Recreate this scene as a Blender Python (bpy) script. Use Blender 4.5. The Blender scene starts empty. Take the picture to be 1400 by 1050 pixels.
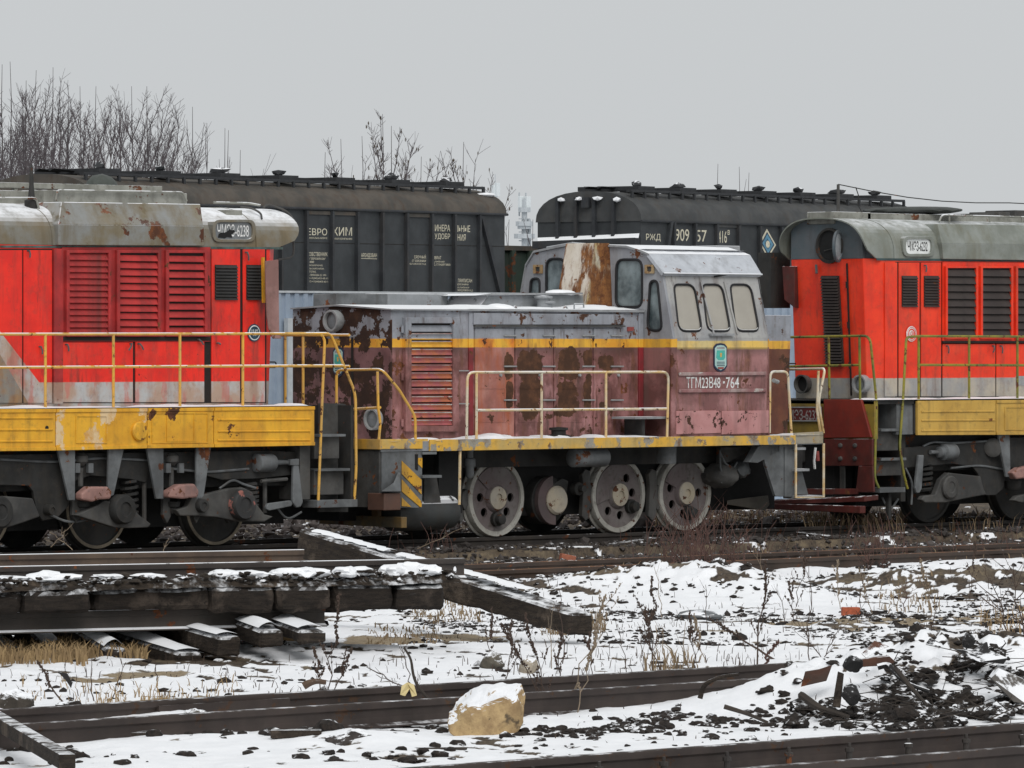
import bpy, bmesh, math, random
import numpy as np
from mathutils import Vector, Matrix, geometry as mgeo, noise as mnoise
random.seed(7); rng = np.random.default_rng(7)
S = bpy.context.scene
COL = S.collection
R = math.radians
V = Vector

# ------------------------------------------------------------------ camera
THETA = R(45.5)                     # angle between the view and the railway line (+X)
FPX = 8000.0                        # focal length in pixels of the 1400 px wide picture
CAM_H = 2.6                         # eye height above the rail heads
FWD_H = V((math.cos(THETA), math.sin(THETA), 0))
CAM = V((-80*FWD_H.x, -80*FWD_H.y, CAM_H))
PITCH = math.atan(52/FPX)
FWD = V((FWD_H.x*math.cos(PITCH), FWD_H.y*math.cos(PITCH), -math.sin(PITCH)))
RGT = V((math.sin(THETA), -math.cos(THETA), 0))
UP = RGT.cross(FWD)
cam = bpy.data.cameras.new('camera'); camo = bpy.data.objects.new('camera', cam); COL.objects.link(camo)
cam.sensor_width = 36; cam.lens = FPX/1400*36
cam.clip_start = 1; cam.clip_end = 3000
camo.location = CAM; camo.rotation_euler = FWD.to_track_quat('-Z', 'Y').to_euler()
S.camera = camo

# ------------------------------------------------------------------ overcast sky and veiled sun
SUN_EL, SUN_AZ = R(44), R(238)
SKY_L = (0.500, 0.518, 0.530)
w = bpy.data.worlds.new('World'); S.world = w; w.use_nodes = True
wn, wl = w.node_tree.nodes, w.node_tree.links
bg = wn['Background']; bg.inputs['Strength'].default_value = 0.1
sky = wn.new('ShaderNodeTexSky'); sky.sky_type = 'NISHITA'; sky.sun_disc = False
sky.sun_elevation = SUN_EL; sky.sun_rotation = R(90) - SUN_AZ; sky.air_density = 1.0; sky.dust_density = 4.0
hsv = wn.new('ShaderNodeHueSaturation'); hsv.inputs['Saturation'].default_value = 0.15
wl.new(sky.outputs[0], hsv.inputs['Color'])
mx = wn.new('ShaderNodeMix'); mx.data_type = 'RGBA'; mx.inputs[0].default_value = 0.95
wl.new(hsv.outputs[0], mx.inputs[6]); mx.inputs[7].default_value = (SKY_L[0]*10, SKY_L[1]*10, SKY_L[2]*10, 1)
wl.new(mx.outputs[2], bg.inputs['Color'])
sd = bpy.data.lights.new('sun', 'SUN'); sd.energy = 1.5; sd.angle = R(40); sd.color = (1, 0.975, 0.95)
so = bpy.data.objects.new('sun', sd); COL.objects.link(so)
sdir = V((math.cos(SUN_AZ)*math.cos(SUN_EL), math.sin(SUN_AZ)*math.cos(SUN_EL), math.sin(SUN_EL)))
so.rotation_euler = (-sdir).to_track_quat('-Z', 'Y').to_euler()
S.view_settings.view_transform = 'Standard'; S.view_settings.look = 'None'
S.view_settings.exposure = 0.25; S.view_settings.gamma = 1.0; S.view_settings.use_curve_mapping = False

# ------------------------------------------------------------------ surveying: where a sight line meets a known plane
def ray(px, py): return FWD + RGT*((px-700)/FPX) + UP*((525-py)/FPX)
def onY(px, py, Y): d = ray(px, py); return CAM + d*((Y-CAM.y)/d.y)
def onX(px, py, X): d = ray(px, py); return CAM + d*((X-CAM.x)/d.x)
def onZ(px, py, Z): d = ray(px, py); return CAM + d*((Z-CAM.z)/d.z)
def onP(px, py, p0, n): d = ray(px, py); return CAM + d*((p0-CAM).dot(n)/d.dot(n))
def onD(px, py, dep): return CAM + ray(px, py)*dep

# ------------------------------------------------------------------ meshes
ORG = {}
def org(o): return ORG.get(o.name, V((0, 0, 0)))
def thing(name, label, cat, loc, group=None):
    o = bpy.data.objects.new(name, None); COL.objects.link(o); o.empty_display_size = .2
    o.location = loc; ORG[o.name] = V(loc); o['label'] = label; o['category'] = cat
    if group: o['group'] = group
    return o
def tag(o, label, cat, group=None, kind=None):
    o['label'] = label; o['category'] = cat
    if group: o['group'] = group
    if kind: o['kind'] = kind
    return o

class MB:
    def __init__(s): s.v = []; s.f = []
    def add(s, vs, fs):
        b = len(s.v); s.v += [tuple(p) for p in vs]; s.f += [tuple(b+i for i in f) for f in fs]; return s
    def box(s, x0, x1, y0, y1, z0, z1):
        vs = [(x, y, z) for x in (x0, x1) for y in (y0, y1) for z in (z0, z1)]
        return s.add(vs, [(0, 1, 3, 2), (4, 6, 7, 5), (0, 4, 5, 1), (2, 3, 7, 6), (0, 2, 6, 4), (1, 5, 7, 3)])
    def hexa(s, a, b):                   # two quads of corners, same order
        return s.add(list(a)+list(b), [(0, 1, 2, 3), (7, 6, 5, 4), (0, 4, 5, 1), (1, 5, 6, 2), (2, 6, 7, 3), (3, 7, 4, 0)])
    def prism(s, pts, off):              # polygon of 3D points pushed along off
        off = V(off); n = len(pts)
        vs = [V(p) for p in pts] + [V(p)+off for p in pts]
        fs = [(i, (i+1) % n, n+(i+1) % n, n+i) for i in range(n)]
        fs += [tuple(range(n-1, -1, -1)), tuple(range(n, 2*n))]
        return s.add(vs, fs)
    def holed(s, outer, holes, off):     # plate with openings, pushed along off
        off = V(off); loops = [[V(p) for p in outer]] + [[V(p) for p in h] for h in holes]
        tri = mgeo.tessellate_polygon(loops); flat = [p for l in loops for p in l]; n = len(flat)
        fs = [tuple(t) for t in tri] + [tuple(n+i for i in reversed(t)) for t in tri]; b = 0
        for l in loops:
            m = len(l); fs += [(b+i, b+(i+1) % m, n+b+(i+1) % m, n+b+i) for i in range(m)]; b += m
        return s.add(flat+[p+off for p in flat], fs)
    def tube(s, pts, r, n=6, cap=True, r2=None):
        pts = [V(p) for p in pts]; m = len(pts); rings = []; prev = None
        for i, p in enumerate(pts):
            t = (pts[min(i+1, m-1)] - pts[max(i-1, 0)]).normalized()
            a = t.orthogonal().normalized() if prev is None else (prev - t*prev.dot(t)).normalized()
            prev = a; c = t.cross(a); rr = r if r2 is None else r+(r2-r)*i/max(1, m-1)
            rings.append([p+(a*math.cos(2*math.pi*k/n)+c*math.sin(2*math.pi*k/n))*rr for k in range(n)])
        fs = [(i*n+k, i*n+(k+1) % n, (i+1)*n+(k+1) % n, (i+1)*n+k) for i in range(m-1) for k in range(n)]
        if cap: fs += [tuple(range(n-1, -1, -1)), tuple((m-1)*n+k for k in range(n))]
        return s.add([p for q in rings for p in q], fs)
    def cyl(s, p0, p1, r0, r1=None, n=20):
        r1 = r0 if r1 is None else r1; return s.lathe(p0, V(p1)-V(p0), [(r0, 0), (r1, (V(p1)-V(p0)).length)], n)
    def lathe(s, o, ax, prof, n=24, cap=True):   # prof: (radius, distance along the axis)
        o = V(o); ax = V(ax).normalized(); a = ax.orthogonal().normalized(); b = ax.cross(a); vs = []
        for r, h in prof: vs += [o+ax*h+(a*math.cos(2*math.pi*k/n)+b*math.sin(2*math.pi*k/n))*r for k in range(n)]
        m = len(prof); fs = [(i*n+k, i*n+(k+1) % n, (i+1)*n+(k+1) % n, (i+1)*n+k) for i in range(m-1) for k in range(n)]
        if cap: fs += [tuple(range(n-1, -1, -1)), tuple((m-1)*n+k for k in range(n))]
        return s.add(vs, fs)
    def loft(s, secs, cap=True, closed=True):
        n = len(secs[0]); vs = [p for q in secs for p in q]; kk = n if closed else n-1
        fs = [(i*n+k, i*n+(k+1) % n, (i+1)*n+(k+1) % n, (i+1)*n+k) for i in range(len(secs)-1) for k in range(kk)]
        if cap: fs += [tuple(range(n-1, -1, -1)), tuple((len(secs)-1)*n+k for k in range(n))]
        return s.add(vs, fs)
    def lump(s, c, rx, ry, rz, sub=1, j=.25, rnd=random):
        base = ICO[sub]; c = V(c); ph = [rnd.uniform(0, 6.3) for _ in range(3)]; az = rnd.uniform(0, 6.3); ca, sa = math.cos(az), math.sin(az)
        vs = []
        if sub >= 2 and j >= .35:                      # crumbly clod
            o_ = V((rnd.uniform(-50, 50), rnd.uniform(-50, 50), rnd.uniform(-50, 50)))
            for x, y, z in base[0]:
                p = V((x, y, z)); k = 1+j*(mnoise.fractal(p*1.3+o_, .8, 2.1, 4)*1.0-.35*abs(mnoise.noise(p*3.1+o_)))
                x2, y2 = x*rx*k, y*ry*k; vs.append((c.x+x2*ca-y2*sa, c.y+x2*sa+y2*ca, c.z+z*rz*k))
            return s.add(vs, base[1])
        for x, y, z in base[0]:
            k = 1+j*(math.sin(3*x+ph[0])+math.sin(4*y+ph[1])+math.sin(3.5*z+ph[2]))/2+rnd.uniform(-j, j)*.4
            x2, y2 = x*rx*k, y*ry*k; vs.append((c.x+x2*ca-y2*sa, c.y+x2*sa+y2*ca, c.z+z*rz*k))
        return s.add(vs, base[1])
    def build(s, name, m, parent=None, bevel=0, smooth=False, fix=True, loc=None):
        me = bpy.data.meshes.new(name); o_ = org(parent) if parent else (V(loc) if loc is not None else V((0, 0, 0)))
        me.from_pydata([(p[0]-o_.x, p[1]-o_.y, p[2]-o_.z) for p in s.v], [], s.f)
        if fix:
            bm = bmesh.new(); bm.from_mesh(me); bmesh.ops.recalc_face_normals(bm, faces=bm.faces); bm.to_mesh(me); bm.free()
        if smooth: me.shade_smooth(); me.set_sharp_from_angle(angle=R(38))
        me.materials.append(m); o = bpy.data.objects.new(name, me); COL.objects.link(o)
        if parent: o.parent = parent; ORG[o.name] = o_
        else: o.location = o_; ORG[o.name] = V(o_)
        if bevel:
            b = o.modifiers.new('edge', 'BEVEL'); b.width = bevel; b.segments = 2; b.limit_method = 'ANGLE'; b.angle_limit = R(40)
        return o
def ico(sub):
    bm = bmesh.new(); bmesh.ops.create_icosphere(bm, subdivisions=sub, radius=1); bm.verts.ensure_lookup_table()
    r = ([tuple(v.co) for v in bm.verts], [tuple(v.index for v in f.verts) for f in bm.faces]); bm.free(); return r
ICO = {k: ico(k) for k in (1, 2, 3, 4)}
def rough_block(a, b, name, m, parent, amp=.012, cuts=7, freq=5):
    bm = bmesh.new(); vs = [bm.verts.new(V(p)-org(parent)) for p in list(a)+list(b)]
    for f in ((0, 1, 2, 3), (7, 6, 5, 4), (0, 4, 5, 1), (1, 5, 6, 2), (2, 6, 7, 3), (3, 7, 4, 0)): bm.faces.new([vs[i] for i in f])
    bmesh.ops.recalc_face_normals(bm, faces=bm.faces); bmesh.ops.bevel(bm, geom=list(bm.edges), offset=amp*1.6, segments=1, affect='EDGES')
    bmesh.ops.subdivide_edges(bm, edges=[e for e in bm.edges if e.calc_length() > amp*6], cuts=cuts, use_grid_fill=True); bm.normal_update()
    for v in bm.verts:
        p = v.co*freq; v.co += v.normal*amp*(mnoise.fractal(p, .8, 2.1, 4)*1.3-.9*max(0, mnoise.noise(p*.45+V((7, 3, 1)))))
    me = bpy.data.meshes.new(name); bm.to_mesh(me); bm.free(); me.materials.append(m); me.shade_smooth(); me.set_sharp_from_angle(angle=R(35))
    o = bpy.data.objects.new(name, me); COL.objects.link(o); o.parent = parent; ORG[o.name] = org(parent); return o
def rep(o, off, parent=None):            # a sibling that shares the mesh
    c = o.copy(); COL.objects.link(c); c.parent = parent or o.parent; c.location = V(o.location)+V(off)
    ORG[c.name] = org(o); return c
def fillet(pts, r, n=4):                 # round the corners of an open polyline
    pts = [V(p) for p in pts]; out = [pts[0]]
    for a, b, c in zip(pts, pts[1:], pts[2:]):
        d1 = (a-b); d2 = (c-b); k = min(r, d1.length*.45, d2.length*.45); p = b+d1.normalized()*k; q = b+d2.normalized()*k
        for i in range(n+1):
            t = i/n; out.append(p*(1-t)**2+b*2*t*(1-t)+q*t*t)
    return out+[pts[-1]]
def roundpoly(pts, r, n=4):              # rounded closed polygon
    pts = [V(p) for p in pts]; m = len(pts); out = []; rs = r if isinstance(r, (list, tuple)) else [r]*m
    for i in range(m):
        a, b, c = pts[i-1], pts[i], pts[(i+1) % m]; d1, d2 = a-b, c-b; k = min(rs[i], d1.length*.49, d2.length*.49)
        p = b+d1.normalized()*k; q = b+d2.normalized()*k
        for j in range(n+1):
            t = j/n; out.append(p*(1-t)**2+b*2*t*(1-t)+q*t*t)
    return out
def text(name, txt, p_ll, u, v, m, parent, off=0.004, space=1.0, bold=.006):
    cu = bpy.data.curves.new('lettering', 'FONT'); cu.body = txt; cu.resolution_u = 3; cu.space_character = space; cu.align_x = 'LEFT'; cu.offset = bold
    t = bpy.data.objects.new('lettering', cu); COL.objects.link(t)
    dg = bpy.context.evaluated_depsgraph_get(); dg.update()
    me = bpy.data.meshes.new_from_object(t.evaluated_get(dg)); bpy.data.objects.remove(t)
    co = np.array([x.co[:] for x in me.vertices]).reshape(-1, 3)
    if not len(co): return None
    lo, hi = co.min(0), co.max(0); u, v, p = V(u), V(v), V(p_ll); nrm = u.cross(v).normalized(); o_ = org(parent)
    for x in me.vertices:
        a = (x.co.x-lo[0])/(hi[0]-lo[0]); b = (x.co.y-lo[1])/max(1e-6, hi[1]-lo[1])
        x.co = p+u*a+v*b+nrm*off-o_
    me.materials.clear(); me.materials.append(m); me.name = name
    o = bpy.data.objects.new(name, me); COL.objects.link(o); o.parent = parent; ORG[o.name] = o_
    return o

# ------------------------------------------------------------------ materials
def lin(c): return tuple((x/12.92 if x <= .04045 else ((x+.055)/1.055)**2.4) for x in [k/255 for k in c])
class M:
    def __init__(s, name, rough=.6, metal=0, spec=.35):
        s.m = bpy.data.materials.new(name); s.m.use_nodes = True; s.t = s.m.node_tree; s.b = s.t.nodes['Principled BSDF']
        s.b.inputs['Roughness'].default_value = rough; s.b.inputs['Metallic'].default_value = metal; s.b.inputs['Specular IOR Level'].default_value = spec
        s._tc = None
    def nd(s, t, **k):
        n = s.t.nodes.new(t)
        for a, b in k.items(): setattr(n, a, b)
        return n
    def put(s, sock, v):
        if isinstance(v, bpy.types.NodeSocket): s.t.links.new(v, sock)
        elif isinstance(v, (tuple, list)) and len(v) == 3 and sock.type == 'RGBA': sock.default_value = (*v, 1)
        else: sock.default_value = v
    def co(s, kind='Object'):
        if s._tc is None: s._tc = s.nd('ShaderNodeTexCoord')
        return s._tc.outputs[kind]
    def xyz(s):
        n = s.nd('ShaderNodeSeparateXYZ'); s.put(n.inputs[0], s.co()); return n.outputs
    def math(s, op, a, b=0.0, clamp=False):
        n = s.nd('ShaderNodeMath', operation=op, use_clamp=clamp); s.put(n.inputs[0], a); s.put(n.inputs[1], b); return n.outputs[0]
    def noise(s, scale, detail=6, rough=.6, stretch=None, dist=0.0, loc=(0, 0, 0)):
        vec = s.co()
        if stretch or loc != (0, 0, 0):
            mp = s.nd('ShaderNodeMapping'); s.put(mp.inputs[0], vec); mp.inputs['Scale'].default_value = stretch or (1, 1, 1); mp.inputs['Location'].default_value = loc; vec = mp.outputs[0]
        n = s.nd('ShaderNodeTexNoise'); s.put(n.inputs['Vector'], vec); n.inputs['Scale'].default_value = scale
        n.inputs['Detail'].default_value = detail; n.inputs['Roughness'].default_value = rough; n.inputs['Distortion'].default_value = dist
        return n.outputs[0]
    def ss(s, v, a, b, lo=0.0, hi=1.0):
        n = s.nd('ShaderNodeMapRange', interpolation_type='SMOOTHSTEP'); s.put(n.inputs['Value'], v)
        n.inputs['From Min'].default_value = a; n.inputs['From Max'].default_value = b; n.inputs['To Min'].default_value = lo; n.inputs['To Max'].default_value = hi
        return n.outputs[0]
    def mix(s, f, a, b):
        n = s.nd('ShaderNodeMix', data_type='RGBA'); s.put(n.inputs[0], f); s.put(n.inputs[6], a); s.put(n.inputs[7], b); return n.outputs[2]
    def bump(s, h, strength=.3, dist=.01):
        n = s.nd('ShaderNodeBump'); s.put(n.inputs['Height'], h); n.inputs['Strength'].default_value = strength; n.inputs['Distance'].default_value = dist
        s.t.links.new(n.outputs[0], s.b.inputs['Normal'])
    def color(s, c): s.put(s.b.inputs['Base Color'], c)
    def rough(s, c): s.put(s.b.inputs['Roughness'], c)
    def nz(s):
        g = s.nd('ShaderNodeNewGeometry'); n = s.nd('ShaderNodeSeparateXYZ'); s.put(n.inputs[0], g.outputs['True Normal']); return n.outputs[2]
    def snow(s, c, amt=.5, scale=5, lo=.45, soft=.08, w=.3):
        up = s.ss(s.nz(), lo, lo+w); n = s.noise(scale, 5, .65, loc=(3, 1, 7)); f = s.math('MULTIPLY', up, s.ss(n, .62-amt*.4, .62+soft-amt*.4))
        return s.mix(f, c, (.84, .855, .88)), f
    def blob(s, x, z, cx, cz, rx, rz, nz, amp=2.0):
        a = s.math('DIVIDE', s.math('SUBTRACT', x, cx), rx); b = s.math('DIVIDE', s.math('SUBTRACT', z, cz), rz)
        a = s.math('POWER', s.math('ABSOLUTE', a), 3); b = s.math('POWER', s.math('ABSOLUTE', b), 3)
        d = s.math('ADD', s.math('ADD', a, b), s.math('MULTIPLY', s.math('SUBTRACT', nz, .5), amp*2))
        return s.ss(d, 1.0, .93)
RUST = (.075, .03, .016); RUST2 = (.19, .065, .022); DIRT = (.055, .045, .035)
def weathered(name, c1, c2=None, rust=.0, rscale=3, dirt=.4, rough=.55, snow=0, streak=.35, bands=None, blobs=None, spec=.35, chips=.0, side=None, rustc=(RUST, RUST2), metal=0, dirtc=DIRT, slo=.45, soft=.08, sw=.3):
    """Aged paint: two tones, vertical grime streaks, peeled rust patches, optional height bands and settled snow."""
    k = M(name, rough, metal, spec); c2 = c2 or tuple(x*.75 for x in c1)
    n1 = k.noise(2.2, 7, .62); n2 = k.noise(9, 6, .65, loc=(5, 2, 1))
    c = k.mix(k.ss(n1, .35, .65), c1, c2)
    x, y, z = k.xyz()
    if bands:                              # (height below which this paint shows, colour, second colour)
        zz = k.math('ADD', z, k.math('MULTIPLY', k.math('SUBTRACT', n2, .5), .018))
        for zb, b1, b2 in bands:
            c = k.mix(k.ss(zz, zb+.006, zb-.006), c, k.mix(k.ss(n1, .38, .62), b1, b2))
    if side: c = side(k, c, x, z, n1, n2)
    st = k.noise(5, 5, .6, stretch=(1.0, 1.0, .12)); c = k.mix(k.math('MULTIPLY', k.ss(st, .48, .72), streak), c, dirtc)
    c = k.mix(k.math('MULTIPLY', k.ss(n2, .5, .75), dirt), c, dirtc)
    sp_ = k.ss(k.noise(38, 4, .7, loc=(3, 3, 9)), .64, .74); c = k.mix(k.math('MULTIPLY', sp_, min(1, dirt*1.4)), c, tuple(q*.5 for q in dirtc))
    rm = None
    rn = k.noise(rscale, 10, .66, loc=(1.7, 9, 4)); rb_ = k.noise(6, 8, .66, loc=(3, 1, 2)) if blobs else None
    if rust > 0: rm = k.ss(rn, .66-rust*.3, .675-rust*.3)
    if chips > 0:
        ch = k.ss(k.noise(14, 4, .7, loc=(7, 7, 3)), .72-chips*.12, .735-chips*.12); rm = ch if rm is None else k.math('MAXIMUM', rm, ch)
    if blobs:
        for bx, bz, brx, brz in blobs:
            m_ = k.blob(x, z, bx, bz, brx, brz, rb_); rm = m_ if rm is None else k.math('MAXIMUM', rm, m_)
    h = k.math('MULTIPLY', n2, .25)
    if rm is not None:
        rc = k.mix(k.ss(k.noise(6, 8, .7, loc=(2, 8, 6)), .42, .68), rustc[0], rustc[1]); c = k.mix(rm, c, rc)
        h = k.math('SUBTRACT', h, k.math('MULTIPLY', rm, .6)); k.rough(k.math('ADD', k.math('MULTIPLY', rm, .3), rough))
    if snow: c, f = k.snow(c, snow, lo=slo, soft=soft, w=sw)
    k.color(c); k.bump(h, .35, .006); return k.m
def plain(name, c, rough=.6, spec=.35, var=.3, scale=8, snow=0, metal=0, bump=.2, c2=None):
    k = M(name, rough, metal, spec); n = k.noise(scale, 7, .65)
    cc = k.mix(k.ss(n, .3, .7), c, c2 or tuple(q*(1-var) for q in c))
    if snow: cc, f = k.snow(cc, snow)
    k.color(cc); k.bump(n, bump, .01); return k.m
# ================================================================== setting: ground
_LC = {}
def _lat(seed, n=256):
    if seed not in _LC: _LC[seed] = np.random.default_rng(seed).random((n, n)).astype(np.float32)
    return _LC[seed]
def vnoise(x, y, seed):
    L_ = _lat(seed); n = L_.shape[0]; xi = np.floor(x).astype(int); yi = np.floor(y).astype(int); fx = x-xi; fy = y-yi
    fx = fx*fx*(3-2*fx); fy = fy*fy*(3-2*fy); g = lambda a, b: L_[a % n, b % n]
    return (g(xi, yi)*(1-fx)+g(xi+1, yi)*fx)*(1-fy)+(g(xi, yi+1)*(1-fx)+g(xi+1, yi+1)*fx)*fy
def fbm(x, y, s, o=4, seed=1, gain=.5):
    t = 0; a = 1; w_ = 0
    for i in range(o): t = t+a*vnoise(x*s*2**i+17.3*i, y*s*2**i+5.1*i, seed+i); w_ += a; a *= gain
    return t/w_
def line_y(X, Y0, X0, ang): return Y0+(X-X0)*math.tan(ang)
GA = -.24
def gxy(px, py, z=-.2): p = onZ(px, py, z); return p.x, p.y
# mounds: (x, y, radius along X, radius along Y, height)
def mnd(px, py, rx, ry, h): x, y = gxy(px, py); return (x, y, rx, ry, h)
MOUNDS = [mnd(1240, 962, 1.1, 1.5, .40), mnd(1380, 955, .9, 1.8, .36), mnd(1110, 968, .6, .8, .09), mnd(960, 812, .9, 2.2, .30), mnd(1345, 806, 1.2, 2.0, .26), mnd(1180, 805, 1.0, 2.0, .10), mnd(790, 812, 1.2, 2.6, .14),
          mnd(130, 905, 2.6, 1.5, .05), mnd(350, 890, 1.4, 1.6, .05), mnd(480, 1015, .5, .6, .08), mnd(270, 985, .5, .5, .10), mnd(60, 985, .5, .6, .10)]
RAILA = (onZ(700, 928.5, -.05).x, onZ(700, 928.5, -.05).y); RAILB = (onZ(700, 948, -.05).x, onZ(700, 948, -.05).y)
RAILC = (onZ(1150, 1006, -.05).x, onZ(1150, 1006, -.05).y); RAILM = (onZ(1015, 757, -.09).x, onZ(1015, 757, -.09).y)
ANG_N = R(1.5); ANG_M = R(2.0)
def ground_z(x, y):
    z = GA+.10*(fbm(x, y, .35, 3, 11)-.5)+.07*(fbm(x, y, 1.3, 3, 21)-.5)+.035*(fbm(x, y, 5, 3, 31)-.5)
    for mx_, my_, rx, ry, h in MOUNDS:
        d = ((x-mx_)/rx)**2+((y-my_)/ry)**2; z = z+h*np.exp(-d*1.3)*(.55+.5*fbm(x, y, 2.2, 3, 41)+.45*fbm(x, y, 6.5, 3, 47))
    ya = RAILA[1]+(x-RAILA[0])*math.tan(ANG_N); yb = RAILB[1]+(x-RAILB[0])*math.tan(ANG_N); yc = RAILC[1]+(x-RAILC[0])*math.tan(ANG_N)
    inn = np.clip(np.minimum(ya-y, y-yb)/.25, 0, 1); z = z-inn*.06           # trough inside the near track
    near = np.exp(-((y-yc)/.35)**2); z = z-near*.05
    z = np.where(y > -1.6, np.maximum(z*.4, -.2)-.03, z)                       # ballast bed of the engine track
    return z
def ground_snow(x, y):
    """1 = snow lies, 0 = bare earth and cinders"""
    big = fbm(x, y, .5, 4, 61, .6); mid = fbm(x*.8, y*.55, 2.4, 4, 71, .65); fine = fbm(x*1.0, y*.5, 9, 3, 81, .6)
    n = .25*big+.45*mid+.30*fine
    t = np.full_like(x, .342)
    yc_ = y
    band = np.clip((y+25)/8, 0, 1)                  # farther, rougher ground shows more earth
    t = t+.085*band
    bal = np.clip((y+3.5)/1.2, 0, 1); t = t+.20*bal; t = t-.05*np.clip((y-9)/4, 0, 1)  # cinders along the engine track
    for mx_, my_, rx, ry, h in MOUNDS[:7]: t = t+(.02 if ry > 1.9 else .07)*np.exp(-(((x-mx_)/rx)**2+((y-my_)/ry)**2))*(h > .1)
    return np.clip((n-t)/.022, 0, 1)
# fine patch round the view, coarse land beyond it
u0, u1, w0, w1 = 34.0, 104.0, -10.8, 10.8
nu, nw = 820, 540
uu = u0+(u1-u0)*(np.linspace(0, 1, nu)**1.25); ww = np.linspace(w0, w1, nw)
U_, W_ = np.meshgrid(uu, ww, indexing='ij')
GX = CAM.x+U_*FWD_H.x+W_*RGT.x; GY = CAM.y+U_*FWD_H.y+W_*RGT.y
sn = ground_snow(GX, GY)
sand = np.zeros_like(sn)                   # bare patches of pale sand where the snow has been scraped off
for px_, py_, w_, d_ in ((1065, 848, .22, .5), (1090, 850, .3, .4), (1155, 847, .25, .6), (1205, 848, .25, .5), (1240, 850, .3, .5), (1300, 847, .55, .6), (1370, 850, .5, .5), (980, 862, .3, .4), (1180, 858, .2, .3), (245, 952, .5, .35), (300, 949, .4, .3), (520, 872, .5, .5), (470, 880, .3, .3), (630, 868, .5, .5), (130, 925, .25, .3), (200, 918, .35, .3), (700, 790, .5, .8), (880, 782, .4, .8)):
    x_, y_ = gxy(px_, py_); q_ = ((GX-x_)*RGT.x+(GY-y_)*RGT.y)/w_, ((GX-x_)*FWD_H.x+(GY-y_)*FWD_H.y)/(d_*1.6)
    sand = np.maximum(sand, np.clip(1.6-(q_[0]**2+q_[1]**2)-2.4*(fbm(GX, GY, 3, 3, 131)-.35), 0, 1))
sn = np.minimum(sn, 1-np.clip(sand*1.6-.2, 0, 1))
edge = np.minimum.reduce([(U_-u0)/1.5, (u1-U_)/1.5, (W_-w0)/1.5, (w1-W_)/1.5]).clip(0, 1)
GZ = ground_z(GX, GY)+sn*.022+(1-sn)*.03*(fbm(GX, GY, 11, 2, 91)-.5)
GZ = -.42+(GZ+.42)*edge
co = np.stack([GX, GY, GZ], -1).reshape(-1, 3)
ii = np.arange(nu*nw).reshape(nu, nw); q = np.stack([ii[:-1, :-1], ii[:-1, 1:], ii[1:, 1:], ii[1:, :-1]], -1).reshape(-1, 4)
me = bpy.data.meshes.new('ground'); me.vertices.add(len(co)); me.vertices.foreach_set('co', co.astype(np.float32).ravel())
me.loops.add(q.size); me.loops.foreach_set('vertex_index', q.ravel().astype(np.int32)); me.polygons.add(len(q))
me.polygons.foreach_set('loop_start', np.arange(0, q.size, 4, dtype=np.int32)); me.polygons.foreach_set('loop_total', np.full(len(q), 4, np.int32)); me.update(calc_edges=True); me.validate()
if me.polygons[0].normal.z < 0: me.flip_normals()
at = me.attributes.new('snow', 'FLOAT', 'POINT'); at.data.foreach_set('value', sn.astype(np.float32).ravel()); at = me.attributes.new('sand', 'FLOAT', 'POINT'); at.data.foreach_set('value', sand.astype(np.float32).ravel()); me.shade_smooth()
k = M('snowy_ground', .75, 0, .25); a_ = k.nd('ShaderNodeAttribute', attribute_name='snow')
n1 = k.noise(1.2, 5, .6); n2 = k.noise(18, 6, .7); n3 = k.noise(6, 5, .65, loc=(4, 4, 4))
earth = k.mix(k.ss(n2, .35, .65), (.035, .028, .022), (.10, .075, .052)); earth = k.mix(k.ss(n1, .48, .6), earth, k.mix(k.ss(n2, .4, .6), (.16, .125, .08), (.09, .07, .05)))
snowc = k.mix(k.ss(n3, .3, .7), (.87, .88, .90), (.83, .845, .87))
f = k.ss(k.math('ADD', a_.outputs['Fac'], k.math('MULTIPLY', k.math('SUBTRACT', n2, .5), 1.3)), .30, .66)
tan_ = k.nd('ShaderNodeAttribute', attribute_name='sand'); earth = k.mix(k.ss(tan_.outputs['Fac'], .3, .6), earth, k.mix(k.ss(n2, .35, .65), (.30, .24, .16), (.20, .155, .10))); k.color(k.mix(f, earth, snowc)); k.bump(k.math('ADD', k.math('MULTIPLY', n2, .7), n3), .5, .02)
M_GROUND = k.m; me.materials.append(M_GROUND)
g = bpy.data.objects.new('ground', me); COL.objects.link(g); g['kind'] = 'structure'
GZL = GZ.tolist()
def gz(x, y):                            # height of the ground sheet under a point
    dx, dy = x-CAM.x, y-CAM.y; u = dx*FWD_H.x+dy*FWD_H.y; w_ = dx*RGT.x+dy*RGT.y
    i = max(0.0, min(1.0, (u-u0)/(u1-u0)))**.8*(nu-1); j = max(0.0, min(1.0, (w_-w0)/(w1-w0)))*(nw-1)
    a, b = min(nu-2, int(i)), min(nw-2, int(j)); i -= a; j -= b
    return (GZL[a][b]*(1-i)+GZL[a+1][b]*i)*(1-j)+(GZL[a][b+1]*(1-i)+GZL[a+1][b+1]*i)*j
land = MB(); s_ = 40
for i in range(-8, 22):
    for j in range(-8, 22): land.add([(i*s_, j*s_, -.45), ((i+1)*s_, j*s_, -.45), ((i+1)*s_, (j+1)*s_, -.45), (i*s_, (j+1)*s_, -.45)], [(0, 1, 2, 3)])
k = M('far_snow_field', .8, 0, .2); n = k.noise(.5, 6, .65); k.color(k.mix(k.ss(n, .55, .62), (.78, .8, .83), (.09, .075, .06))); 
o = land.build('terrain', k.m); o['kind'] = 'structure'
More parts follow.
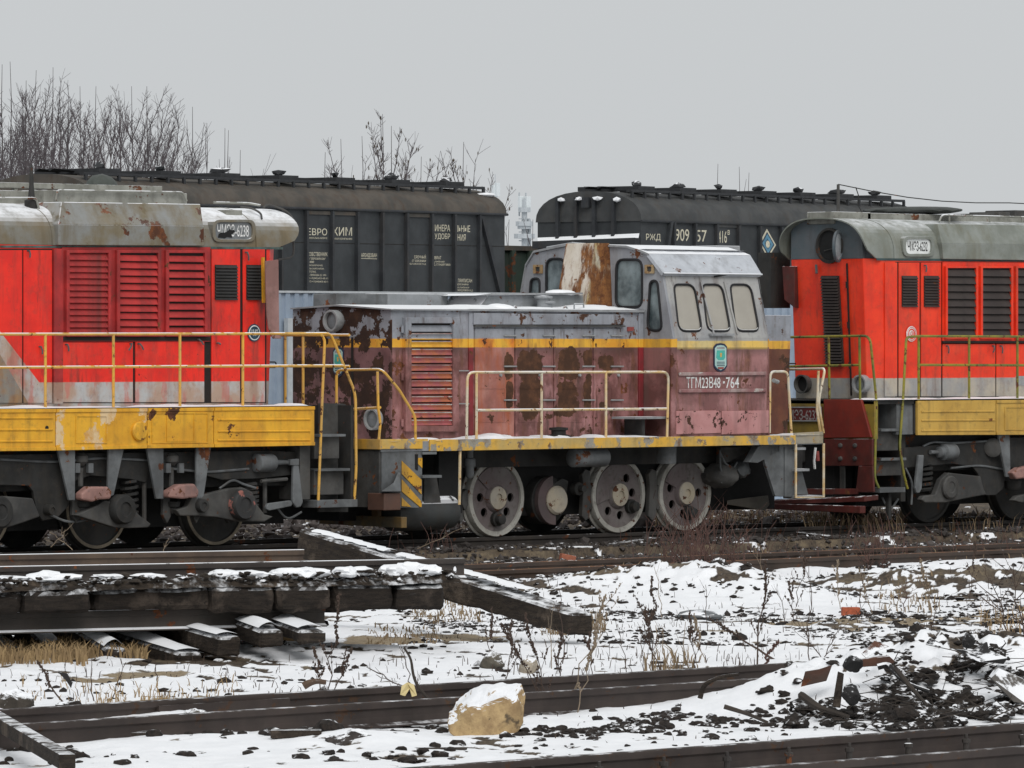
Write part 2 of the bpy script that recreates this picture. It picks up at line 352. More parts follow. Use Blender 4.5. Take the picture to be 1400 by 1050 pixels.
# ------------------------------------------------------------------ rails and sleepers
M_RAILSTEEL = weathered('rail_steel_brown', (.05, .037, .032), (.032, .024, .021), rust=.2, rscale=6, dirt=.35, rough=.65, streak=.2, rustc=((.06, .034, .022), (.085, .05, .03)), snow=.42, soft=.3)
M_RAILDARK = weathered('rail_dark', (.04, .034, .03), (.028, .024, .022), rust=.15, dirt=.4, rough=.6, snow=.15)
def rust_top(k, c, x, z, n1, n2): return k.mix(k.ss(k.nz(), .6, .9), c, k.mix(k.ss(n1, .35, .6), (.30, .13, .055), (.20, .10, .055)))
M_RAILORANGE = weathered('rail_orange_rust', (.06, .04, .03), (.045, .034, .028), rust=.1, rscale=5, dirt=.35, rough=.8, snow=.1, side=rust_top)
def timber(name, c1, c2, snow):
    k = M(name, .88, 0, .2); g_ = k.noise(7, 7, .7, stretch=(1, 1, 5)); n_ = k.noise(3, 6, .65, loc=(2, 5, 1)); f_ = k.noise(22, 6, .75)
    c = k.mix(k.ss(g_, .35, .65), c1, c2); c = k.mix(k.ss(n_, .52, .68), c, tuple(q*2.1 for q in c1)); c = k.mix(k.ss(f_, .55, .72), c, (.012, .01, .009))
    c, _f = k.snow(c, snow, 7, .5, .25); k.color(c); k.bump(k.math('ADD', k.math('ADD', g_, n_), k.math('MULTIPLY', f_, .6)), .8, .03); return k.m
M_SLEEPER = timber('tarred_sleeper', (.032, .025, .02), (.017, .014, .012), .55)
RPROF = [(-.036, 0), (-.034, .01), (-.03, .014), (.03, .014), (.034, .01), (.036, 0), (.034, -.034), (.012, -.05), (.009, -.10), (.014, -.145), (.07, -.163), (.07, -.175), (-.07, -.175), (-.07, -.163), (-.014, -.145), (-.009, -.10), (-.012, -.05), (-.034, -.034)]
RPROF = [(a, b-.014) for a, b in RPROF]
def rail_mb(p0, p1, b=None, seg=1):
    b = b or MB(); p0, p1 = V(p0), V(p1); d = (p1-p0).normalized(); s = V((d.y, -d.x, 0)).normalized()
    b.loft([[p0+(p1-p0)*(i/seg)+s*a+V((0, 0, h)) for a, h in RPROF] for i in range(seg+1)]); return b
def track(label, org_, ang, dy_far, z, x0, x1, m1, m2, sleepers=True, bolts=False, sl_range=None):
    t = thing('railway_track', label, 'railway track', (org_[0], org_[1], z-.2)); tn = math.tan(ang)
    for dy, m_ in ((0, m1), (dy_far, m2)):
        P = lambda x: V((x, org_[1]+dy+(x-org_[0])*tn, z)); rail_mb(P(x0), P(x1)).build('rail', m_, t)
    if sleepers:
        first = None; a, b = sl_range or (x0, x1); x = a; lo, hi = min(0, dy_far)-.6, max(0, dy_far)+.6
        while x < b:
            if first is None: first = MB().box(x-.12, x+.12, org_[1]+lo+(x-org_[0])*tn, org_[1]+hi+(x-org_[0])*tn, z-.36, z-.19).build('sleeper', M_SLEEPER, t, bevel=.015); fx0 = x
            else: rep(first, (x-fx0, (x-fx0)*tn, 0))
            x += .62
    return t
track('dark railway track carrying the three locomotives', (0, 0.0), 0, 1.52, 0.0, -60, 120, M_RAILDARK, M_RAILDARK, sl_range=(-14, 22))
track('rusty orange rail track sunk in snow and dead grass nearer than the locomotives', RAILM, ANG_M, -1.52, -.09, RAILM[0]-7.5, 120, M_RAILORANGE, M_RAILORANGE, sleepers=False)
TA = track('snow-edged brown railway track passing behind the pale boulder', RAILB, ANG_N, RAILA[1]-RAILB[1]-(RAILA[0]-RAILB[0])*math.tan(ANG_N), -.05, -60, 60, M_RAILSTEEL, M_RAILSTEEL, sl_range=(RAILB[0]-6, RAILB[0]+8))
TC = track('dark railway track with bolted chairs along the bottom edge of the picture', RAILC, ANG_N, -1.52, -.05, -60, 60, M_RAILSTEEL, M_RAILSTEEL, sl_range=(RAILC[0]-6, RAILC[0]+6))
for i in range(12):
    x = RAILC[0]-5+i*.62*1.0; y = RAILC[1]+(x-RAILC[0])*math.tan(ANG_N)-.11
    MB().lathe((x, y, -.24), (0, 0, 1), [(.045, 0), (.045, .03), (.02, .035), (.02, .09), (.03, .09), (.03, .115), (.012, .12), (.012, .15)], 8).build('rail_bolt', M_RAILDARK, TC, smooth=True)
# fishplate on the near track
p = onZ(290, 968, -.08); x0_, x1_ = onZ(290, 968, -.08).x, onZ(436, 955, -.08).x
for x_a, x_b in ((x0_, x1_),):
    ya = lambda x: RAILA[1]+(x-RAILA[0])*math.tan(ANG_N)
    MB().hexa([V((x_a, ya(x_a)-.05, -.16)), V((x_b, ya(x_b)-.05, -.16)), V((x_b, ya(x_b)-.05, -.09)), V((x_a, ya(x_a)-.05, -.09))], [V((x_a, ya(x_a)-.015, -.16)), V((x_b, ya(x_b)-.015, -.16)), V((x_b, ya(x_b)-.015, -.09)), V((x_a, ya(x_a)-.015, -.09))]).build('fishplate', M_RAILSTEEL, TA)
# ================================================================== the three locomotives
YC, HY, DY = 0.76, -0.19, -0.80           # track centre line, engine hood side, deck edge
NY = V((0, -1, 0))
def H(px, py): return onY(px, py, HY)
def Dk(px, py): return onY(px, py, DY)
def pl(fn, pts): return [fn(*p) for p in pts]
def plate(fn, pts, t=.03): return MB().prism([p+NY*t for p in pl(fn, pts)], (0, t, 0))

M_DARK = weathered('underframe_grime', (.034, .034, .033), (.016, .016, .015), rust=.12, dirt=.5, rough=.75)
M_UGREY = weathered('underframe_grey', (.09, .088, .083), (.038, .038, .037), rust=.14, dirt=.5, rough=.7)
M_UGREY2 = weathered('underframe_pale_grey', (.16, .17, .175), (.08, .085, .088), rust=.14, dirt=.35, rough=.65)
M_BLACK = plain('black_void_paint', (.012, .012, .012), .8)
M_PINK = weathered('faded_pink_casting', (.36, .2, .17), (.2, .11, .095), rust=.25, rscale=9, dirt=.5, dirtc=(.12, .1, .1))
M_RAIL = weathered('yellow_handrail', lin((222, 170, 70)), lin((200, 160, 90)), rust=.2, rscale=9, dirt=.55, streak=.2, snow=.55)
M_RAILR = weathered('dull_yellow_handrail', lin((150, 138, 45)), lin((105, 110, 55)), rust=.3, rscale=9, dirt=.5, dirtc=(.03, .05, .05))
M_RAILG = weathered('cream_handrail', lin((214, 178, 116)), lin((205, 198, 180)), rust=.16, rscale=9, dirt=.4, snow=.55)
M_SNOW = plain('settled_snow', (.86, .875, .895), .7, .3, .05, 3, bump=.35)
M_CHROME = plain('lamp_rim', (.33, .34, .34), .4, .5)
M_LENS = plain('lamp_glass_grey', (.21, .23, .24), .25, .5)
M_HANDLE = plain('door_handle_metal', (.1, .11, .11), .45, .5)
M_RUBBER = plain('black_rubber_seal', (.012, .012, .014), .55)
M_WHITE = plain('white_lettering', (.82, .82, .80), .6, var=.35, scale=30)
M_SEAM = plain('dark_seam', (.018, .014, .012), .8)

def snow_strip(parent, x0, x1, y0, y1, z, t=.045, name='snow_cover', seed=0):
    nx = max(8, int((x1-x0)/.09)); ny = 5; vs = []
    r_ = random.Random(seed)
    hs = [t*(.45+.55*math.sin(i*.37+seed)*math.sin(i*.13+1.3*seed)+r_.uniform(-.25, .35)) for i in range(nx+1)]
    for i in range(nx+1):
        for j in range(ny+1):
            e = math.sin(math.pi*min(1, max(0, j/ny)))**.35; h = max(.003, hs[i])*e
            vs.append((x0+(x1-x0)*i/nx, y0+(y1-y0)*j/ny+r_.uniform(-.012, .012), z+.003+(h if 0 < i < nx else 0)))
    fs = [(i*(ny+1)+j, (i+1)*(ny+1)+j, (i+1)*(ny+1)+j+1, i*(ny+1)+j+1) for i in range(nx) for j in range(ny)]
    m = MB().add(vs, fs); o = m.build(name, M_SNOW, parent, smooth=True, fix=False); o['kind'] = 'stuff'; return o

def wheelset(parent, x, mat_face, mat_tyre, Rw=.525, name='wheel'):
    for yy, s in ((0.0, 1), (1.52, -1)):
        y0 = yy-.07*s
        w_ = MB().lathe((x, y0, Rw), (0, s, 0), [(.1, .0), (.2, .02), (.40, .045), (Rw-.06, .03), (Rw-.055, 0), (Rw-.01, 0), (Rw, .012), (Rw+.004, .1), (Rw+.03, .115), (Rw+.03, .14), (.1, .14)], 48)
        o = w_.build(name, mat_face, parent, smooth=True)
        t = MB().lathe((x, y0-.002*s, Rw), (0, s, 0), [(Rw-.052, 0), (Rw-.052, -.006), (Rw-.012, -.006), (Rw-.012, 0)], 48, cap=False).build('tyre', mat_tyre, o, smooth=True)
    MB().cyl((x, .05, Rw), (x, 1.47, Rw), .09).build('axle', M_DARK, parent, smooth=True)

def lens_lamp(parent, c, ax, r, depth=.06, name='lamp'):
    ax = V(ax).normalized()
    o = MB().lathe(c, ax, [(r*.9, 0), (r*1.12, depth*.3), (r*1.12, depth), (r*.92, depth), (r*.9, depth*.7)], 24, cap=False).build(name, M_CHROME, parent, smooth=True)
    MB().lathe(V(c)+ax*depth*.62, ax, [(r*.93, 0), (r*.9, .006), (r*.5, .018), (.001, .024)], 24, cap=False).build('lens', M_LENS, o, smooth=True)
    return o

def louvre_bay(parent, fn, px0, px1, py0, py1, n, m_frame, m_slat, tilt=.055, fw=4, back=None, open_=.75, uniq=False, name='louvre_frame', slat='louvre_slat', proud=.05):
    """frame ring + backing + n tilted slats, each slat an object sharing one mesh"""
    a, b, c, d = fn(px0, py0), fn(px1, py0), fn(px1, py1), fn(px0, py1)
    i = [fn(px0+fw, py0+fw), fn(px1-fw, py0+fw), fn(px1-fw, py1-fw), fn(px0+fw, py1-fw)]
    fr = MB().holed([p+NY*proud for p in (a, b, c, d)], [[p+NY*proud for p in i]], (0, proud, 0)).build(name, m_frame, parent, bevel=.006)
    bk = MB().prism([p+NY*.006 for p in i], (0, .005, 0)).build('louvre_backing', back or M_BLACK, fr)
    z0, z1 = i[3].z+.004, i[0].z-.004; xa, xb = i[0].x+.003, i[1].x-.003; st = (z1-z0)/n; y = a.y
    h = st*open_
    first = MB().hexa([V((xa, y-.048, z0)), V((xb, y-.048, z0)), V((xb, y-.012, z0+h)), V((xa, y-.012, z0+h))],
                      [V((xa, y-.042, z0-.006)), V((xb, y-.042, z0-.006)), V((xb, y-.006, z0+h-.004)), V((xa, y-.006, z0+h-.004))]).build(slat, m_slat, fr)
    for kx in range(1, n):
        if not uniq: rep(first, (0, 0, st*kx)); continue
        o = first.copy(); o.data = first.data.copy(); COL.objects.link(o); ORG[o.name] = org(first)
        o.data.transform(Matrix.Translation((0, 0, st*kx)))
    return fr
def grille(parent, fn, px0, px1, py0, py1, n, m, name='grille'):
    g = MB(); a, b = fn(px0, py0), fn(px1, py1); y = a.y; st = (a.z-b.z)/n
    g.box(a.x, b.x, y-.004, y+.004, b.z, a.z)
    for k in range(n):
        z = b.z+st*k; g.hexa([V((a.x, y-.03, z)), V((b.x, y-.03, z)), V((b.x, y-.006, z+st*.75)), V((a.x, y-.006, z+st*.75))],
                             [V((a.x, y-.026, z-.004)), V((b.x, y-.026, z-.004)), V((b.x, y-.002, z+st*.7)), V((a.x, y-.002, z+st*.7))])
    return g.build(name, m, parent)
def door(parent, fn, px0, px1, py0, py1, m, t=.022, gap=1.0, name='door_panel', handles=(), py1b=None):
    a, b, c, d = fn(px0+gap, py0), fn(px1-gap, py0), fn(px1-gap, py1b or py1), fn(px0+gap, py1)
    o = MB().prism([p+NY*t for p in (a, b, c, d)], (0, t, 0)).build(name, m, parent, bevel=.006)
    for hx, hy, lx, ly in handles:
        p = fn(hx, hy)+NY*(t+.005); q = fn(hx+lx, hy+ly)+NY*(t+.005)
        MB().tube([p+V((0, .01, 0)), p+NY*.035, p*.5+q*.5+NY*.045, q+NY*.03], .012).build('handle', M_HANDLE, o, smooth=True)
    return o
def railing(parent, lines, m, r=.019, name='handrail'):
    for l in lines: MB().tube(l, r, 7).build(name, m, parent, smooth=True)

# ------------------------------------------------------------------ hood with a rounded roof and an eyebrow visor (the two big red engines)
def big_hood(t, xend, sgn, xfar, zdeck, zgut, ztop, m_side, m_roof, m_face, lean=.10, cham=.22, visor=.36, nar=0):
    """sgn = -1: the end looks towards -X. Body, roof shell and visor."""
    y0, y1 = HY, 2*YC-HY-nar
    def plan(xe): return [(xfar, y0), (xe-sgn*cham, y0), (xe, y0+cham*.75), (xe, y1-cham*.75), (xe-sgn*cham, y1), (xfar, y1)]
    lo = [(x, y, zdeck) for x, y in plan(xend-sgn*lean)]; hi = [(x, y, zgut) for x, y in plan(xend)]
    MB().loft([lo, hi]).build('hood_body', m_side, t, bevel=.012)
    q0, q1, qf = y0, y1, xfar; y0, y1, xfar = y0+.06, y1-.06, xend-sgn*.5
    MB().loft([[(x, y, zgut+.002) for x, y in plan(xend-sgn*.004)], [(x, y+(.12 if y < YC else -.12), zgut+(ztop-zgut)*.6) for x, y in plan(xend-sgn*.004)]]).build('hood_upper', m_face, t); y0, y1, xfar = q0, q1, qf
    # face above the gutter line, filling the arch
    def prof(k, n=28): a = math.pi*k/n; c, s_ = math.cos(a), math.sin(a); e = 2/2.7; return (YC-math.copysign(abs(c)**e, c)*(YC-HY-(nar if c < 0 else 0)), zgut+abs(s_)**e*(ztop-zgut))
    pr = [prof(k) for k in range(29)]
    ins = [(YC+(y-YC)*.97, zgut+(z-zgut)*.97) for y, z in pr]
    MB().prism([(xend+sgn*.004, max(y0+cham*.75, min(y1-cham*.75, y)), z) for y, z in ins], (-sgn*.05, 0, 0)).build('hood_face_arch', m_face, t)
    g = MB(); secs = []
    for f in (0, .5, 1):
        secs.append([])
        for y, z in pr:
            a = min(1, (z-zgut)/(ztop-zgut)*1.5); a = math.sqrt(1-(1-a)**2); tip = xend-sgn*cham+sgn*(cham*.5+(visor+cham*.5)*a)
            secs[-1].append((xfar+(tip-xfar)*f, y, z))
    g.loft(secs, cap=False, closed=False)
    inn = [[(x, YC+(y-YC)*.975, zgut+(z-zgut)*.97) for x, y, z in s_] for s_ in secs]
    b = len(g.v); g.loft(inn, cap=False, closed=False); n = 29
    g.f += [(2*n+k, 2*n+k+1, b+2*n+k+1, b+2*n+k) for k in range(n-1)]
    g.build('roof_shell', m_roof, t, smooth=True, fix=False)
    return pr
def roof_band(t, pr, x, m, wd=.05, up=1.012, name='roof_band'):
    z0 = pr[0][1]
    MB().loft([[(xx, YC+(y-YC)*u, z0+(z-z0)*u) for y, z in pr] for xx, u in ((x, 1.0), (x, up), (x+wd, up), (x+wd, 1.0))], cap=False, closed=False).build(name, m, t, smooth=True, fix=False)

def deck_mass(t, x0, x1, ztop, zbot, m):
    MB().box(x0, x1, DY+.03, 2*YC-DY-.03, zbot, ztop).build('frame_deck', m, t)
def spring(parent, c, r, h, m, turns=6):
    MB().tube([V((c.x+math.cos(a*.7)*r, c.y+math.sin(a*.7)*r, c.z+h*a*.7/(2*math.pi*turns))) for a in range(int(2*math.pi*turns/.7))], r*.26, 5).build('coil_spring', m, parent, smooth=True)

# ================================================================== 1. red locomotive ahead
baseL = onY(200, 700, YC); LX = baseL.x
L = thing('locomotive', 'bright red locomotive with dark red louvres and rusty grey roof beside raised track panels', 'locomotive', (LX, YC, 0), 'locomotives standing on the far track')
zwL = H(200, 522).z; zdL = Dk(200, 557).z; zgL = H(200, 337).z; ztL = 4.42
da, db_ = H(0, 455), H(50, 520); dc, dd = H(0, 487), H(38, 552)
def side_L(k, c, x, z, n1, n2):
    white = k.mix(k.ss(n1, .35, .6), lin((176, 180, 180)), lin((172, 148, 130)))
    rusty = k.mix(k.ss(n1, .4, .6), lin((150, 118, 80)), lin((128, 128, 122)))
    red = c
    s1 = (db_.z-da.z)/(db_.x-da.x); s2 = (dd.z-dc.z)/(dd.x-dc.x)
    l1 = k.math('SUBTRACT', z, k.math('ADD', k.math('MULTIPLY', x, s1), da.z-s1*(da.x-LX)))
    l2 = k.math('SUBTRACT', z, k.math('ADD', k.math('MULTIPLY', x, s2), dc.z-s2*(dc.x-LX)))
    inred = k.math('MULTIPLY', k.ss(l1, -.006, .006), k.ss(z, zwL-.006, zwL+.006))
    c = k.mix(inred, white, red)
    fade = k.math('MULTIPLY', inred, k.ss(k.noise(1.7, 7, .66, stretch=(1, 1, .6), loc=(6, 6, 1)), .5, .68)); c = k.mix(k.math('MULTIPLY', fade, .5), c, lin((206, 78, 62)))
    soot = k.math('MULTIPLY', inred, k.ss(k.noise(2.4, 8, .7, stretch=(1.6, 1, .3), loc=(1, 6, 8)), .52, .7)); c = k.mix(k.math('MULTIPLY', soot, .8), c, (.09, .028, .02))
    # pink scuffs through the white skirting
    sk = k.math('MULTIPLY', k.math('MULTIPLY', k.ss(k.noise(3, 6, .6, stretch=(1.6, 1, .5), loc=(4, 0, 2)), .52, .6), .55), k.math('SUBTRACT', 1.0, inred))
    c = k.mix(sk, c, lin((186, 96, 84)))
    return k.mix(k.ss(l2, .006, -.006), c, rusty)
RED, RED2 = lin((236, 48, 32)), lin((214, 40, 30))
M_LSIDE = weathered('red_and_white_bodywork', RED, RED2, rust=.0, chips=.12, rustc=((.05, .02, .015), (.12, .03, .02)), dirt=.4, streak=.34, rough=.45, side=side_L, dirtc=(.13, .05, .035))
M_LLOUV = weathered('faded_dark_red_louvre', lin((180, 52, 50)), lin((140, 40, 40)), rust=.14, dirt=.45, streak=.55, rough=.6, bands=[(zwL, lin((176, 172, 164)), lin((150, 120, 104)))], dirtc=(.09, .03, .025))
M_LROOF = weathered('grey_roof_with_rust', lin((120, 120, 114)), lin((112, 100, 78)), rust=.16, rscale=2.2, dirt=.55, streak=.75, rough=.6, snow=1.3, slo=.42, sw=.55, soft=.5, dirtc=(.12, .095, .055))
M_LCOVER = weathered('grey_cover_plate', lin((128, 130, 128)), lin((116, 106, 84)), rust=.26, rscale=2.6, dirt=.4, streak=.75, rough=.6, snow=.6, dirtc=(.13, .1, .055))
M_LYEL = weathered('yellow_valance', lin((228, 172, 48)), lin((210, 152, 42)), rust=.18, rscale=2, dirt=.35, streak=.4, rough=.55, chips=.05, dirtc=(.06, .045, .03))
M_LPEEL = weathered('yellow_valance_peeling', lin((228, 172, 48)), lin((210, 152, 42)), rust=.34, rscale=1.6, dirt=.3, streak=.35, rough=.55, rustc=(lin((215, 190, 150)), lin((200, 150, 80))), dirtc=(.06, .045, .03))
M_PALE = weathered('pale_roof_frame', lin((150, 150, 142)), lin((120, 120, 112)), rust=.15, rscale=5, dirt=.5, snow=.5)

xLe = H(386, 345).x; xL0 = H(-330, 500).x
prL = big_hood(L, xLe, 1, xL0, zdL, zgL, ztL, M_LSIDE, M_LROOF, M_LROOF)
MB().prism([p+NY*.004 for p in pl(H, [(-70, 340), (364, 341), (364, 551), (-70, 551)])], (0, .004, 0)).build('gap_shade_sheet', M_SEAM, L)  # near-black sheet added behind the doors, painting shade into their gaps
for a, b, hd in ((-60, 30, ()), (30, 71, ((52, 474, 2, 10),)), ): door(L, H, a, b, 342, 551, M_LSIDE, handles=hd+((36, 343, 1, 9),) if a == 30 else hd)
MB().prism([p+NY*.05 for p in pl(H, [(71, 340), (83, 340), (83, 552), (71, 552)])], (0, .05, 0)).build('door_post', M_LLOUV, L, bevel=.006)
MB().prism([p+NY*.03 for p in pl(H, [(83, 338), (286, 338), (286, 467), (83, 467)])], (0, .03, 0)).build('louvre_surround', M_LLOUV, L, bevel=.006)
HL = lambda px, py: H(px, py)+NY*.03
for a, b, n, op in ((86, 147, 13, 1.05), (155, 215, 11, .8), (222, 279, 10, .72)): louvre_bay(L, HL, a, b, 342, 460, n, M_LLOUV, M_LLOUV, open_=op, back=M_SEAM)
MB().prism([p+NY*.034 for p in pl(H, [(82, 460), (286, 460), (286, 466), (82, 466)])], (0, .01, 0)).build('rain_strip', M_SEAM, L)
door(L, H, 82, 181.5, 468, 550, M_LSIDE, handles=((88, 471, 2, 9), (176, 470, -4, 9)))
door(L, H, 183, 279, 467, 550, M_LSIDE, handles=((187, 470, 5, 8), (268, 464, 6, 7)))
for a, b in ((287, 328), (330, 362)):
    d_ = door(L, H, a, b, 341, 550, M_LSIDE, handles=((334, 345, 2, 11),) if a > 300 else ((295, 469, 2, 2),))
    grille(d_, lambda px, py: H(px, py)+NY*.024, a+5, b-6, 362, 410, 11, M_DARK)
MB().prism([p+NY*.012 for p in pl(H, [(0, 335.5), (386, 338), (386, 341), (0, 338.5)])], (0, .012, 0)).build('gutter', plain('teal_gutter', lin((80, 104, 100)), .6, c2=lin((60, 66, 62))), L)
# bent guard plate on the end corner, yellow strip beside it
gp = [(361, 357), (379, 355), (380, 452), (383, 463), (372, 463), (366, 450), (363, 430)]
MB().prism([p+NY*.14 for p in pl(lambda a, b: onY(a-8, b, HY-.1), gp)], (0, .02, 0)).build('guard_plate', weathered('pinkish_guard', lin((158, 124, 118)), lin((130, 96, 90)), rust=.15, dirt=.4), L, bevel=.004)
MB().prism([p+NY*.1 for p in pl(H, [(352, 352), (355, 352), (356, 414), (353, 414)])], (0, .03, 0)).build('yellow_batten', M_LYEL, L)
for y_ in (398, 443, 495):
    p = V((xLe-.02, 0.1, onY(383, y_, 0).z)); railing(L, [fillet([p, p+V((.17, 0, 0)), p+V((.17, 0, -.07)), p+V((0, 0, -.07))], .03)], M_DARK, .01, 'grab_iron')
# number window in the roof shoulder
def shoulder(pr, k0, fn_x, z): # Y on the roof profile at height z (near side)
    for (ya, za), (yb, zb) in zip(pr, pr[1:]):
        if za <= z <= zb: return ya+(yb-ya)*(z-za)/max(1e-6, zb-za)
    return pr[14][0]
def number_window(t, pr, px0, px1, py0, py1, txt, mf, mp, mt, hole=None):
    yo = HY-.03
    f = lambda a, b: onY(a, b, yo)
    o = roundpoly(pl(f, [(px0, py0), (px1, py0), (px1, py1), (px0, py1)]), .12); i = roundpoly(pl(f, [(px0+4, py0+4), (px1-4, py0+4), (px1-4, py1-4), (px0+4, py1-4)]), .09)
    fr = MB().holed(o, [i], (0, .28, 0)).build('number_window', mf, t, bevel=.008)
    p_ = MB().prism([q_+V((0, .03, 0)) for q_ in i], (0, .02, 0)).build('number_plate', mp, fr)
    a, b = f(px0+8, py1-8)+V((0, .03, 0)), f(px1-8, py0+7)+V((0, .03, 0))
    text('number_lettering', txt, a, (b.x-a.x, 0, 0), (0, 0, b.z-a.z), mt, fr)
    if hole: MB().prism([f(*q_)+V((0, .022, 0)) for q_ in hole], (0, .006, 0)).build('broken_hole', M_BLACK, fr)
number_window(L, prL, 291, 350, 300, 331, 'ЧМЭЗ-6238', M_LROOF, plain('grey_number_glass', (.17, .18, .185), .3, .5), M_WHITE,
              hole=[(300, 325), (301, 320), (304, 318), (309, 318), (313, 316), (316, 313), (318, 315), (321, 314), (323, 317), (320, 319), (318, 321), (319, 325), (312, 324), (309, 326), (304, 325)])
for px in (71, 350): roof_band(L, prL, H(px, 335).x, M_LROOF)
# big sheet-metal cover over the fan room
yc0 = HY-.07
cv = [onY(80, 335, yc0), onY(279, 336, yc0), onY(279, 309, yc0), onY(80, 307, yc0)]
tp = [onY(278, 309, yc0), onY(80, 307, yc0), onY(84, 276, yc0+.16), onY(274, 279, yc0+.16)]
MB().prism([p for p in cv], (0, .12, 0)).build('cover_skirt', M_LCOVER, L, bevel=.008)
top_in = [p+V((0, .9, 0.02)) for p in (tp[2], tp[3])]
MB().hexa([tp[1], tp[0], tp[3], tp[2]], [tp[1]+V((0, .5, 0)), tp[0]+V((0, .5, 0)), tp[3]+V((0, .5, 0)), tp[2]+V((0, .5, 0))]).build('fan_cover', M_LCOVER, L, bevel=.008)
sx = onY(78, 300, yc0).x
# grille frames and rails on the roof
for (a, b, ya, yb, yy) in ((-60, 228, 262, 277, .55), (60, 256, 262, 276, .3)):
    p, q_ = onY(a, yb, yy), onY(b, ya+2, yy); MB().box(p.x, q_.x, yy, yy+.5, 4.2, onY((a+b)/2, ya, yy).z).build('roof_grille_box', M_PALE, L, bevel=.01)
p, q_ = onY(-60, 252, .9), onY(222, 253, .9); z_ = onY(80, 251, .9).z
MB().box(p.x, q_.x, .9, 1.0, z_-.07, z_).build('roof_frame_rail', M_PALE, L, bevel=.006)
for px in (20, 45, 150, 195, 215): x_ = onY(px, 252, .92).x; MB().box(x_, x_+.05, .92, .98, 4.2, z_-.07).build('roof_frame_post', M_PALE, L)
railing(L, [fillet([onY(76, 274, .25), onY(78, 260, .25), onY(250, 263, .25), onY(255, 275, .25)], .08)], M_PALE, .016, 'roof_rail')
railing(L, [fillet([onY(-20, 271, .1), onY(50, 271, .1), onY(53, 286, .1)], .06), fillet([onY(292, 277, .6), onY(340, 278, .6), onY(356, 281, .5)], .05)], M_PALE, .016, 'roof_rail')
railing(L, [fillet([onY(329, 283, .15), onY(346, 285, .1), onY(357, 292, 0), onY(358, 299, -.05)], .06),
            fillet([onY(360, 284, .3), onY(366, 279, .3), onY(392, 288, .15), onY(402, 300, 0), onY(401, 327, -.05), onY(402, 352, -.05), onY(380, 355, -.05)], .1)], M_UGREY, .014, 'roof_rail')
MB().box(onY(299, 290, .2).x, onY(321, 290, .2).x, .05, .35, 4.25, 4.38).build('roof_hatch', M_PALE, L, bevel=.01)
o = MB().lathe(onY(43, 285, .2), (0, 0, 1), [(.09, 0), (.09, .1), (.045, .13), (.03, .3), (.022, .52), (.008, .56)], 12).build('whip_antenna', M_DARK, L, smooth=True)
o = MB().lump(onY(140, 256, 1.5), .4, .2, .16, 2, .1).build('roof_dome', plain('mossy_grey', (.07, .08, .07)), L, smooth=True)
# deck, valance, railing
xd1 = Dk(428, 580).x; xd0 = Dk(-360, 580).x
deck_mass(L, xd0, xd1-.02, zdL, Dk(200, 612).z, M_DARK)
zb = Dk(200, 612).z
def valance(t, px0, px1, yt0, yt1, yb0, yb1, m, ribs=(), trim=True, frame=None):
    a, b, c, d = Dk(px0+.5, yt0), Dk(px1-.5, yt1), Dk(px1-.5, yb1), Dk(px0+.5, yb0)
    o = MB().prism([p+NY*.02 for p in (a, b, c, d)], (0, .05, 0)).build('valance_panel', m, t, bevel=.006)
    if trim:
        for k in (0, 1):
            p, q_ = (a, b) if k == 0 else (d, c); s = -.045 if k == 0 else 0
            MB().prism([p+NY*.035+V((0, 0, s+.045)), q_+NY*.035+V((0, 0, s+.045)), q_+NY*.035+V((0, 0, s)), p+NY*.035+V((0, 0, s))], (0, .013, 0)).build('valance_trim', m, o, bevel=.004)
    for ry, x0, x1 in ribs:
        p, q_ = Dk(x0, ry), Dk(x1, ry-.5); MB().tube([p+NY*.02, q_+NY*.02], .014, 6).build('valance_rib', m, o, smooth=True)
    if frame:
        for (fx0, fx1, fy0, fy1) in frame:
            MB().holed([p+NY*.03 for p in pl(Dk, [(fx0, fy0), (fx1, fy0), (fx1, fy1), (fx0, fy1)])], [[p+NY*.03 for p in pl(Dk, [(fx0+1.5, fy0+1.5), (fx1-1.5, fy0+1.5), (fx1-1.5, fy1-1.5), (fx0+1.5, fy1-1.5)])]], (0, .008, 0)).build('panel_bead', m, o)
    return o
valance(L, -120, 75, 560, 559, 618, 616, M_LYEL, ribs=((572, -100, 70), (588, -100, 70), (604, -100, 70)))
v_ = valance(L, 75, 200, 559, 558, 616, 613, M_LPEEL, frame=((102, 145, 568, 606),))
valance(L, 200, 291, 558, 557, 613, 611.5, M_LYEL, frame=((206, 283, 564, 606), (226, 265, 563, 604)))
valance(L, 291, 429, 557, 555.5, 611.5, 609, M_LYEL, ribs=((574, 296, 422), (590, 296, 422), (602, 296, 422)))
c_ = Dk(188, 589.5)+NY*.02; MB().lathe(c_, (0, -1, 0), [(.125, 0), (.125, .03), (.11, .045), (.001, .05)], 24).build('filler_cap', M_LYEL, L, smooth=True)
c_ = Dk(62.5, 585)+NY*.022; MB().lathe(c_, (0, -1, 0), [(.028, 0), (.028, .004)], 12).build('valance_hole', M_BLACK, L)
snow_strip(L, xd0, xd1, DY-.02, HY-.02, zdL+.0, .03, seed=1)
rl = lambda px, py: onY(px, py, DY+.03)
railing(L, [[rl(-250, 458), rl(0, 457), rl(300, 456.5), rl(438, 456)], [rl(-250, 503), rl(0, 502.5), rl(440, 500)]], M_RAIL)
for px in (-30, 62, 155, 246, 332): railing(L, [[rl(px, 457), rl(px, 562)]], M_RAIL, name='railing_post')
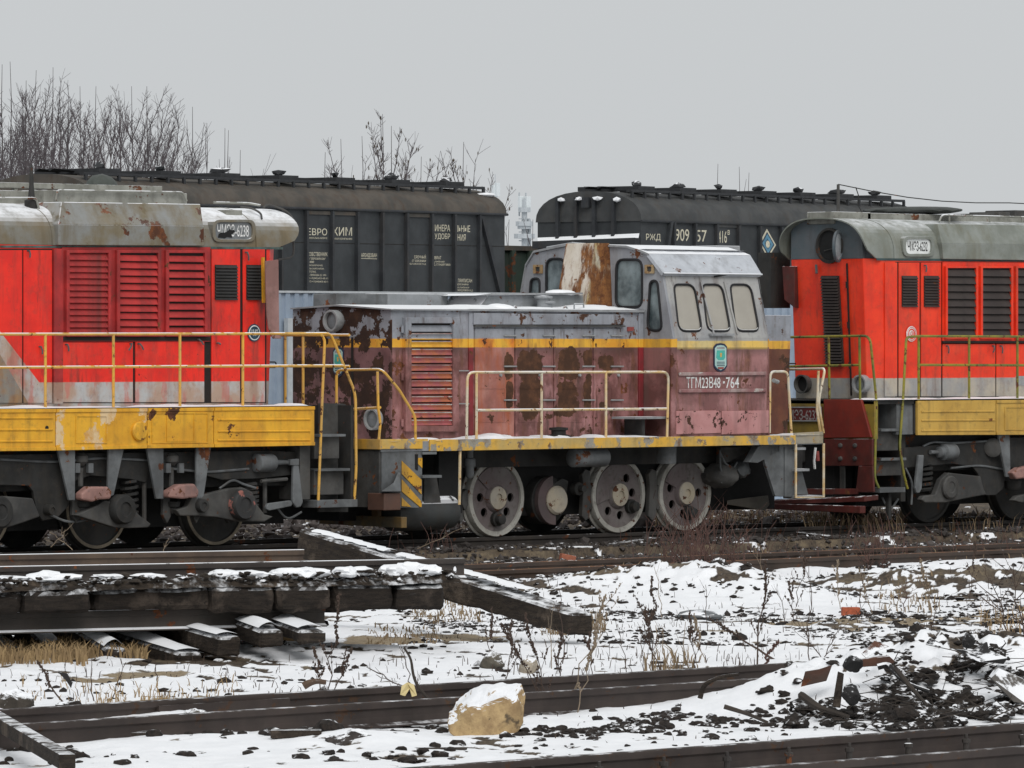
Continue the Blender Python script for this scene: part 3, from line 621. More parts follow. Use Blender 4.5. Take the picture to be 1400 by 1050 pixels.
# end platform: steps, dark stair cheek, grab posts
xs1 = Dk(487, 650).x
MB().box(xs1-.05, xs1, DY+.05, 2*YC-DY-.05, .55, zdL).build('buffer_beam', M_DARK, L)
MB().prism(roundpoly(pl(lambda a, b: onY(a, b, DY+.3), [(438, 551), (476, 552), (476, 601), (476, 700), (436, 700)]), [.01, .1, .01, .01, .01]), (0, .04, 0)).build('stair_cheek', M_UGREY, L)
for (a, b, y_, hh) in ((430, 464, 595, 32), (430, 470, 642, 34)):
    p, q_ = onY(a, y_, DY+.12), onY(b, y_+hh, DY+.12); MB().box(p.x, q_.x, DY+.12, DY+.28, q_.z, p.z).build('step_riser', M_UGREY, L, bevel=.01)
    MB().box(p.x, q_.x+.02, DY+.02, DY+.3, p.z-.02, p.z+.012).build('step_tread', M_UGREY2, L)
p, q_ = Dk(434, 684), Dk(489, 693); MB().box(p.x, q_.x, DY, DY+.3, q_.z, p.z).build('step_tread', M_UGREY2, L, bevel=.006)
MB().box(onY(417, 640, DY).x, onY(431, 640, DY).x, DY+.1, DY+.5, .6, zb).build('frame_gusset', M_UGREY, L)
railing(L, [fillet([rl(438, 456), rl(452, 456), rl(486, 538), rl(487, 640), rl(484, 690)], .12), fillet([onY(402, 456, DY+.2), rl(438, 456), rl(444, 464), rl(440, 560), rl(435, 688)], .1),
            [rl(440, 500), rl(470, 500)]], M_RAIL)
ex = xs1-.03
railing(L, [[V((ex, .2, zdL)), V((ex, .2, rl(450, 458).z))], [V((ex, .55, zdL)), V((ex, .55, rl(450, 458).z))], [V((ex, DY+.1, rl(450, 458).z)), V((ex, 1.6, rl(450, 458).z))], [V((ex, DY+.1, rl(450, 501).z)), V((ex, 1.6, rl(450, 501).z))]], M_RAIL, name='end_railing')
# bogie
BY = -.56
B = lambda px, py: onY(px, py, BY)
BB = lambda px, py: onY(px, py, BY-.1)
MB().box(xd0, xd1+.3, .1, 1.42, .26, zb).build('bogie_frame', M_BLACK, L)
MB().box(xd0, xd1-.1, BY+.12, BY+.2, .78, zb).build('bogie_side_sheet', M_DARK, L)
fr_pts = [(-40, 622), (350, 616), (420, 618), (408, 648), (352, 654), (300, 656), (240, 640), (200, 648), (196, 660), (175, 655), (120, 650), (92, 660), (92, 690), (75, 708), (55, 712), (47, 700), (42, 672), (36, 664), (-40, 662)]
plate(B, fr_pts, .05).build('bogie_side_frame', M_DARK, L, bevel=.008)
for pts in ([(-60, 680), (0, 678), (38, 681), (48, 706), (20, 716), (0, 722), (-60, 726)], [(96, 704), (128, 690), (136, 684), (170, 690), (185, 705), (200, 716), (196, 721), (170, 722), (150, 721), (125, 713)],
            [(234, 697), (250, 692), (255, 680), (280, 674), (310, 667), (325, 666), (338, 672), (345, 690), (355, 703), (367, 706), (355, 713), (318, 713), (290, 707), (265, 705), (240, 705)]):
    plate(BB, pts, .1).build('axlebox_arm', M_UGREY, L, bevel=.015)
def disc(t, fn, px, py, r, d, m, name): return MB().lathe(fn(px, py)+NY*.1, (0, -1, 0), [(r, -.04), (r, d*.7), (r*.88, d), (r*.5, d), (r*.45, d*.8), (.001, d*.8)], 28).build(name, m, t, smooth=True)
disc(L, BB, 157, 696, .19, .12, M_DARK, 'axlebox_cover')
disc(L, BB, 321, 690, .20, .12, weathered('chipped_pink_cover', (.05, .05, .05), (.03, .03, .03), rust=.3, rscale=7, rustc=((.3, .12, .1), (.2, .08, .06))), 'axlebox_cover')
for px, py, r in ((60, 697, .07), (267, 691, .09), (-10, 700, .2)): disc(L, BB, px, py, r, .08, M_DARK, 'pivot_boss')
LG = lambda px, py: onY(px, py, BY-.16)
for pts in ([(76, 614), (100, 614), (100, 684), (92, 684)], [(146, 613), (167, 613), (153, 677), (145, 680)], [(198, 612), (221, 612), (221, 682), (211, 682)], [(266, 611), (286, 611), (276, 678), (266, 690)]):
    plate(LG, pts, .04).build('hanger_bracket', M_UGREY2, L, bevel=.008)
    e = [LG(*pts[1]), LG(*pts[2])] if pts in () else None
for pts in ([(102, 674), (113, 665), (138, 665), (144, 671), (142, 682), (126, 683), (117, 686), (102, 683)], [(221, 671), (236, 662), (257, 661), (263, 671), (261, 680), (240, 682), (221, 680)]):
    plate(LG, pts, .14).build('pink_casting', M_PINK, L, bevel=.025)
for px in (118, 242):
    MB().lathe(LG(px, 684)+V((0, .1, -.02)), (0, 0, -1), [(.11, 0), (.1, .06), (.07, .08), (.07, .12), (.05, .15)], 16).build('stop_block', M_DARK, L, smooth=True)
    MB().tube([LG(px-1, 665)+V((0, .1, 0)), LG(px-1, 640)+V((0, .1, 0))], .035, 8).build('hanger_rod', M_UGREY, L, smooth=True)
    MB().lathe(LG(px, 628)+V((0, .12, 0)), (0, 0, 1), [(.05, -.08), (.1, -.03), (.1, .04), (.05, .08)], 14).build('hanger_cap', M_UGREY, L, smooth=True)
    for dx in (-8, 10): pp = LG(px+dx, 640); MB().box(pp.x-.04, pp.x+.04, pp.y+.05, pp.y+.1, pp.z-.06, pp.z+.06).build('hanger_lug', M_UGREY2, L)
for px, y0_, y1_ in ((180, 656, 708), (345, 660, 696)):
    c_ = B(px, y1_); spring(L, V((c_.x, BY+.05, c_.z)), .1, B(px, y0_).z-c_.z, M_DARK)
    c_ = B(px+17, y1_); MB().cyl(V((c_.x, BY, c_.z-.05)), V((c_.x, BY, c_.z+.45)), .03, n=8).build('guide_rod', M_UGREY, L, smooth=True)
a, b = BB(350, 633), BB(374, 632); MB().lathe(a, (1, 0, 0), [(.09, -.02), (.12, 0), (.12, .26), (.1, .3), (.04, .32), (.03, .55)], 20).build('brake_cylinder', M_UGREY2, L, smooth=True)
plate(BB, [(393, 628), (405, 627), (405, 636), (393, 636)], .06).build('rod_clevis', M_UGREY2, L, bevel=.008)
plate(BB, roundpoly([(398, 634), (405, 633), (411, 688), (404, 695), (397, 688)], 3) if False else [(398, 634), (405, 633), (411, 686), (408, 693), (402, 694), (397, 687)], .05).build('brake_lever', M_UGREY2, L, bevel=.012)
plate(BB, [(361, 692), (364, 688), (394, 684), (397, 688), (395, 692), (365, 698), (361, 696)], .05).build('brake_link', M_UGREY2, L, bevel=.01)
MB().tube([BB(357, 658), BB(392, 655)], .025, 8).build('brake_rod', M_UGREY, L, smooth=True)
for px in (131, 293, -32): wheelset(L, onY(px, 740, -.05).x, M_DARK, weathered('worn_tyre', (.26, .22, .16), (.14, .12, .09), rust=.2))
# round emblem
c_ = H(345, 455)+NY*.03; e = MB().lathe(c_, (0, -1, 0), [(.115, 0), (.115, .008), (.001, .01)], 28).build('emblem', plain('emblem_blue', (.03, .07, .10), .4), L)
MB().lathe(c_+NY*.012, (0, -1, 0), [(.098, 0), (.085, .002)], 28, cap=False).build('emblem_ring', M_WHITE, e)
text('emblem_lettering', 'ЧМЭ', c_+V((-.06, -.01, -.045)), (.12, 0, 0), (0, 0, .09), M_WHITE, e)

# ================================================================== 2. red locomotive behind
baseR = onY(1300, 700, YC); RX = baseR.x
Rr = thing('locomotive', 'orange red hood locomotive with open round headlight and black louvres coupled to the maroon engine', 'locomotive', (RX, YC, 0), 'locomotives standing on the far track')
zwR = H(1230, 517).z; zdR = Dk(1300, 546).z; zgR = H(1250, 354).z; ztR = 4.47
OR, OR2 = lin((240, 64, 32)), lin((222, 52, 28))
def fadeR(k, c, x, z, n1, n2):
    up = k.ss(z, zwR+.01, zwR+.05); f = k.math('MULTIPLY', up, k.ss(k.noise(1.7, 7, .66, stretch=(1, 1, .6), loc=(6, 2, 1)), .5, .7)); c = k.mix(k.math('MULTIPLY', f, .45), c, lin((216, 88, 60)))
    s_ = k.ss(k.noise(2.4, 8, .7, stretch=(1.5, 1.5, .3), loc=(1, 6, 8)), .54, .72); return k.mix(k.math('MULTIPLY', s_, .5), c, (.11, .045, .03))
def bandR(c1, c2): return [(zwR, c1, c2)]
M_RSIDE = weathered('orange_red_bodywork', OR, OR2, dirt=.32, streak=.28, rough=.45, bands=bandR(lin((150, 150, 148)), lin((176, 168, 152))), side=fadeR, dirtc=(.13, .05, .03))
M_RROOF = weathered('greenish_grey_roof', lin((134, 138, 132)), lin((112, 116, 108)), dirt=.3, streak=.45, rough=.55, snow=1.0, slo=.6, sw=.5, soft=.6, dirtc=(.13, .12, .07))
M_RFACE = weathered('blue_grey_face', lin((92, 96, 100)), lin((78, 90, 95)), dirt=.35, streak=.3, rough=.55)
M_RYEL = weathered('dull_yellow_valance', lin((200, 162, 78)), lin((184, 146, 68)), dirt=.4, streak=.45, rough=.6, rust=.03)
M_RLOUV = weathered('black_brown_slats', (.045, .034, .03), (.03, .022, .02), dirt=.5, rust=.1)
M_PLOW = weathered('dark_red_guard', lin((96, 40, 34)), lin((70, 32, 28)), dirt=.5, streak=.3, rough=.6, rust=.08, snow=.35)
M_OCHRE = weathered('ochre_beam', lin((140, 118, 48)), lin((120, 102, 46)), dirt=.45, streak=.4)
xRe = H(1191, 355).x; xR1 = H(1760, 500).x
prR = big_hood(Rr, xRe, -1, xR1, zdR, zgR, ztR, M_RSIDE, M_RROOF, M_RFACE, lean=.10, visor=.14, nar=.16)
Fx = xRe-.012
F = lambda px, py: onX(px, py, Fx)
MB().prism([p+NY*.004 for p in pl(H, [(1224, 358), (1560, 361), (1560, 543), (1224, 543)])], (0, .004, 0)).build('gap_shade_sheet', M_SEAM, Rr)  # dark sheet that deepens the shade between these door panels by colour
for a, b, hd in ((1208, 1226, ()), (1227, 1256.5, ()), (1257.5, 1286, ((1262, 363, 0, 9),))):
    d_ = door(Rr, H, a, b, 359, 542, M_RSIDE, handles=hd, gap=.6)
    if a > 1220: grille(d_, lambda px, py: H(px, py)+NY*.024, a+4, b-4.5, 377, 419.5, 11, M_RLOUV)
MB().prism([p+NY*.03 for p in pl(H, [(1287, 358), (1560, 361), (1560, 467), (1287, 467)])], (0, .03, 0)).build('louvre_surround', M_RSIDE, Rr, bevel=.006)
for k in range(5):
    a = 1288+48*k; louvre_bay(Rr, HL, a, a+44, 364, 463, 9, M_RSIDE, M_RLOUV, fw=2.6, open_=.85)
MB().prism([p+NY*.05 for p in pl(H, [(1286, 466), (1560, 466), (1560, 469), (1286, 469)])], (0, .05, 0)).build('rain_strip', M_SEAM, Rr)
for k in range(4): a = 1287+73.5*k; door(Rr, H, a, a+73, 470, 542, M_RSIDE, handles=((a+5, 473, 1, 10), (a+68, 473, -1, 9)), gap=.6)
MB().prism([p+NY*.012 for p in pl(H, [(1198, 353), (1500, 356), (1500, 359), (1198, 356)])], (0, .012, 0)).build('gutter', plain('dark_teal_gutter', lin((58, 80, 80)), .6, c2=lin((50, 60, 58))), Rr)
number_window(Rr, prR, 1235, 1278, 323, 351, 'ЧМЭЗ-6232', M_RROOF, plain('white_number_glass', (.74, .76, .74), .35, .5, .1), plain('black_lettering', (.015, .015, .015), .6))
for px in (1222,): roof_band(Rr, prR, H(px, 335).x, M_RROOF, .09)
cv = [onY(1290, 354, yc0), onY(1560, 358, yc0), onY(1560, 336, yc0), onY(1288, 333, yc0)]
MB().prism(cv, (0, .12, 0)).build('cover_skirt', M_RROOF, Rr, bevel=.008)
tp = [onY(1560, 336, yc0), onY(1288, 333, yc0), onY(1282, 306, yc0+.14), onY(1560, 310, yc0+.14)]
MB().hexa([tp[1], tp[0], tp[3], tp[2]], [p+V((0, .6, 0)) for p in (tp[1], tp[0], tp[3], tp[2])]).build('fan_cover', M_RROOF, Rr, bevel=.008)
p, q_ = onY(1186, 308, .5), onY(1560, 300, .5); MB().box(p.x, q_.x, .5, 1.2, 4.2, onY(1230, 292, .5).z).build('roof_grille_box', M_PALE, Rr, bevel=.01)
dm = MB().lump(onY(1248, 288, 1.0), 0.85, .42, .06, 3, .05).build('fan_cowl', plain('dark_cowl', (.06, .065, .06)), Rr, smooth=True)
railing(Rr, [fillet([onY(1284, 303, .2), onY(1288, 294, .2), onY(1560, 301, .2)], .06)] + [[onY(px, 304, .2), onY(px, 296, .2)] for px in (1298, 1353, 1397)], M_PALE, .014, 'roof_rail')
railing(Rr, [fillet([onY(1078, 314, 1.5), onY(1086, 307, 1.4), onY(1110, 303, 1.0), onY(1113, 307, 1.0)], .05)], M_UGREY, .012, 'roof_rail')
p = onY(1120, 303, .8); MB().box(p.x, p.x+.8, .5, 1.05, 4.38, 4.56).build('roof_hatch', M_PALE, Rr, bevel=.012)
for k in range(5): x_ = onY(1330+k*22, 290, 1.1).x; MB().box(x_, x_+.26, .9, 1.5, 4.45, 4.6+.03*(k % 3)).build('roof_fan_frame', M_UGREY, Rr, bevel=.01)
# face: headlight with open lid, tall grille door, marker lamps
hc = F(1135, 336)
o = MB().lathe(hc, (-1, 0, 0), [(.235, -.02), (.26, .0), (.26, .035), (.225, .04), (.215, -.0)], 32, cap=False).build('headlight', M_DARK, Rr, smooth=True)
MB().lathe(hc+V((.0, 0, 0)), (-1, 0, 0), [(.225, .004), (.001, .006)], 32, cap=False).build('headlight_well', M_BLACK, o)
MB().prism([F(*p)+V((-.012, 0, 0)) for p in ((1141, 331), (1148, 331), (1147, 337), (1149, 341), (1146, 349), (1140, 349), (1143, 341))], (-.004, 0, 0)).build('broken_reflector', M_WHITE, o)
MB().tube([F(1128, 343)+V((-.02, 0, 0)), F(1140, 340)+V((-.03, 0, 0)), F(1143, 334)+V((-.02, 0, 0))], .008, 5).build('bulb_bracket', M_UGREY, o)
lc = F(1154, 337)+V((-.17, 0, 0)); lax = V((-.62, -.78, 0))
lax = V((.45, -.9, 0)).normalized()
o = MB().lathe(lc, lax, [(.001, 0), (.22, 0), (.235, .015), (.235, .04), (.2, .045), (.19, .02), (.001, .02)], 28, cap=False).build('headlight_lid', M_RFACE, Rr, smooth=True)
MB().lathe(lc+lax*.03, lax, [(.2, 0), (.001, .012)], 28, cap=False).build('lid_glass', plain('pale_lid_glass', (.42, .45, .46), .2, .6), o)
fl = V((0, 0, 1))
dq = [F(1121, 357), F(1156, 357), F(1160, 541), F(1126, 541)]
def Fl(px, py):                                     # the slightly leaning face
    p = onX(px, py, Fx); k = (zgR-p.z)/(zgR-zdR); return onX(px, py, Fx+.07*max(0, k))
gq = [(1124, 377), (1147, 377), (1154, 500), (1131, 500)]
g = MB().prism([Fl(*p)+V((-.02, 0, 0)) for p in gq], (.03, 0, 0))
for k in range(30):
    y_ = 378+k*4.1; a, b = 1124+(y_-377)*.057, 1147+(y_-377)*.057
    g.hexa([Fl(a, y_+3)+V((-.05, 0, 0)), Fl(b, y_+3)+V((-.05, 0, 0)), Fl(b, y_)+V((-.025, 0, 0)), Fl(a, y_)+V((-.025, 0, 0))], [Fl(a, y_+3.3)+V((-.045, 0, 0)), Fl(b, y_+3.3)+V((-.045, 0, 0)), Fl(b, y_+.5)+V((-.02, 0, 0)), Fl(a, y_+.5)+V((-.02, 0, 0))])
g.build('face_grille', M_RLOUV, Rr)
for a, b in (((1157, 360), (1163, 541)),): MB().prism([Fl(a[0], a[1])+V((-.006, 0, 0)), Fl(a[0]+1.4, a[1])+V((-.006, 0, 0)), Fl(b[0]+1.4, b[1])+V((-.006, 0, 0)), Fl(*b)+V((-.006, 0, 0))], (.02, 0, 0)).build('door_seam', M_SEAM, Rr)
for k in range(3): MB().tube([Fl(1158+2*k, 385+55*k)+V((-.01, 0, 0)), Fl(1158+2*k+.5, 394+55*k)+V((-.01, 0, 0))], .018, 6).build('hinge', M_SEAM, Rr)
MB().tube([Fl(1117, 362)+V((-.02, 0, 0)), Fl(1119, 374)+V((-.04, 0, 0))], .02, 6).build('handle', M_HANDLE, Rr, smooth=True)
lens_lamp(Rr, Fl(1184, 525), (-1, 0, 0), .12, .16, 'marker_lamp')
o = MB().lathe(Fl(1101, 525), (-1, 0, 0), [(.13, 0), (.14, .1), (.12, .1), (.11, .03)], 24, cap=False).build('marker_lamp', M_UGREY, Rr, smooth=True); MB().lathe(Fl(1101, 525)+V((-.035, 0, 0)), (-1, 0, 0), [(.118, 0), (.001, .002)], 20, cap=False).build('lens', M_BLACK, o)
# snow guard flap hanging from the far shoulder
fx = Fx+.05
MB().prism([onX(px, py, fx-.1) for px, py in ((1069, 364), (1086, 364), (1086, 421), (1072, 410))], (.12, 0, 0)).build('side_flap', M_PLOW, Rr, bevel=.01)
MB().box(fx-.12, fx+.3, 1.72, 1.98, onX(1080, 421, fx).z, onX(1080, 345, fx).z).build('side_flap_bracket', M_DARK, Rr)
# antenna post and wire
a0, a1 = onY(1146, 300, .76), onY(1146, 252, .76)
MB().tube([a0-V((0, 0, .25)), a1], .03, 8, r2=.022).build('antenna_post', M_UGREY, Rr, smooth=True)
a2 = onY(1400, 277, .76)
wp = [a1+(a2-a1)*(k/12*2.2)+V((0, 0, -.10*math.sin(min(1, k/12*2.2)*math.pi))) for k in range(13)]
MB().tube(wp, .008, 5).build('antenna_wire', M_DARK, Rr)
MB().tube([onY(*p, .76) for p in ((1170, 256), (1174, 268), (1173, 280), (1178, 290), (1187, 297), (1198, 300))], .008, 5).build('antenna_lead', M_DARK, Rr)
# deck, valance, steps, railing
xr0 = Dk(1197, 600).x; xr1 = Dk(1252, 600).x
deck_mass(Rr, xr1, xR1+.3, zdR, Dk(1300, 592).z, M_DARK)
MB().box(xr0, xr1+.1, DY+.03, 2*YC-DY-.03, zdR-.06, zdR-.003).build('end_platform', M_DARK, Rr)
valance(Rr, 1253, 1360.5, 548, 547, 595, 594.5, M_RYEL, ribs=((563, 1258, 1358), (575, 1258, 1358), (589, 1258, 1358)), trim=False)
valance(Rr, 1360.5, 1470, 547, 546, 594.5, 594, M_RYEL, frame=((1372, 1440, 556, 588),))
valance(Rr, 1470, 1580, 546, 545, 594, 593, M_RYEL)
snow_strip(Rr, xr0, xR1, DY-.02, HY-.02, zdR, .03, seed=4)
MB().box(xr1-.35, xr1+.02, DY+.06, DY+.5, Dk(1240, 594).z, zdR-.06).build('stair_cheek', M_UGREY2, Rr)
MB().box(xr1-.1, xr1, DY+.2, DY+1.2, .35, zdR-.05).build('stair_wall', M_DARK, Rr)
for (a, b, y_, hh) in ((1199, 1228, 588, 28), (1199, 1232, 628, 22)):
    p, q_ = onY(a, y_, DY+.15), onY(b, y_+hh, DY+.15); MB().box(p.x, q_.x, DY+.15, DY+.45, q_.z, p.z-.02).build('step_riser', M_UGREY, Rr, bevel=.01)
    MB().box(p.x-.02, q_.x, DY+.05, DY+.5, p.z-.018, p.z+.02).build('step_tread', M_UGREY2, Rr)
p, q_ = Dk(1203, 667), Dk(1238, 673); MB().box(p.x, q_.x, DY, DY+.35, q_.z, p.z).build('step_tread', M_UGREY2, Rr, bevel=.006)
MB().box(p.x+.3, p.x+.36, DY+.1, DY+.16, .1, p.z).build('step_bracket', M_DARK, Rr)
BX = xr0
Bm = lambda px, py: onX(px, py, BX)
yb0, yb1 = DY+.02, 2*YC-DY-.02
bm_ = MB().box(BX, BX+.08, yb0, yb1, Bm(1150, 600).z, zdR-.01).build('buffer_beam', M_OCHRE, Rr, bevel=.008)
def Bq(pts, t=.04, d=.0): return MB().prism([Bm(*p)+V((-d, 0, 0)) for p in pts], (-t, 0, 0))
Bq([(1129, 546), (1180, 546), (1194, 598), (1129, 599)], .05).build('guard_plate', weathered('brick_red_guard', lin((128, 46, 34)), lin((104, 38, 30)), dirt=.3, streak=.25), Rr, bevel=.01)
Bq([(1129, 600), (1195, 600), (1195, 637), (1129, 637)], .04).build('guard_plate', M_PLOW, Rr, bevel=.01)
Bq([(1176, 637), (1195, 637), (1197, 673), (1172, 673)], .04).build('guard_post', M_PLOW, Rr, bevel=.01)
Bq([(1040, 668), (1176, 668), (1174, 676), (1040, 676)], .05).build('guard_bar', M_PLOW, Rr, bevel=.01)
for (px, py) in ((1152, 609), (1172, 609), (1152, 627), (1172, 627)): MB().lathe(Bm(px, py)+V((-.04, 0, 0)), (-1, 0, 0), [(.035, 0), (.03, .03), (.001, .04)], 10).build('bolt', M_UGREY, Rr, smooth=True)
MB().box(BX+.1, BX+.5, .1, 1.4, .4, zdR-.2).build('coupler_pocket', M_BLACK, Rr)
Bq([(1150, 637), (1156, 637), (1156, 669), (1150, 669)], .03).build('guard_post', M_DARK, Rr)
g = MB().hexa([onX(1040, 685, BX-.25), onX(1182, 679, BX-.25), onX(1182, 686, BX-.25), onX(1040, 690, BX-.25)], [p+V((.3, 0, .02)) for p in (onX(1040, 685, BX-.25), onX(1182, 679, BX-.25), onX(1182, 686, BX-.25), onX(1040, 690, BX-.25))]).build('rail_guard', M_PLOW, Rr, bevel=.01)
g = MB().hexa([onX(1030, 688, BX-.35), onX(1176, 692, BX-.35), onX(1176, 702, BX-.35), onX(1030, 695, BX-.35)], [p+V((.12, 0, .0)) for p in (onX(1030, 688, BX-.35), onX(1176, 692, BX-.35), onX(1176, 702, BX-.35), onX(1030, 695, BX-.35))]).build('rail_guard', M_PLOW, Rr, bevel=.01)
# red number plate on the beam
npq = [(1068, 556), (1125, 556), (1125, 576), (1068, 576)]
n_ = Bq(npq, .025).build('number_plate', weathered('maroon_number_plate', lin((110, 36, 34)), lin((92, 34, 34)), dirt=.4), Rr, bevel=.004)
MB().holed([Bm(*p)+V((-.025, 0, 0)) for p in npq], [[Bm(*p)+V((-.025, 0, 0)) for p in ((1070, 557.5), (1123.5, 557.5), (1123.5, 574.5), (1070, 574.5))]], (-.008, 0, 0)).build('plate_rim', M_CHROME, n_)
a, b, c = Bm(1074, 574)+V((-.03, 0, 0)), Bm(1121, 574)+V((-.03, 0, 0)), Bm(1074, 560)+V((-.03, 0, 0)); text('number_lettering', 'ЧМЭЗ-6232', a, b-a, c-a, plain('cast_metal_lettering', (.33, .31, .3), .5), n_)
rr = lambda px, py: onY(px, py, DY+.03)
zr1, zr2 = rr(1300, 460).z, rr(1300, 499).z
railing(Rr, [fillet([rr(1236, 650), rr(1230, 610), rr(1235, 540), rr(1239, 461), rr(1256, 459.5), rr(1560, 461)], .07), [rr(1255, 499), rr(1560, 500)], [rr(1236, 650), rr(1241, 668)]], M_RAILR)
for px in (1256, 1325, 1391, 1458): railing(Rr, [[rr(px, 460), rr(px, 548)]], M_RAILR, name='railing_post')
ra = lambda px, py: onX(px, py, BX+.05)
railing(Rr, [fillet([ra(1078, 461), ra(1186, 459)+V((0, .02, 0)), rr(1190, 465), rr(1198, 545), rr(1196, 655), rr(1202, 668)], .09), [ra(1078, 501), ra(1176, 499)]] + [[ra(px, 460), ra(px+1, 548)] for px in (1133, 1175)], M_RAILR, name='end_railing')
railing(Rr, [fillet([Fl(1088, 504)+V((0, .02, 0)), Fl(1088, 504)+V((-.2, 0, 0)), Fl(1088, 497)+V((-.2, 0, 0)), Fl(1088, 497)], .03)], M_DARK, .01, 'grab_iron')
# bogie of the engine behind
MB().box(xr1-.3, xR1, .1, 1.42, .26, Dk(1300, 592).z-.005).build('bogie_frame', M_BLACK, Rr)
MB().box(xr1+.1, xR1, BY+.12, BY+.2, .78, Dk(1300, 594).z-.005).build('bogie_side_sheet', M_DARK, Rr)
plate(B, [(1232, 612), (1330, 604), (1366, 598), (1560, 598), (1560, 640), (1400, 640), (1374, 640), (1368, 668), (1358, 677), (1344, 677), (1338, 668), (1334, 648), (1326, 638), (1300, 634), (1232, 640)], .05).build('bogie_side_frame', M_DARK, Rr, bevel=.008)
plate(BB, [(1253, 683), (1256, 678), (1272, 676), (1280, 655), (1290, 646), (1334, 651), (1338, 668), (1342, 676), (1310, 682), (1286, 687), (1258, 687)], .1).build('axlebox_arm', M_UGREY, Rr, bevel=.015)
plate(BB, [(1378, 684), (1384, 678), (1420, 670), (1500, 670), (1500, 690), (1390, 687)], .1).build('axlebox_arm', M_UGREY, Rr, bevel=.015)
disc(Rr, BB, 1290, 666, .17, .06, M_UGREY, 'axlebox_cover'); disc(Rr, BB, 1413, 666, .17, .06, M_UGREY, 'axlebox_cover')
plate(LG, [(1362, 594), (1378, 594), (1379, 652), (1373, 652)], .04).build('hanger_bracket', M_UGREY2, Rr, bevel=.008)
plate(LG, [(1374, 646), (1385, 639), (1402, 636), (1410, 645), (1408, 652), (1380, 655)], .14).build('pink_casting', M_PINK, Rr, bevel=.025)
MB().lathe(LG(1392, 655)+V((0, .1, -.02)), (0, 0, -1), [(.13, 0), (.12, .1), (.09, .14)], 16).build('stop_block', M_DARK, Rr, smooth=True)
a = BB(1288, 618); MB().lathe(a, (1, 0, 0), [(.03, -.26), (.03, -.1), (.08, -.08), (.08, 0), (.12, .02), (.12, .25), (.09, .29)], 20).build('brake_cylinder', M_UGREY2, Rr, smooth=True)
plate(BB, [(1253, 622), (1260, 622), (1257, 668), (1254, 674), (1250, 674), (1248, 667)], .05).build('brake_lever', M_UGREY2, Rr, bevel=.012)
c_ = B(1267, 674); spring(Rr, V((c_.x, BY+.05, c_.z)), .11, .45, M_DARK)
MB().lathe(BB(1357, 612), (-.5, -.8, 0), [(.13, 0), (.14, .03), (.1, .05), (.001, .05)], 20).build('sand_lid', M_UGREY, Rr, smooth=True)
for px in (1268, 1389): wheelset(Rr, onY(px, 710, -.05).x, M_DARK, M_DARK)
c_ = H(1243.5, 456.5)+NY*.03; e = MB().lathe(c_, (0, -1, 0), [(.115, 0), (.115, .006), (.001, .008)], 28).build('emblem', M_RSIDE, Rr)
for r_ in (.112, .09, .055): MB().lathe(c_+NY*.009, (0, -1, 0), [(r_, 0), (r_-.012, .003)], 28, cap=False).build('emblem_ring', M_WHITE, e)
text('emblem_lettering', 'R', c_+V((-.03, -.01, -.035)), (.06, 0, 0), (0, 0, .07), M_WHITE, e)
pq = MB().prism([p+NY*.03 for p in pl(H, [(1387, 514), (1402, 514), (1402, 527), (1387, 527)])], (0, .01, 0)).build('data_plate', M_CHROME, Rr)

# brake pipes and sagging hoses among the running gear
for par, runs in ((L, (((0, 628), (70, 632), (140, 626), (215, 630)), ((228, 640), (280, 646), (340, 641)), ((300, 668), (318, 655), (332, 662), (352, 668)), ((60, 700), (95, 716), (128, 708)), ((376, 690), (392, 712), (412, 700)))),
                  (Rr, (((1238, 640), (1248, 660), (1246, 690)), ((1300, 640), (1340, 636), (1372, 642)), ((1206, 680), (1216, 700), (1228, 682)), ((1262, 610), (1275, 604), (1300, 606), (1350, 603))))):
    for r_ in runs: MB().tube(fillet([onY(px, py, -.62) for px, py in r_], .2), .016, 6).build('brake_pipe', M_UGREY2, par, smooth=True)
for px in (104, 228, 268, 312): MB().prism([BB(px+a, 700+b) for a, b in ((-4, -24), (4, -26), (6, 6), (1, 16), (-5, 4))], (0, .06, 0)).build('brake_shoe', M_UGREY, L, bevel=.012)
for px in (155, 178, 312, 330, 262): MB().lathe(BB(px, 684)+V((0, -.02, 0)), (0, -1, 0), [(.022, 0), (.022, .025), (.001, .03)], 6).build('bolt', M_UGREY2, L)
# ================================================================== 3. small maroon engine between them
Xh = H(535, 500).x                         # front of its hood
TX = H(720, 700).x
T = thing('locomotive', 'small rusted maroon and grey shunting engine with a cab, between the two red engines', 'locomotive', (TX, YC, 0), 'locomotives standing on the far track')
def X2(px, py, Y=HY): return onY(px, py, Y).x-TX
zy1, zy0 = H(560, 463).z, H(560, 475).z
GREY, GREY2 = lin((150, 153, 160)), lin((132, 136, 142))
MAR, MAR2 = lin((146, 100, 97)), lin((102, 66, 62))
YEL, YEL2 = lin((226, 174, 60)), lin((214, 150, 50))
bands = [(zy1, YEL, YEL2), (zy0, MAR, MAR2)]
def bl(px0, px1, py0, py1, fn=H):
    a, b = fn(px0, py0), fn(px1, py1); return ((a.x+b.x)/2-TX, (a.z+b.z)/2, abs(b.x-a.x)/2, abs(a.z-b.z)/2)
BL = [bl(706, 740, 478, 518), bl(708, 738, 510, 574), bl(761, 791, 476, 520), bl(761, 790, 522, 570), bl(796, 810, 478, 502), bl(816, 838, 486, 506), bl(688, 701, 482, 520), bl(690, 701, 520, 560), bl(818, 828, 550, 560), bl(796, 808, 510, 560)]
BR, BR2 = (.058, .027, .015), (.12, .052, .026)
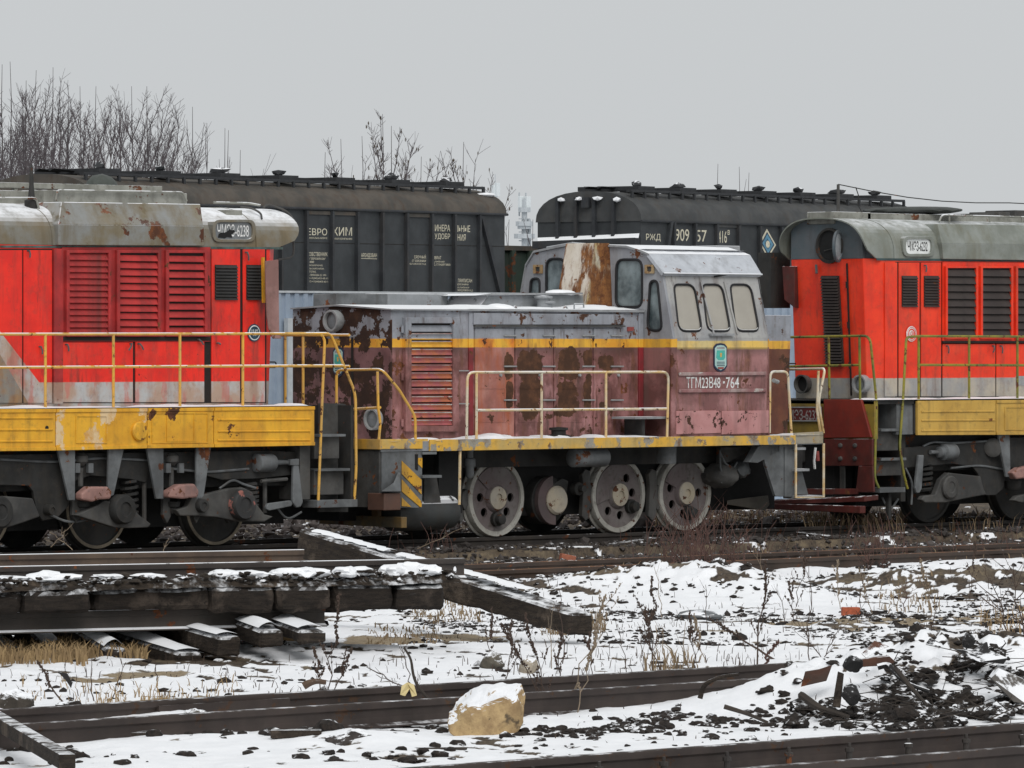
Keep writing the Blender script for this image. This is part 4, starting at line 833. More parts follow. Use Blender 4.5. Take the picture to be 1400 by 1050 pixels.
def pinkish(k, c, x, z, n1, n2):
    low = k.ss(z, zy0-.01, zy0-.05); p_ = k.ss(k.noise(2.6, 8, .68, stretch=(1.2, 1, .7), loc=(8, 1, 5)), .5, .66)
    c = k.mix(k.math('MULTIPLY', k.math('MULTIPLY', p_, low), .5), c, lin((190, 142, 142)))
    rs_ = k.math('MULTIPLY', low, k.ss(k.noise(3.6, 9, .72, stretch=(1.7, 1.7, .22), loc=(5, 5, 1)), .52, .62)); c = k.mix(k.math('MULTIPLY', rs_, .8), c, k.mix(k.ss(n2, .4, .6), (.11, .045, .025), (.20, .085, .045)))
    d_ = k.ss(k.noise(3.2, 8, .7, stretch=(1.6, 1, .28), loc=(2, 9, 9)), .54, .68); c = k.mix(k.math('MULTIPLY', d_, .75), c, (.06, .035, .028))
    e_ = k.math('MULTIPLY', k.ss(z, zy0-.16, zy0-.02), k.ss(z, zy0+.001, zy0-.004)); return k.mix(k.math('MULTIPLY', e_, .55), c, (.075, .045, .04))
M_TSIDE = weathered('maroon_grey_bodywork', GREY, GREY2, rust=.29, rscale=3.6, dirt=.32, streak=.4, rough=.6, bands=bands, blobs=BL, rustc=(BR, BR2), chips=.0, side=pinkish, dirtc=(.1, .055, .045))
M_TPLAIN = weathered('maroon_grey_frame_paint', GREY, GREY2, rust=.24, rscale=3.5, dirt=.3, streak=.4, rough=.6, bands=bands, side=pinkish, dirtc=(.1, .055, .045))
M_TFRONT = weathered('peeling_front_bodywork', GREY, GREY2, rust=.60, rscale=3.3, dirt=.3, streak=.4, rough=.65, bands=[(zy1, YEL, YEL2), (zy0, lin((128, 92, 92)), lin((96, 66, 66)))], rustc=((.034, .018, .013), (.07, .034, .02)), dirtc=(.07, .045, .035))
def louv_side(k, c, x, z, n1, n2):
    f = k.math('MULTIPLY', k.ss(k.noise(3, 6, .6, stretch=(1, 1, 1.6), loc=(3, 3, 3)), .42, .6), k.ss(z, zy0, zy0-.02)); return k.mix(k.math('MULTIPLY', f, .85), c, lin((178, 104, 66)))
M_TSLAT = weathered('maroon_louvre_slats', GREY, GREY2, rust=.12, rscale=4, dirt=.25, streak=.2, rough=.5, bands=[(zy1, YEL, YEL2), (zy0, lin((172, 92, 96)), lin((150, 84, 84)))], side=louv_side)
def rust_door(k, c, x, z, n1, n2):
    f = k.math('MULTIPLY', k.ss(k.noise(2.5, 8, .65, stretch=(1.4, 1, .35), loc=(1, 6, 3)), .44, .62), k.ss(z, zy1+.03, zy1-.03)); return k.mix(k.math('MULTIPLY', f, .72), c, lin((164, 84, 44)))
M_TRDOOR = weathered('orange_rusted_door', GREY, GREY2, rust=.12, rscale=4, dirt=.3, streak=.3, rough=.65, bands=[(zy1, YEL, lin((220, 130, 40))), (zy0, lin((172, 120, 108)), lin((150, 96, 86)))], side=rust_door, blobs=BL, rustc=(BR, BR2))
M_TREDP = weathered('red_seam_paint', GREY, GREY2, rust=.1, dirt=.3, bands=[(zy1, YEL, YEL2), (zy0, lin((140, 46, 52)), lin((110, 42, 44)))])
M_TROOF = weathered('pale_grey_roof', lin((150, 152, 154)), lin((134, 136, 138)), rust=.05, dirt=.3, streak=.35, snow=.98)
M_TCANT = weathered('pale_cant_panel', lin((186, 190, 196)), lin((168, 172, 178)), rust=.08, rscale=5, dirt=.2, streak=.3, snow=.12, soft=.4)
M_TGREY = weathered('pale_grey_fitting', lin((142, 145, 148)), lin((122, 126, 128)), rust=.08, dirt=.35, streak=.3, snow=.7)
M_TCAB = weathered('grey_cab_upper', lin((150, 152, 156)), lin((132, 134, 139)), rust=.18, rscale=3, dirt=.28, streak=.35, rough=.6, bands=bands, dirtc=(.11, .085, .07))
M_TCABS = weathered('cab_side_paint', lin((166, 165, 161)), lin((146, 147, 148)), rust=.16, rscale=4, dirt=.3, streak=.45, rough=.6, bands=[(onY(980, 466, DY).z, lin((224, 186, 96)), lin((206, 186, 130))), (onY(980, 477.5, DY).z, lin((160, 114, 112)), lin((124, 84, 82)))], side=pinkish, dirtc=(.1, .06, .05))
M_TPLATE = weathered('pale_pink_plate', lin((190, 140, 138)), lin((176, 122, 120)), rust=.33, rscale=4.5, dirt=.15, rough=.6, rustc=((.05, .025, .018), (.09, .04, .024)))
def stk(lo, hi, sx):
    def f(k, c, x, z, n1, n2):
        y = k.xyz()[1]; e = k.math('MULTIPLY', k.ss(k.math('ABSOLUTE', k.math('SUBTRACT', y, .02)), .16, .34), .16)
        m_ = k.ss(k.math('ADD', k.noise(3.4, 9, .7, stretch=(1.3, 1.3, .34), loc=(4, 7, 2)), e), lo, hi); r_ = k.mix(k.ss(k.noise(9, 6, .7), .4, .62), (.10, .034, .012), (.24, .10, .03)); return k.mix(m_, c, r_)
    return f
M_STACK = weathered('white_rusted_duct', lin((204, 196, 184)), lin((188, 176, 158)), side=stk(.50, .60, 1), rust=.2, rscale=1.6, dirt=.2, streak=.55, rough=.7, rustc=((.10, .035, .012), (.22, .08, .022)), dirtc=(.22, .09, .03))
M_STACK2 = weathered('rust_streaked_duct', lin((180, 176, 158)), lin((186, 164, 100)), side=stk(.53, .64, 1), rust=.2, rscale=2.2, dirt=.3, streak=.7, rough=.7, rustc=((.09, .033, .012), (.25, .11, .03)), dirtc=(.13, .055, .02))
M_TYEL = weathered('yellow_deck_edge', lin((218, 170, 66)), lin((186, 160, 100)), rust=.38, rscale=4, dirt=.3, streak=.3, rough=.6, rustc=(lin((150, 146, 136)), lin((110, 80, 50))), snow=.3)
M_SLATHL = weathered('pale_slat_highlight', lin((178, 176, 170)), lin((140, 100, 98)), rust=.3, rscale=6, dirt=.3, rustc=(lin((160, 90, 84)), lin((150, 110, 100))))  # pale colour for the highlights painted along the slats
M_FROST = plain('frosted_window', (.22, .265, .275), .35, .5, .55, 2.6, c2=(.035, .05, .056))
M_BOARD = plain('beige_window_board', lin((164, 159, 149)), .6, .3, .12, 2)
M_TWHEEL = weathered('dusty_mauve_wheel', (.17, .155, .148), (.135, .108, .108), rust=.1, dirt=.75, rough=.75)
M_TTYRE = weathered('worn_pale_tyre', (.44, .43, .39), (.30, .29, .26), rust=.2, rscale=7, dirt=.5, rough=.65)
M_HUB = weathered('chipped_cream_hub', (.44, .38, .28), (.36, .33, .28), rust=.22, rscale=7, dirt=.3)

zd = H(700, 599).z; zst = Dk(700, 615).z; zht = H(600, 424.5).z
yf0, yf1 = HY, onX(400, 500, Xh).y
xce = H(878, 450).x
# hood
rz = onX(462, 418.5, Xh)
body = [(yf0, zd), (yf0, zht), (yf1, onX(400, 422, Xh).z), (yf1, zd)]
MB().prism([(Xh+.02, y, z) for y, z in body], (xce-Xh, 0, 0)).build('hood_body', M_TPLAIN, T)
MB().prism([(Xh, y, z) for y, z in ((yf0+.005, zd+.002), (yf0+.005, zht), (rz.y, rz.z), (yf1, onX(400, 422, Xh).z), (yf1, zd+.002))], (.03, 0, 0)).build('hood_front', M_TFRONT, T, bevel=.01)
MB().hexa([V((Xh-.05, yf0-.05, zht)), V((xce, yf0-.05, zht-.01)), V((xce, yf0-.05, zht+.018)), V((Xh-.05, yf0-.05, zht+.018))], [V((Xh-.05, rz.y, rz.z)), V((xce, rz.y, rz.z)), V((xce, rz.y, rz.z+.022)), V((Xh-.05, rz.y, rz.z+.022))]).build('hood_roof', M_TROOF, T)
ye = onX(397, 421, Xh-.05)
MB().hexa([V((Xh-.05, rz.y, rz.z)), V((xce, rz.y, rz.z)), V((xce, rz.y, rz.z+.022)), V((Xh-.05, rz.y, rz.z+.022))], [V((Xh-.05, ye.y, ye.z-.02)), V((xce, ye.y, ye.z-.02)), V((xce, ye.y, ye.z)), V((Xh-.05, ye.y, ye.z))]).build('hood_roof', M_TROOF, T)
s_ = snow_strip(T, H(640, 424).x, xce, yf0-.04, .9, zht+.02, .06, seed=3)
# front face details
G = lambda px, py: onX(px, py, Xh)
MB().prism([G(*p)+V((-.004, 0, 0)) for p in ((480.5, 461), (483.5, 461), (483.5, 597), (480.5, 597))], (-.004, 0, 0)).build('front_door_seam', M_SEAM, T)
lens_lamp(T, G(463, 438.5), (-1, 0, 0), .13, .16, 'headlamp'); lens_lamp(T, G(516, 573), (-1, 0, 0), .13, .12, 'headlamp')
M_PLQ = plain('plaque_pale_turquoise', (.42, .60, .56), .5, c2=(.34, .52, .48)); M_TEAL = plain('plaque_teal', (.08, .46, .38), .5); M_NAVY = plain('plaque_navy', (.02, .03, .07), .5); M_REDP = plain('plaque_red', (.32, .08, .07), .5)
def plaque(parent, fn, cx, y0, y1, w_, n, front=True):
    sh = [(cx-w_*.5, y0+5), (cx-w_*.3, y0+1), (cx, y0), (cx+w_*.3, y0+1), (cx+w_*.5, y0+5), (cx+w_*.5, y1-8), (cx+w_*.3, y1-3), (cx, y1), (cx-w_*.3, y1-3), (cx-w_*.5, y1-8)]
    k = lambda pts, d: [fn(*p)+n*d for p in pts]
    ins = lambda s: [(cx+(a-cx)*s, (y0+y1)/2+(b-(y0+y1)/2)*s) for a, b in sh]
    o = MB().prism(k(sh, .004), n*.012).build('emblem_plaque', M_NAVY, parent)
    MB().prism(k(ins(.86), .016), n*.003).build('emblem_field', M_PLQ, o)
    h = y1-y0
    MB().prism(k([(cx-w_*.3, y0+h*.25), (cx+w_*.3, y0+h*.25), (cx+w_*.34, y0+h*.5), (cx+w_*.2, y0+h*.58), (cx-w_*.2, y0+h*.58), (cx-w_*.34, y0+h*.5)], .019), n*.003).build('emblem_teal_mark', M_TEAL, o)
    for f in (.64, .70, .76): MB().prism(k([(cx-w_*.3, y0+h*f), (cx+w_*.3, y0+h*f), (cx+w_*.3, y0+h*(f+.025)), (cx-w_*.3, y0+h*(f+.025))], .019), n*.003).build('emblem_stripe', M_NAVY, o)
    MB().prism(k([(cx-w_*.25, y0+h*.82), (cx+w_*.25, y0+h*.82), (cx+w_*.18, y0+h*.89), (cx-w_*.18, y0+h*.89)], .019), n*.003).build('emblem_red_mark', M_REDP, o)
    MB().prism(k([(cx-w_*.07, y0+h*.34), (cx+w_*.07, y0+h*.34), (cx+w_*.05, y0+h*.48), (cx-w_*.05, y0+h*.48)], .023), n*.002).build('emblem_yellow_mark', M_TYEL, o)
    MB().prism(k([(cx-w_*.3, y0+h*.13), (cx+w_*.3, y0+h*.13), (cx+w_*.3, y0+h*.2), (cx-w_*.3, y0+h*.2)], .019), n*.003).build('emblem_band', M_CHROME, o)
plaque(T, G, 463.5, 474, 516, 14, V((-1, 0, 0)))
# side: big louvre door, posts, doors, eaves strip
louvre_bay(T, H, 550, 623, 434, 590, 13, M_TPLAIN, M_TSLAT, fw=8, open_=.8, uniq=True, back=M_SEAM, name='louvre_door', proud=.07)
for k_ in range(13): y_ = 588-8-(k_+.1)*(590-434-16)/13+6.5; MB().tube([H(559, y_)+NY*.055, H(614, y_)+NY*.055], .008, 5).build('slat_highlight', M_SLATHL, T)  # highlight on each slat's lower lip, put in as a thin pale tube
for y_ in (450, 515, 578): MB().tube([H(548, y_-5)+NY*.03, H(548, y_+5)+NY*.03], .02, 8).build('hinge', M_TPLAIN, T, smooth=True)
MB().prism([p+NY*.02 for p in pl(H, [(640, 428), (646, 428), (646, 598), (640, 598)])], (0, .03, 0)).build('door_post', M_TREDP, T, bevel=.005)
MB().prism([p+NY*.05 for p in pl(H, [(645, 428), (851, 430), (851, 444), (645, 444)])], (0, .05, 0)).build('eaves_panel', M_TSIDE, T, bevel=.008)
MB().prism([p+NY*.06 for p in pl(H, [(646, 444.5), (851, 445), (851, 447), (646, 446.5)])], (0, .06, 0)).build('eaves_drip', M_UGREY, T)
for a, b, m_, hx in ((648, 702, M_TRDOOR, 682), (703, 755, M_TSIDE, 736), (756, 809, M_TSIDE, 790), (810, 848, M_TSIDE, 843)):
    d_ = door(T, H, a, b, 449, 597, m_, t=.02, gap=.5, py1b=598)
    q_ = [H(a+6, 482), H(b-14, 482), H(b-14, 577), H(a+6, 577)]
    MB().holed([p+NY*.026 for p in pl(H, [(a+4, 530), (b-12, 530), (b-12, 577), (a+4, 577)])], [[p+NY*.026 for p in pl(H, [(a+5.5, 531.5), (b-13.5, 531.5), (b-13.5, 575.5), (a+5.5, 575.5)])]], (0, .008, 0)).build('door_bead', m_, d_)
    h_ = MB().lathe(H(hx, 513)+NY*.022, (0, -1, 0), [(.02, 0), (.02, .03), (.001, .035)], 10).build('handle', M_CHROME, d_, smooth=True)
    for y_ in (459, 501, 547): MB().tube([H(b-15, y_)+NY*.034, H(b+2, y_)+NY*.034], .011, 6).build('hinge', M_CHROME, d_, smooth=True)
for y_ in (507, 552): MB().tube([H(622, y_)+NY*.03, H(639, y_)+NY*.03], .009, 6).build('hinge', M_CHROME, T)
MB().prism([p+NY*.03 for p in pl(H, [(872, 428), (878, 428), (878, 598), (872, 598)])], (0, .05, 0)).build('corner_post', M_TREDP, T, bevel=.006)
MB().prism([p+NY*.03 for p in pl(H, [(857, 447), (865, 447), (864, 452), (857, 453)])], (0, .03, 0)).build('small_bracket', M_REDP, T)
# roof gear
for (a, b, m_) in ((460, 530, M_UGREY2), (530, 613, M_TGREY)): p, q_ = onY(a, 421, 1.15), onY(b, 402, 1.15); MB().box(p.x, q_.x-.004, 1.15, 1.62, zht, q_.z).build('roof_box', m_, T, bevel=.012)
YR = .55
p, q_ = onY(668, 424, YR), onY(800, 404, YR)
MB().prism([onY(a, b, YR) for a, b in ((648, 428), (668, 404), (797, 403), (800, 428))], (0, .75, 0)).build('exhaust_housing', M_TGREY, T, bevel=.01)
MB().prism([onY(a, b, YR-.08) for a, b in ((650, 404), (797, 402.5), (797, 400), (672, 401))], (0, .9, 0)).build('housing_lid', M_TROOF, T)
z_ = onY(780, 401, YR).z; s_ = MB().lump(V((onY(779, 401, YR).x, YR+.2, z_)), .23, .22, .05, 3, .1).build('snow_cover', M_SNOW, T, smooth=True); s_['kind'] = 'stuff'
s_ = MB().lump(V((onY(682, 420, 0.1).x, .1, zht+.02)), .22, .2, .09, 3, .1).build('snow_cover', M_SNOW, T, smooth=True); s_['kind'] = 'stuff'
for a, b, w_ in ((741, 752, 405), (728, 772, 412)): p, q_ = onY(a, 424, .3), onY(b, w_, .3); MB().lathe(V(((p.x+q_.x)/2, .35, zht)), (0, 0, 1), [(.09, 0), (.09, q_.z-zht-.03), (.13, q_.z-zht-.03), (.13, q_.z-zht), (.02, q_.z-zht+.01)], 18).build('vent_pot', M_TGREY, T, smooth=True)
for px in (704, 773): c_ = onY(px, 424, -.02); MB().tube([c_+V((math.cos(a)*.045, 0, math.sin(a)*.07-.02)) for a in [R(30*k) for k in range(-1, 8)]], .013, 6).build('lifting_eye', M_TGREY, T, smooth=True)
railing(T, [fillet([onY(785, 424, -.05), onY(785, 415.5, -.05), onY(798, 415.5, -.05), onY(798, 424, -.05)], .03)], M_TGREY, .011, 'grab_iron')
# cab
xc0 = xce+.012
K = lambda px, py: onX(px, py, xc0)
outl = [K(*p) for p in ((713, 600), (713, 401), (719.7, 365), (731, 346), (777, 336.5), (831, 338), (858, 339), (879, 345.6), (889, 350), (905, 374), (920, 462), (921, 600))]
ymir = outl[-1].y
wins = {'w1': roundpoly([K(*p) for p in ((843, 355), (878, 355), (878, 420), (842, 420))], [.13]*4), 'w2': roundpoly([K(*p) for p in ((747, 354), (773, 354), (773, 422), (747, 422))], [.13]*4),
        'w3': roundpoly([K(*p) for p in ((889, 384), (899, 384), (905.5, 452), (885, 452))], [.09, .07, .1, .14]), 'w4': roundpoly([K(*p) for p in ((726, 381), (738, 381), (738, 440), (722, 440))], [.07]*4)}
MB().holed(outl, list(wins.values()), (.05, 0, 0)).build('cab_front', M_TCAB, T, bevel=.008)
for k_, wv in wins.items():
    o = MB().tube(wv+[wv[0]]+[wv[1]], .02, 8, cap=False).build('window_seal', M_RUBBER, T, smooth=True)
    MB().prism([p+V((.02, 0, 0)) for p in wv], (.008, 0, 0)).build('window_pane', M_FROST, o)
c_ = [K(*p) for p in ((729.5, 361), (742, 361), (742, 373), (729.5, 373))]
for q_ in ((730.5, 742.5), (883, 895)):
    o = MB().holed([K(a, b)+V((-.03, 0, 0)) for a, b in ((q_[0], 362), (q_[1], 362), (q_[1], 374), (q_[0], 374))], [[K(a, b)+V((-.03, 0, 0)) for a, b in ((q_[0]+3, 365), (q_[1]-3, 365), (q_[1]-3, 371), (q_[0]+3, 371))]], (.03, 0, 0)).build('marker_light', weathered('rusty_light_case', lin((170, 158, 130)), lin((150, 120, 80)), rust=.3, rscale=9), T, bevel=.004)
    MB().prism([K(a, b)+V((-.01, 0, 0)) for a, b in ((q_[0]+3, 365), (q_[1]-3, 365), (q_[1]-3, 371), (q_[0]+3, 371))], (.006, 0, 0)).build('lens', M_UGREY, o)
# white rusted exhaust duct standing against the cab front
f_ = lambda a, b, d=0: onX(a, b, xc0-d)
yA0, yB0 = onX(812, 340, xc0-.28).y, onX(772, 340, xc0-.28).y; zt0 = K(800, 336).z+.03
bt_ = [onX(801, 424, xc0-.42), onX(760, 424, xc0-.42)]
yA1, yB1 = bt_[0].y, bt_[1].y
fr4 = [V((xc0-.26, yA0, zt0)), V((xc0-.26, yB0, zt0)), V((xc0-.44, yB1, zht)), V((xc0-.44, yA1, zht))]
bk4 = [V((xc0-.004, yA0-.02, zt0)), V((xc0-.004, yB0, zt0)), V((xc0-.004, yB1, zht)), V((xc0-.004, yA1-.1, zht))]
dct = MB().hexa(fr4, bk4).build('exhaust_duct', M_STACK, T, bevel=.012)
MB().hexa([fr4[0]+V((.004, -.012, 0)), fr4[3]+V((.004, -.012, 0)), bk4[3]+V((0, -.012, 0)), bk4[0]+V((0, -.012, 0))], [fr4[0]+V((.004, .002, 0)), fr4[3]+V((.004, .002, 0)), bk4[3]+V((0, .002, 0)), bk4[0]+V((0, .002, 0))]).build('duct_side', M_STACK2, dct)
MB().prism([K(824, 339)+V((-.05, 0, 0)), K(831, 339)+V((-.05, 0, 0)), K(831, 424)+V((-.05, 0, 0)), K(824, 424)+V((-.05, 0, 0))], (.048, 0, 0)).build('duct_channel', weathered('lilac_channel', lin((160, 164, 178)), lin((150, 152, 160)), rust=.1, dirt=.2), T)
# cab side: lower wall, leaning upper wall with three windows, cant roof
Yc_ = K(920, 462).y; Ytop = K(905, 374).y; zb_, zt_ = K(920, 462).z, K(905, 374).z
C_ = lambda px, py: onY(px, py, Yc_)
xc1 = C_(1050, 560).x
xt1 = onY(1037, 384, Ytop).x
pA = V((xc0, Yc_, zb_)); nP = V((xc1-xc0, 0, 0)).cross(V((0, Ytop-Yc_, zt_-zb_))).normalized()
Pw = lambda px, py: onP(px, py, pA, nP)
up = [V((xc0+.05, Yc_, zb_)), V((xc1, Yc_, zb_)), V((xt1, Ytop, zt_)), V((xc0+.05, Ytop, zt_))]
sw = [roundpoly([Pw(*p) for p in q_], [.09, .14, .12, .14]) for q_ in (((921, 389), (949, 389), (960, 453), (928, 453)), ((960, 389), (987, 389), (999, 453), (967, 453)), ((998, 389), (1026, 389), (1038, 453), (1006, 453)))]
inward = V((0, 1, .18)).normalized()*.04
MB().holed(up, sw, inward).build('cab_side_upper', M_TCABS, T, bevel=.005)
for wv in sw:
    o = MB().tube(wv+[wv[0]]+[wv[1]], .016, 8, cap=False).build('window_seal', M_RUBBER, T, smooth=True)
    MB().prism([p+inward*.4 for p in wv], inward*.2).build('window_board', M_BOARD, o)
    lowr = [p for p in wv if p.z < min(q_.z for q_ in wv)+.06]
    lowr.sort(key=lambda p: p.x); MB().tube([p+V((0, -.008, .022)) for p in lowr], .007, 6).build('window_highlight', plain('pale_window_highlight', (.6, .6, .58), .35), o)  # highlight under each window, put in as a pale tube
for px0, px1 in ((957.5, 965.5), (990, 997.5)): MB().prism([Pw(px0-1.5, 385)-inward*.1, Pw(px0+.3, 385)-inward*.1, Pw(px1+10.3, 456)-inward*.1, Pw(px1+8.5, 456)-inward*.1], -inward*.5).build('window_mullion', M_TCABS, T)
MB().tube([Pw(975, 378)-inward*.6, Pw(991, 374)-inward*1.6], .012, 6).build('wiper', M_BLACK, T)
MB().prism([(xc0+.05, Yc_, zd), (xc1, Yc_, zd), (xc1, Yc_, zb_), (xc0+.05, Yc_, zb_)], (0, .05, 0)).build('cab_side_lower', M_TCABS, T, bevel=.006)
MB().prism([p+NY*.015 for p in pl(C_, [(917, 462), (925, 462), (925, 598), (917, 598)])], (0, .03, 0)).build('corner_post', M_TPLAIN, T, bevel=.005)
bk = MB().prism([V((xc1, p.y, p.z)) for p in outl], (.02, 0, 0)).build('cab_back', M_TCAB, T)
MB().prism([(xc0+.05, ymir+.1, zd+.01), (xc1-.002, ymir+.1, zd+.01), (xc1-.002, outl[0].y-.01, zd+.01), (xc0+.05, outl[0].y-.01, zd+.01)], (0, 0, .05)).build('cab_floor', M_BLACK, T)
rp = [K(*p)+V((0, 0, .004)) for p in ((713.5, 401), (719.7, 365), (731, 346), (777, 336.5), (831, 338), (858, 339), (879, 345.6), (889, 350))]
rpx = onY(1026, 352, K(889, 350).y).x
MB().loft([[p+V((-.03, 0, 0)) for p in rp]+[p+V((-.03, 0, .03)) for p in reversed(rp)], [V((rpx, p.y, p.z)) for p in rp]+[V((rpx, p.y, p.z+.03)) for p in reversed(rp)]]).build('cab_roof', M_TROOF, T)
cp = [K(889, 350), K(905, 374)]
MB().hexa([cp[0]+V((-.03, 0, .03)), V((rpx, cp[0].y, cp[0].z+.03)), V((xt1+.01, cp[1].y-.06, cp[1].z)), cp[1]+V((-.03, -.06, 0))], [p+V((0, .04, -.03)) for p in (cp[0]+V((-.03, 0, .03)), V((rpx, cp[0].y, cp[0].z+.03)), V((xt1+.01, cp[1].y-.06, cp[1].z)), cp[1]+V((-.03, -.06, 0)))]).build('cab_cant_panel', M_TCANT, T)
MB().tube([cp[1]+V((-.03, -.06, 0)), V((xt1+.01, cp[1].y-.06, cp[1].z))], .014, 6).build('cab_gutter', M_TGREY, T)
zr_ = K(879, 345).z
snow_strip(T, xc0+.0, rpx, K(883, 347).y, K(800, 337).y, K(870, 343).z+.02, .05, seed=9)
MB().box(onY(965, 345, .3).x, onY(998, 345, .3).x, .1, .6, zr_+.03, zr_+.12).build('roof_hatch', M_TROOF, T, bevel=.01)
railing(T, [[K(741, 343)+V((.1, 0, .05)), K(775, 335)+V((.1, 0, .03)), K(800, 337)+V((.1, 0, .03))]], M_TGREY, .014, 'roof_rail')
# beads, number, plates, plaque
for y0_, y1_ in ((509, 514), (532, 537)): MB().prism([p+NY*.03 for p in pl(C_, [(927, y0_), (1046, y0_-1), (1046, y1_-1), (927, y1_)])], (0, .03, 0)).build('side_bead', weathered('scuffed_bead', lin((168, 150, 146)), lin((140, 92, 92)), rust=.2, rscale=5, dirt=.4, rustc=(lin((178, 176, 170)), lin((140, 90, 88)))), T, bevel=.008)
for txt, a, b, m_ in (('ТГМ23В48', 938, 984.5, M_WHITE), ('-', 988, 990.5, M_WHITE), ('764', 992, 1010, M_WHITE), ('64', 1012, 1027, plain('ghost_lettering', lin((166, 122, 118)), .7))):
    yt, yb2 = (515.5, 531) if txt != '-' else (521.5, 524.5)
    p, q_, r2 = C_(a, yb2), C_(b, yb2-.4), C_(a, yt); text('number_lettering', txt, p, q_-p, r2-p, m_, T, .006)
for a, b in ((923, 983.5), (985, 1049)): MB().prism([p+NY*.03 for p in pl(C_, [(a, 562), (b, 561), (b, 592), (a, 594)])], (0, .025, 0)).build('cover_plate', M_TPLATE, T, bevel=.006)
plaque(T, C_, 984, 469, 509, 18, NY)
MB().prism([p+NY*.05 for p in pl(C_, [(969, 456), (1001, 456), (1001, 459), (969, 459)])], (0, .05, 0)).build('window_ledge', M_TROOF, T)
# rear hood
xr_ = onY(1082, 450, HY).x
MB().loft([[(xc1+.02, HY, zd), (xr_-.08, HY, zd), (xr_-.08, 1.7, zd), (xc1+.02, 1.7, zd)], [(xc1+.02, HY, onY(1060, 431, HY).z), (xr_, HY, onY(1060, 431, HY).z), (xr_, 1.7, onY(1060, 431, HY).z), (xc1+.02, 1.7, onY(1060, 431, HY).z)]]).build('rear_hood', weathered('rear_hood_paint', GREY, GREY2, rust=.25, rscale=2.4, dirt=.4, bands=[(onY(1065, 466, HY).z, YEL, lin((200, 140, 70))), (onY(1065, 477, HY).z, lin((112, 70, 50)), lin((90, 50, 40)))], rustc=((.045, .024, .015), (.12, .05, .022)), dirtc=(.09, .05, .03), snow=.95), T, bevel=.008)
# deck and edges
xe0 = Dk(521.5, 605).x; xe1 = Dk(578, 605).x; xe2 = Dk(587, 605).x; xe3 = Dk(1088, 600).x; xe4 = Dk(1127, 598).x
zs1 = Dk(550, 614).z
yD1 = 2*YC-DY
MB().box(xe0+.02, xe4-.02, DY+.03, yD1-.03, zd-.14, zd-.01).build('deck_plate', M_TGREY, T)
MB().prism(pl(Dk, [(521.5, 600.5), (578, 600), (578, 613.5), (521.5, 614)]), (0, .03, 0)).build('deck_edge', M_TYEL, T, bevel=.004)
MB().box(xe0-.03, xe0, DY, yD1, zs1, Dk(521.5, 600.5).z).build('deck_edge', weathered('ochre_front_edge', lin((206, 156, 60)), lin((180, 150, 96)), rust=.2, rscale=4, dirt=.4), T, bevel=.004)
MB().prism([p+V((0, .04, 0)) for p in pl(Dk, [(578, 600), (588, 600), (588, 606), (578, 606)])], (0, .03, 0)).build('deck_edge', M_TYEL, T)
MB().prism(pl(Dk, [(588, 601), (1088, 595), (1088, 607.5), (588, 617)]), (0, .03, 0)).build('deck_edge', M_TYEL, T, bevel=.004)
MB().prism([p+V((0, .02, 0)) for p in pl(Dk, [(1088, 592), (1127, 590), (1127, 606), (1088, 607)])], (0, .03, 0)).build('deck_edge', weathered('worn_grey_edge', lin((160, 150, 128)), lin((140, 140, 138)), rust=.25, dirt=.4, rustc=(lin((200, 160, 80)), lin((120, 90, 60)))), T, bevel=.004)
snow_strip(T, xe0+.1, xe1, DY, HY-.03, zd-.01, .035, seed=11); snow_strip(T, xe2+.05, H(800, 590).x, DY, HY-.03, zd-.01, .07, seed=12); snow_strip(T, H(800, 590).x, H(868, 590).x, DY, HY-.03, zd-.01, .05, seed=14); snow_strip(T, xc1+.02, xe4, DY, HY-.02, zd-.01, .03, seed=13)
c_ = Dk(785, 592); MB().lathe(V((c_.x, DY+.3, zd)), (0, 0, 1), [(.17, 0), (.17, .03), (.1, .05), (.1, .1), (.13, .11), (.13, .14), (.02, .15)], 20).build('deck_filler', M_DARK, T, smooth=True)
p, q_ = onY(861, 571, -.6), onY(912, 571, -.6); MB().box(p.x, q_.x, -.7, -.25, p.z-.02, p.z+.01).build('side_shelf', M_TROOF, T); MB().box(p.x+.25, p.x+.3, -.6, -.25, zd, p.z-.02).build('shelf_bracket', M_DARK, T)
# front end under the deck
MB().box(xe0, xe0+.06, DY+.05, yD1-.05, Dk(521, 694).z, zs1-.002).build('buffer_beam', M_UGREY, T)
MB().prism(pl(lambda a, b: onY(a, b, DY+.04), [(521.8, 614), (577, 613.5), (577, 694), (521.8, 694)]), (0, .05, 0)).build('front_side_sheet', M_UGREY2, T)
sp = lambda a, b: onY(a, b, DY+.035)
str_m = weathered('hazard_yellow', lin((214, 160, 40)), lin((180, 140, 60)), rust=.22, rscale=6, dirt=.4)
for q_ in ([(549, 630), (549, 648), (576, 676), (576, 656)], [(549, 655), (549, 672), (574, 693), (576, 693), (576, 686)], [(549, 680), (549, 692), (562, 693)], [(571, 626), (577, 626), (577, 640), (571, 634)]):
    MB().prism(pl(sp, q_), (0, -.006, 0)).build('hazard_stripe', str_m, T)
MB().prism(pl(sp, [(567.5, 621), (571, 621), (571, 643), (567.5, 641)]), (0, -.008, 0)).build('sheet_slot', M_BLACK, T)
YB = DY-.02
MB().loft([[onY(544, 646, YB), onY(547.5, 646, YB), onY(547.5, 646, YB+.2), onY(544, 646, YB+.2)], [onY(538, 660, YB-.08), onY(547.5, 660, YB-.08), onY(547.5, 660, YB+.2), onY(538, 660, YB+.2)], [onY(521, 672, YB-.16), onY(548, 672, YB-.16), onY(548, 672, YB+.2), onY(521, 672, YB+.2)]]).build('jack_bracket', M_UGREY2, T, bevel=.006)
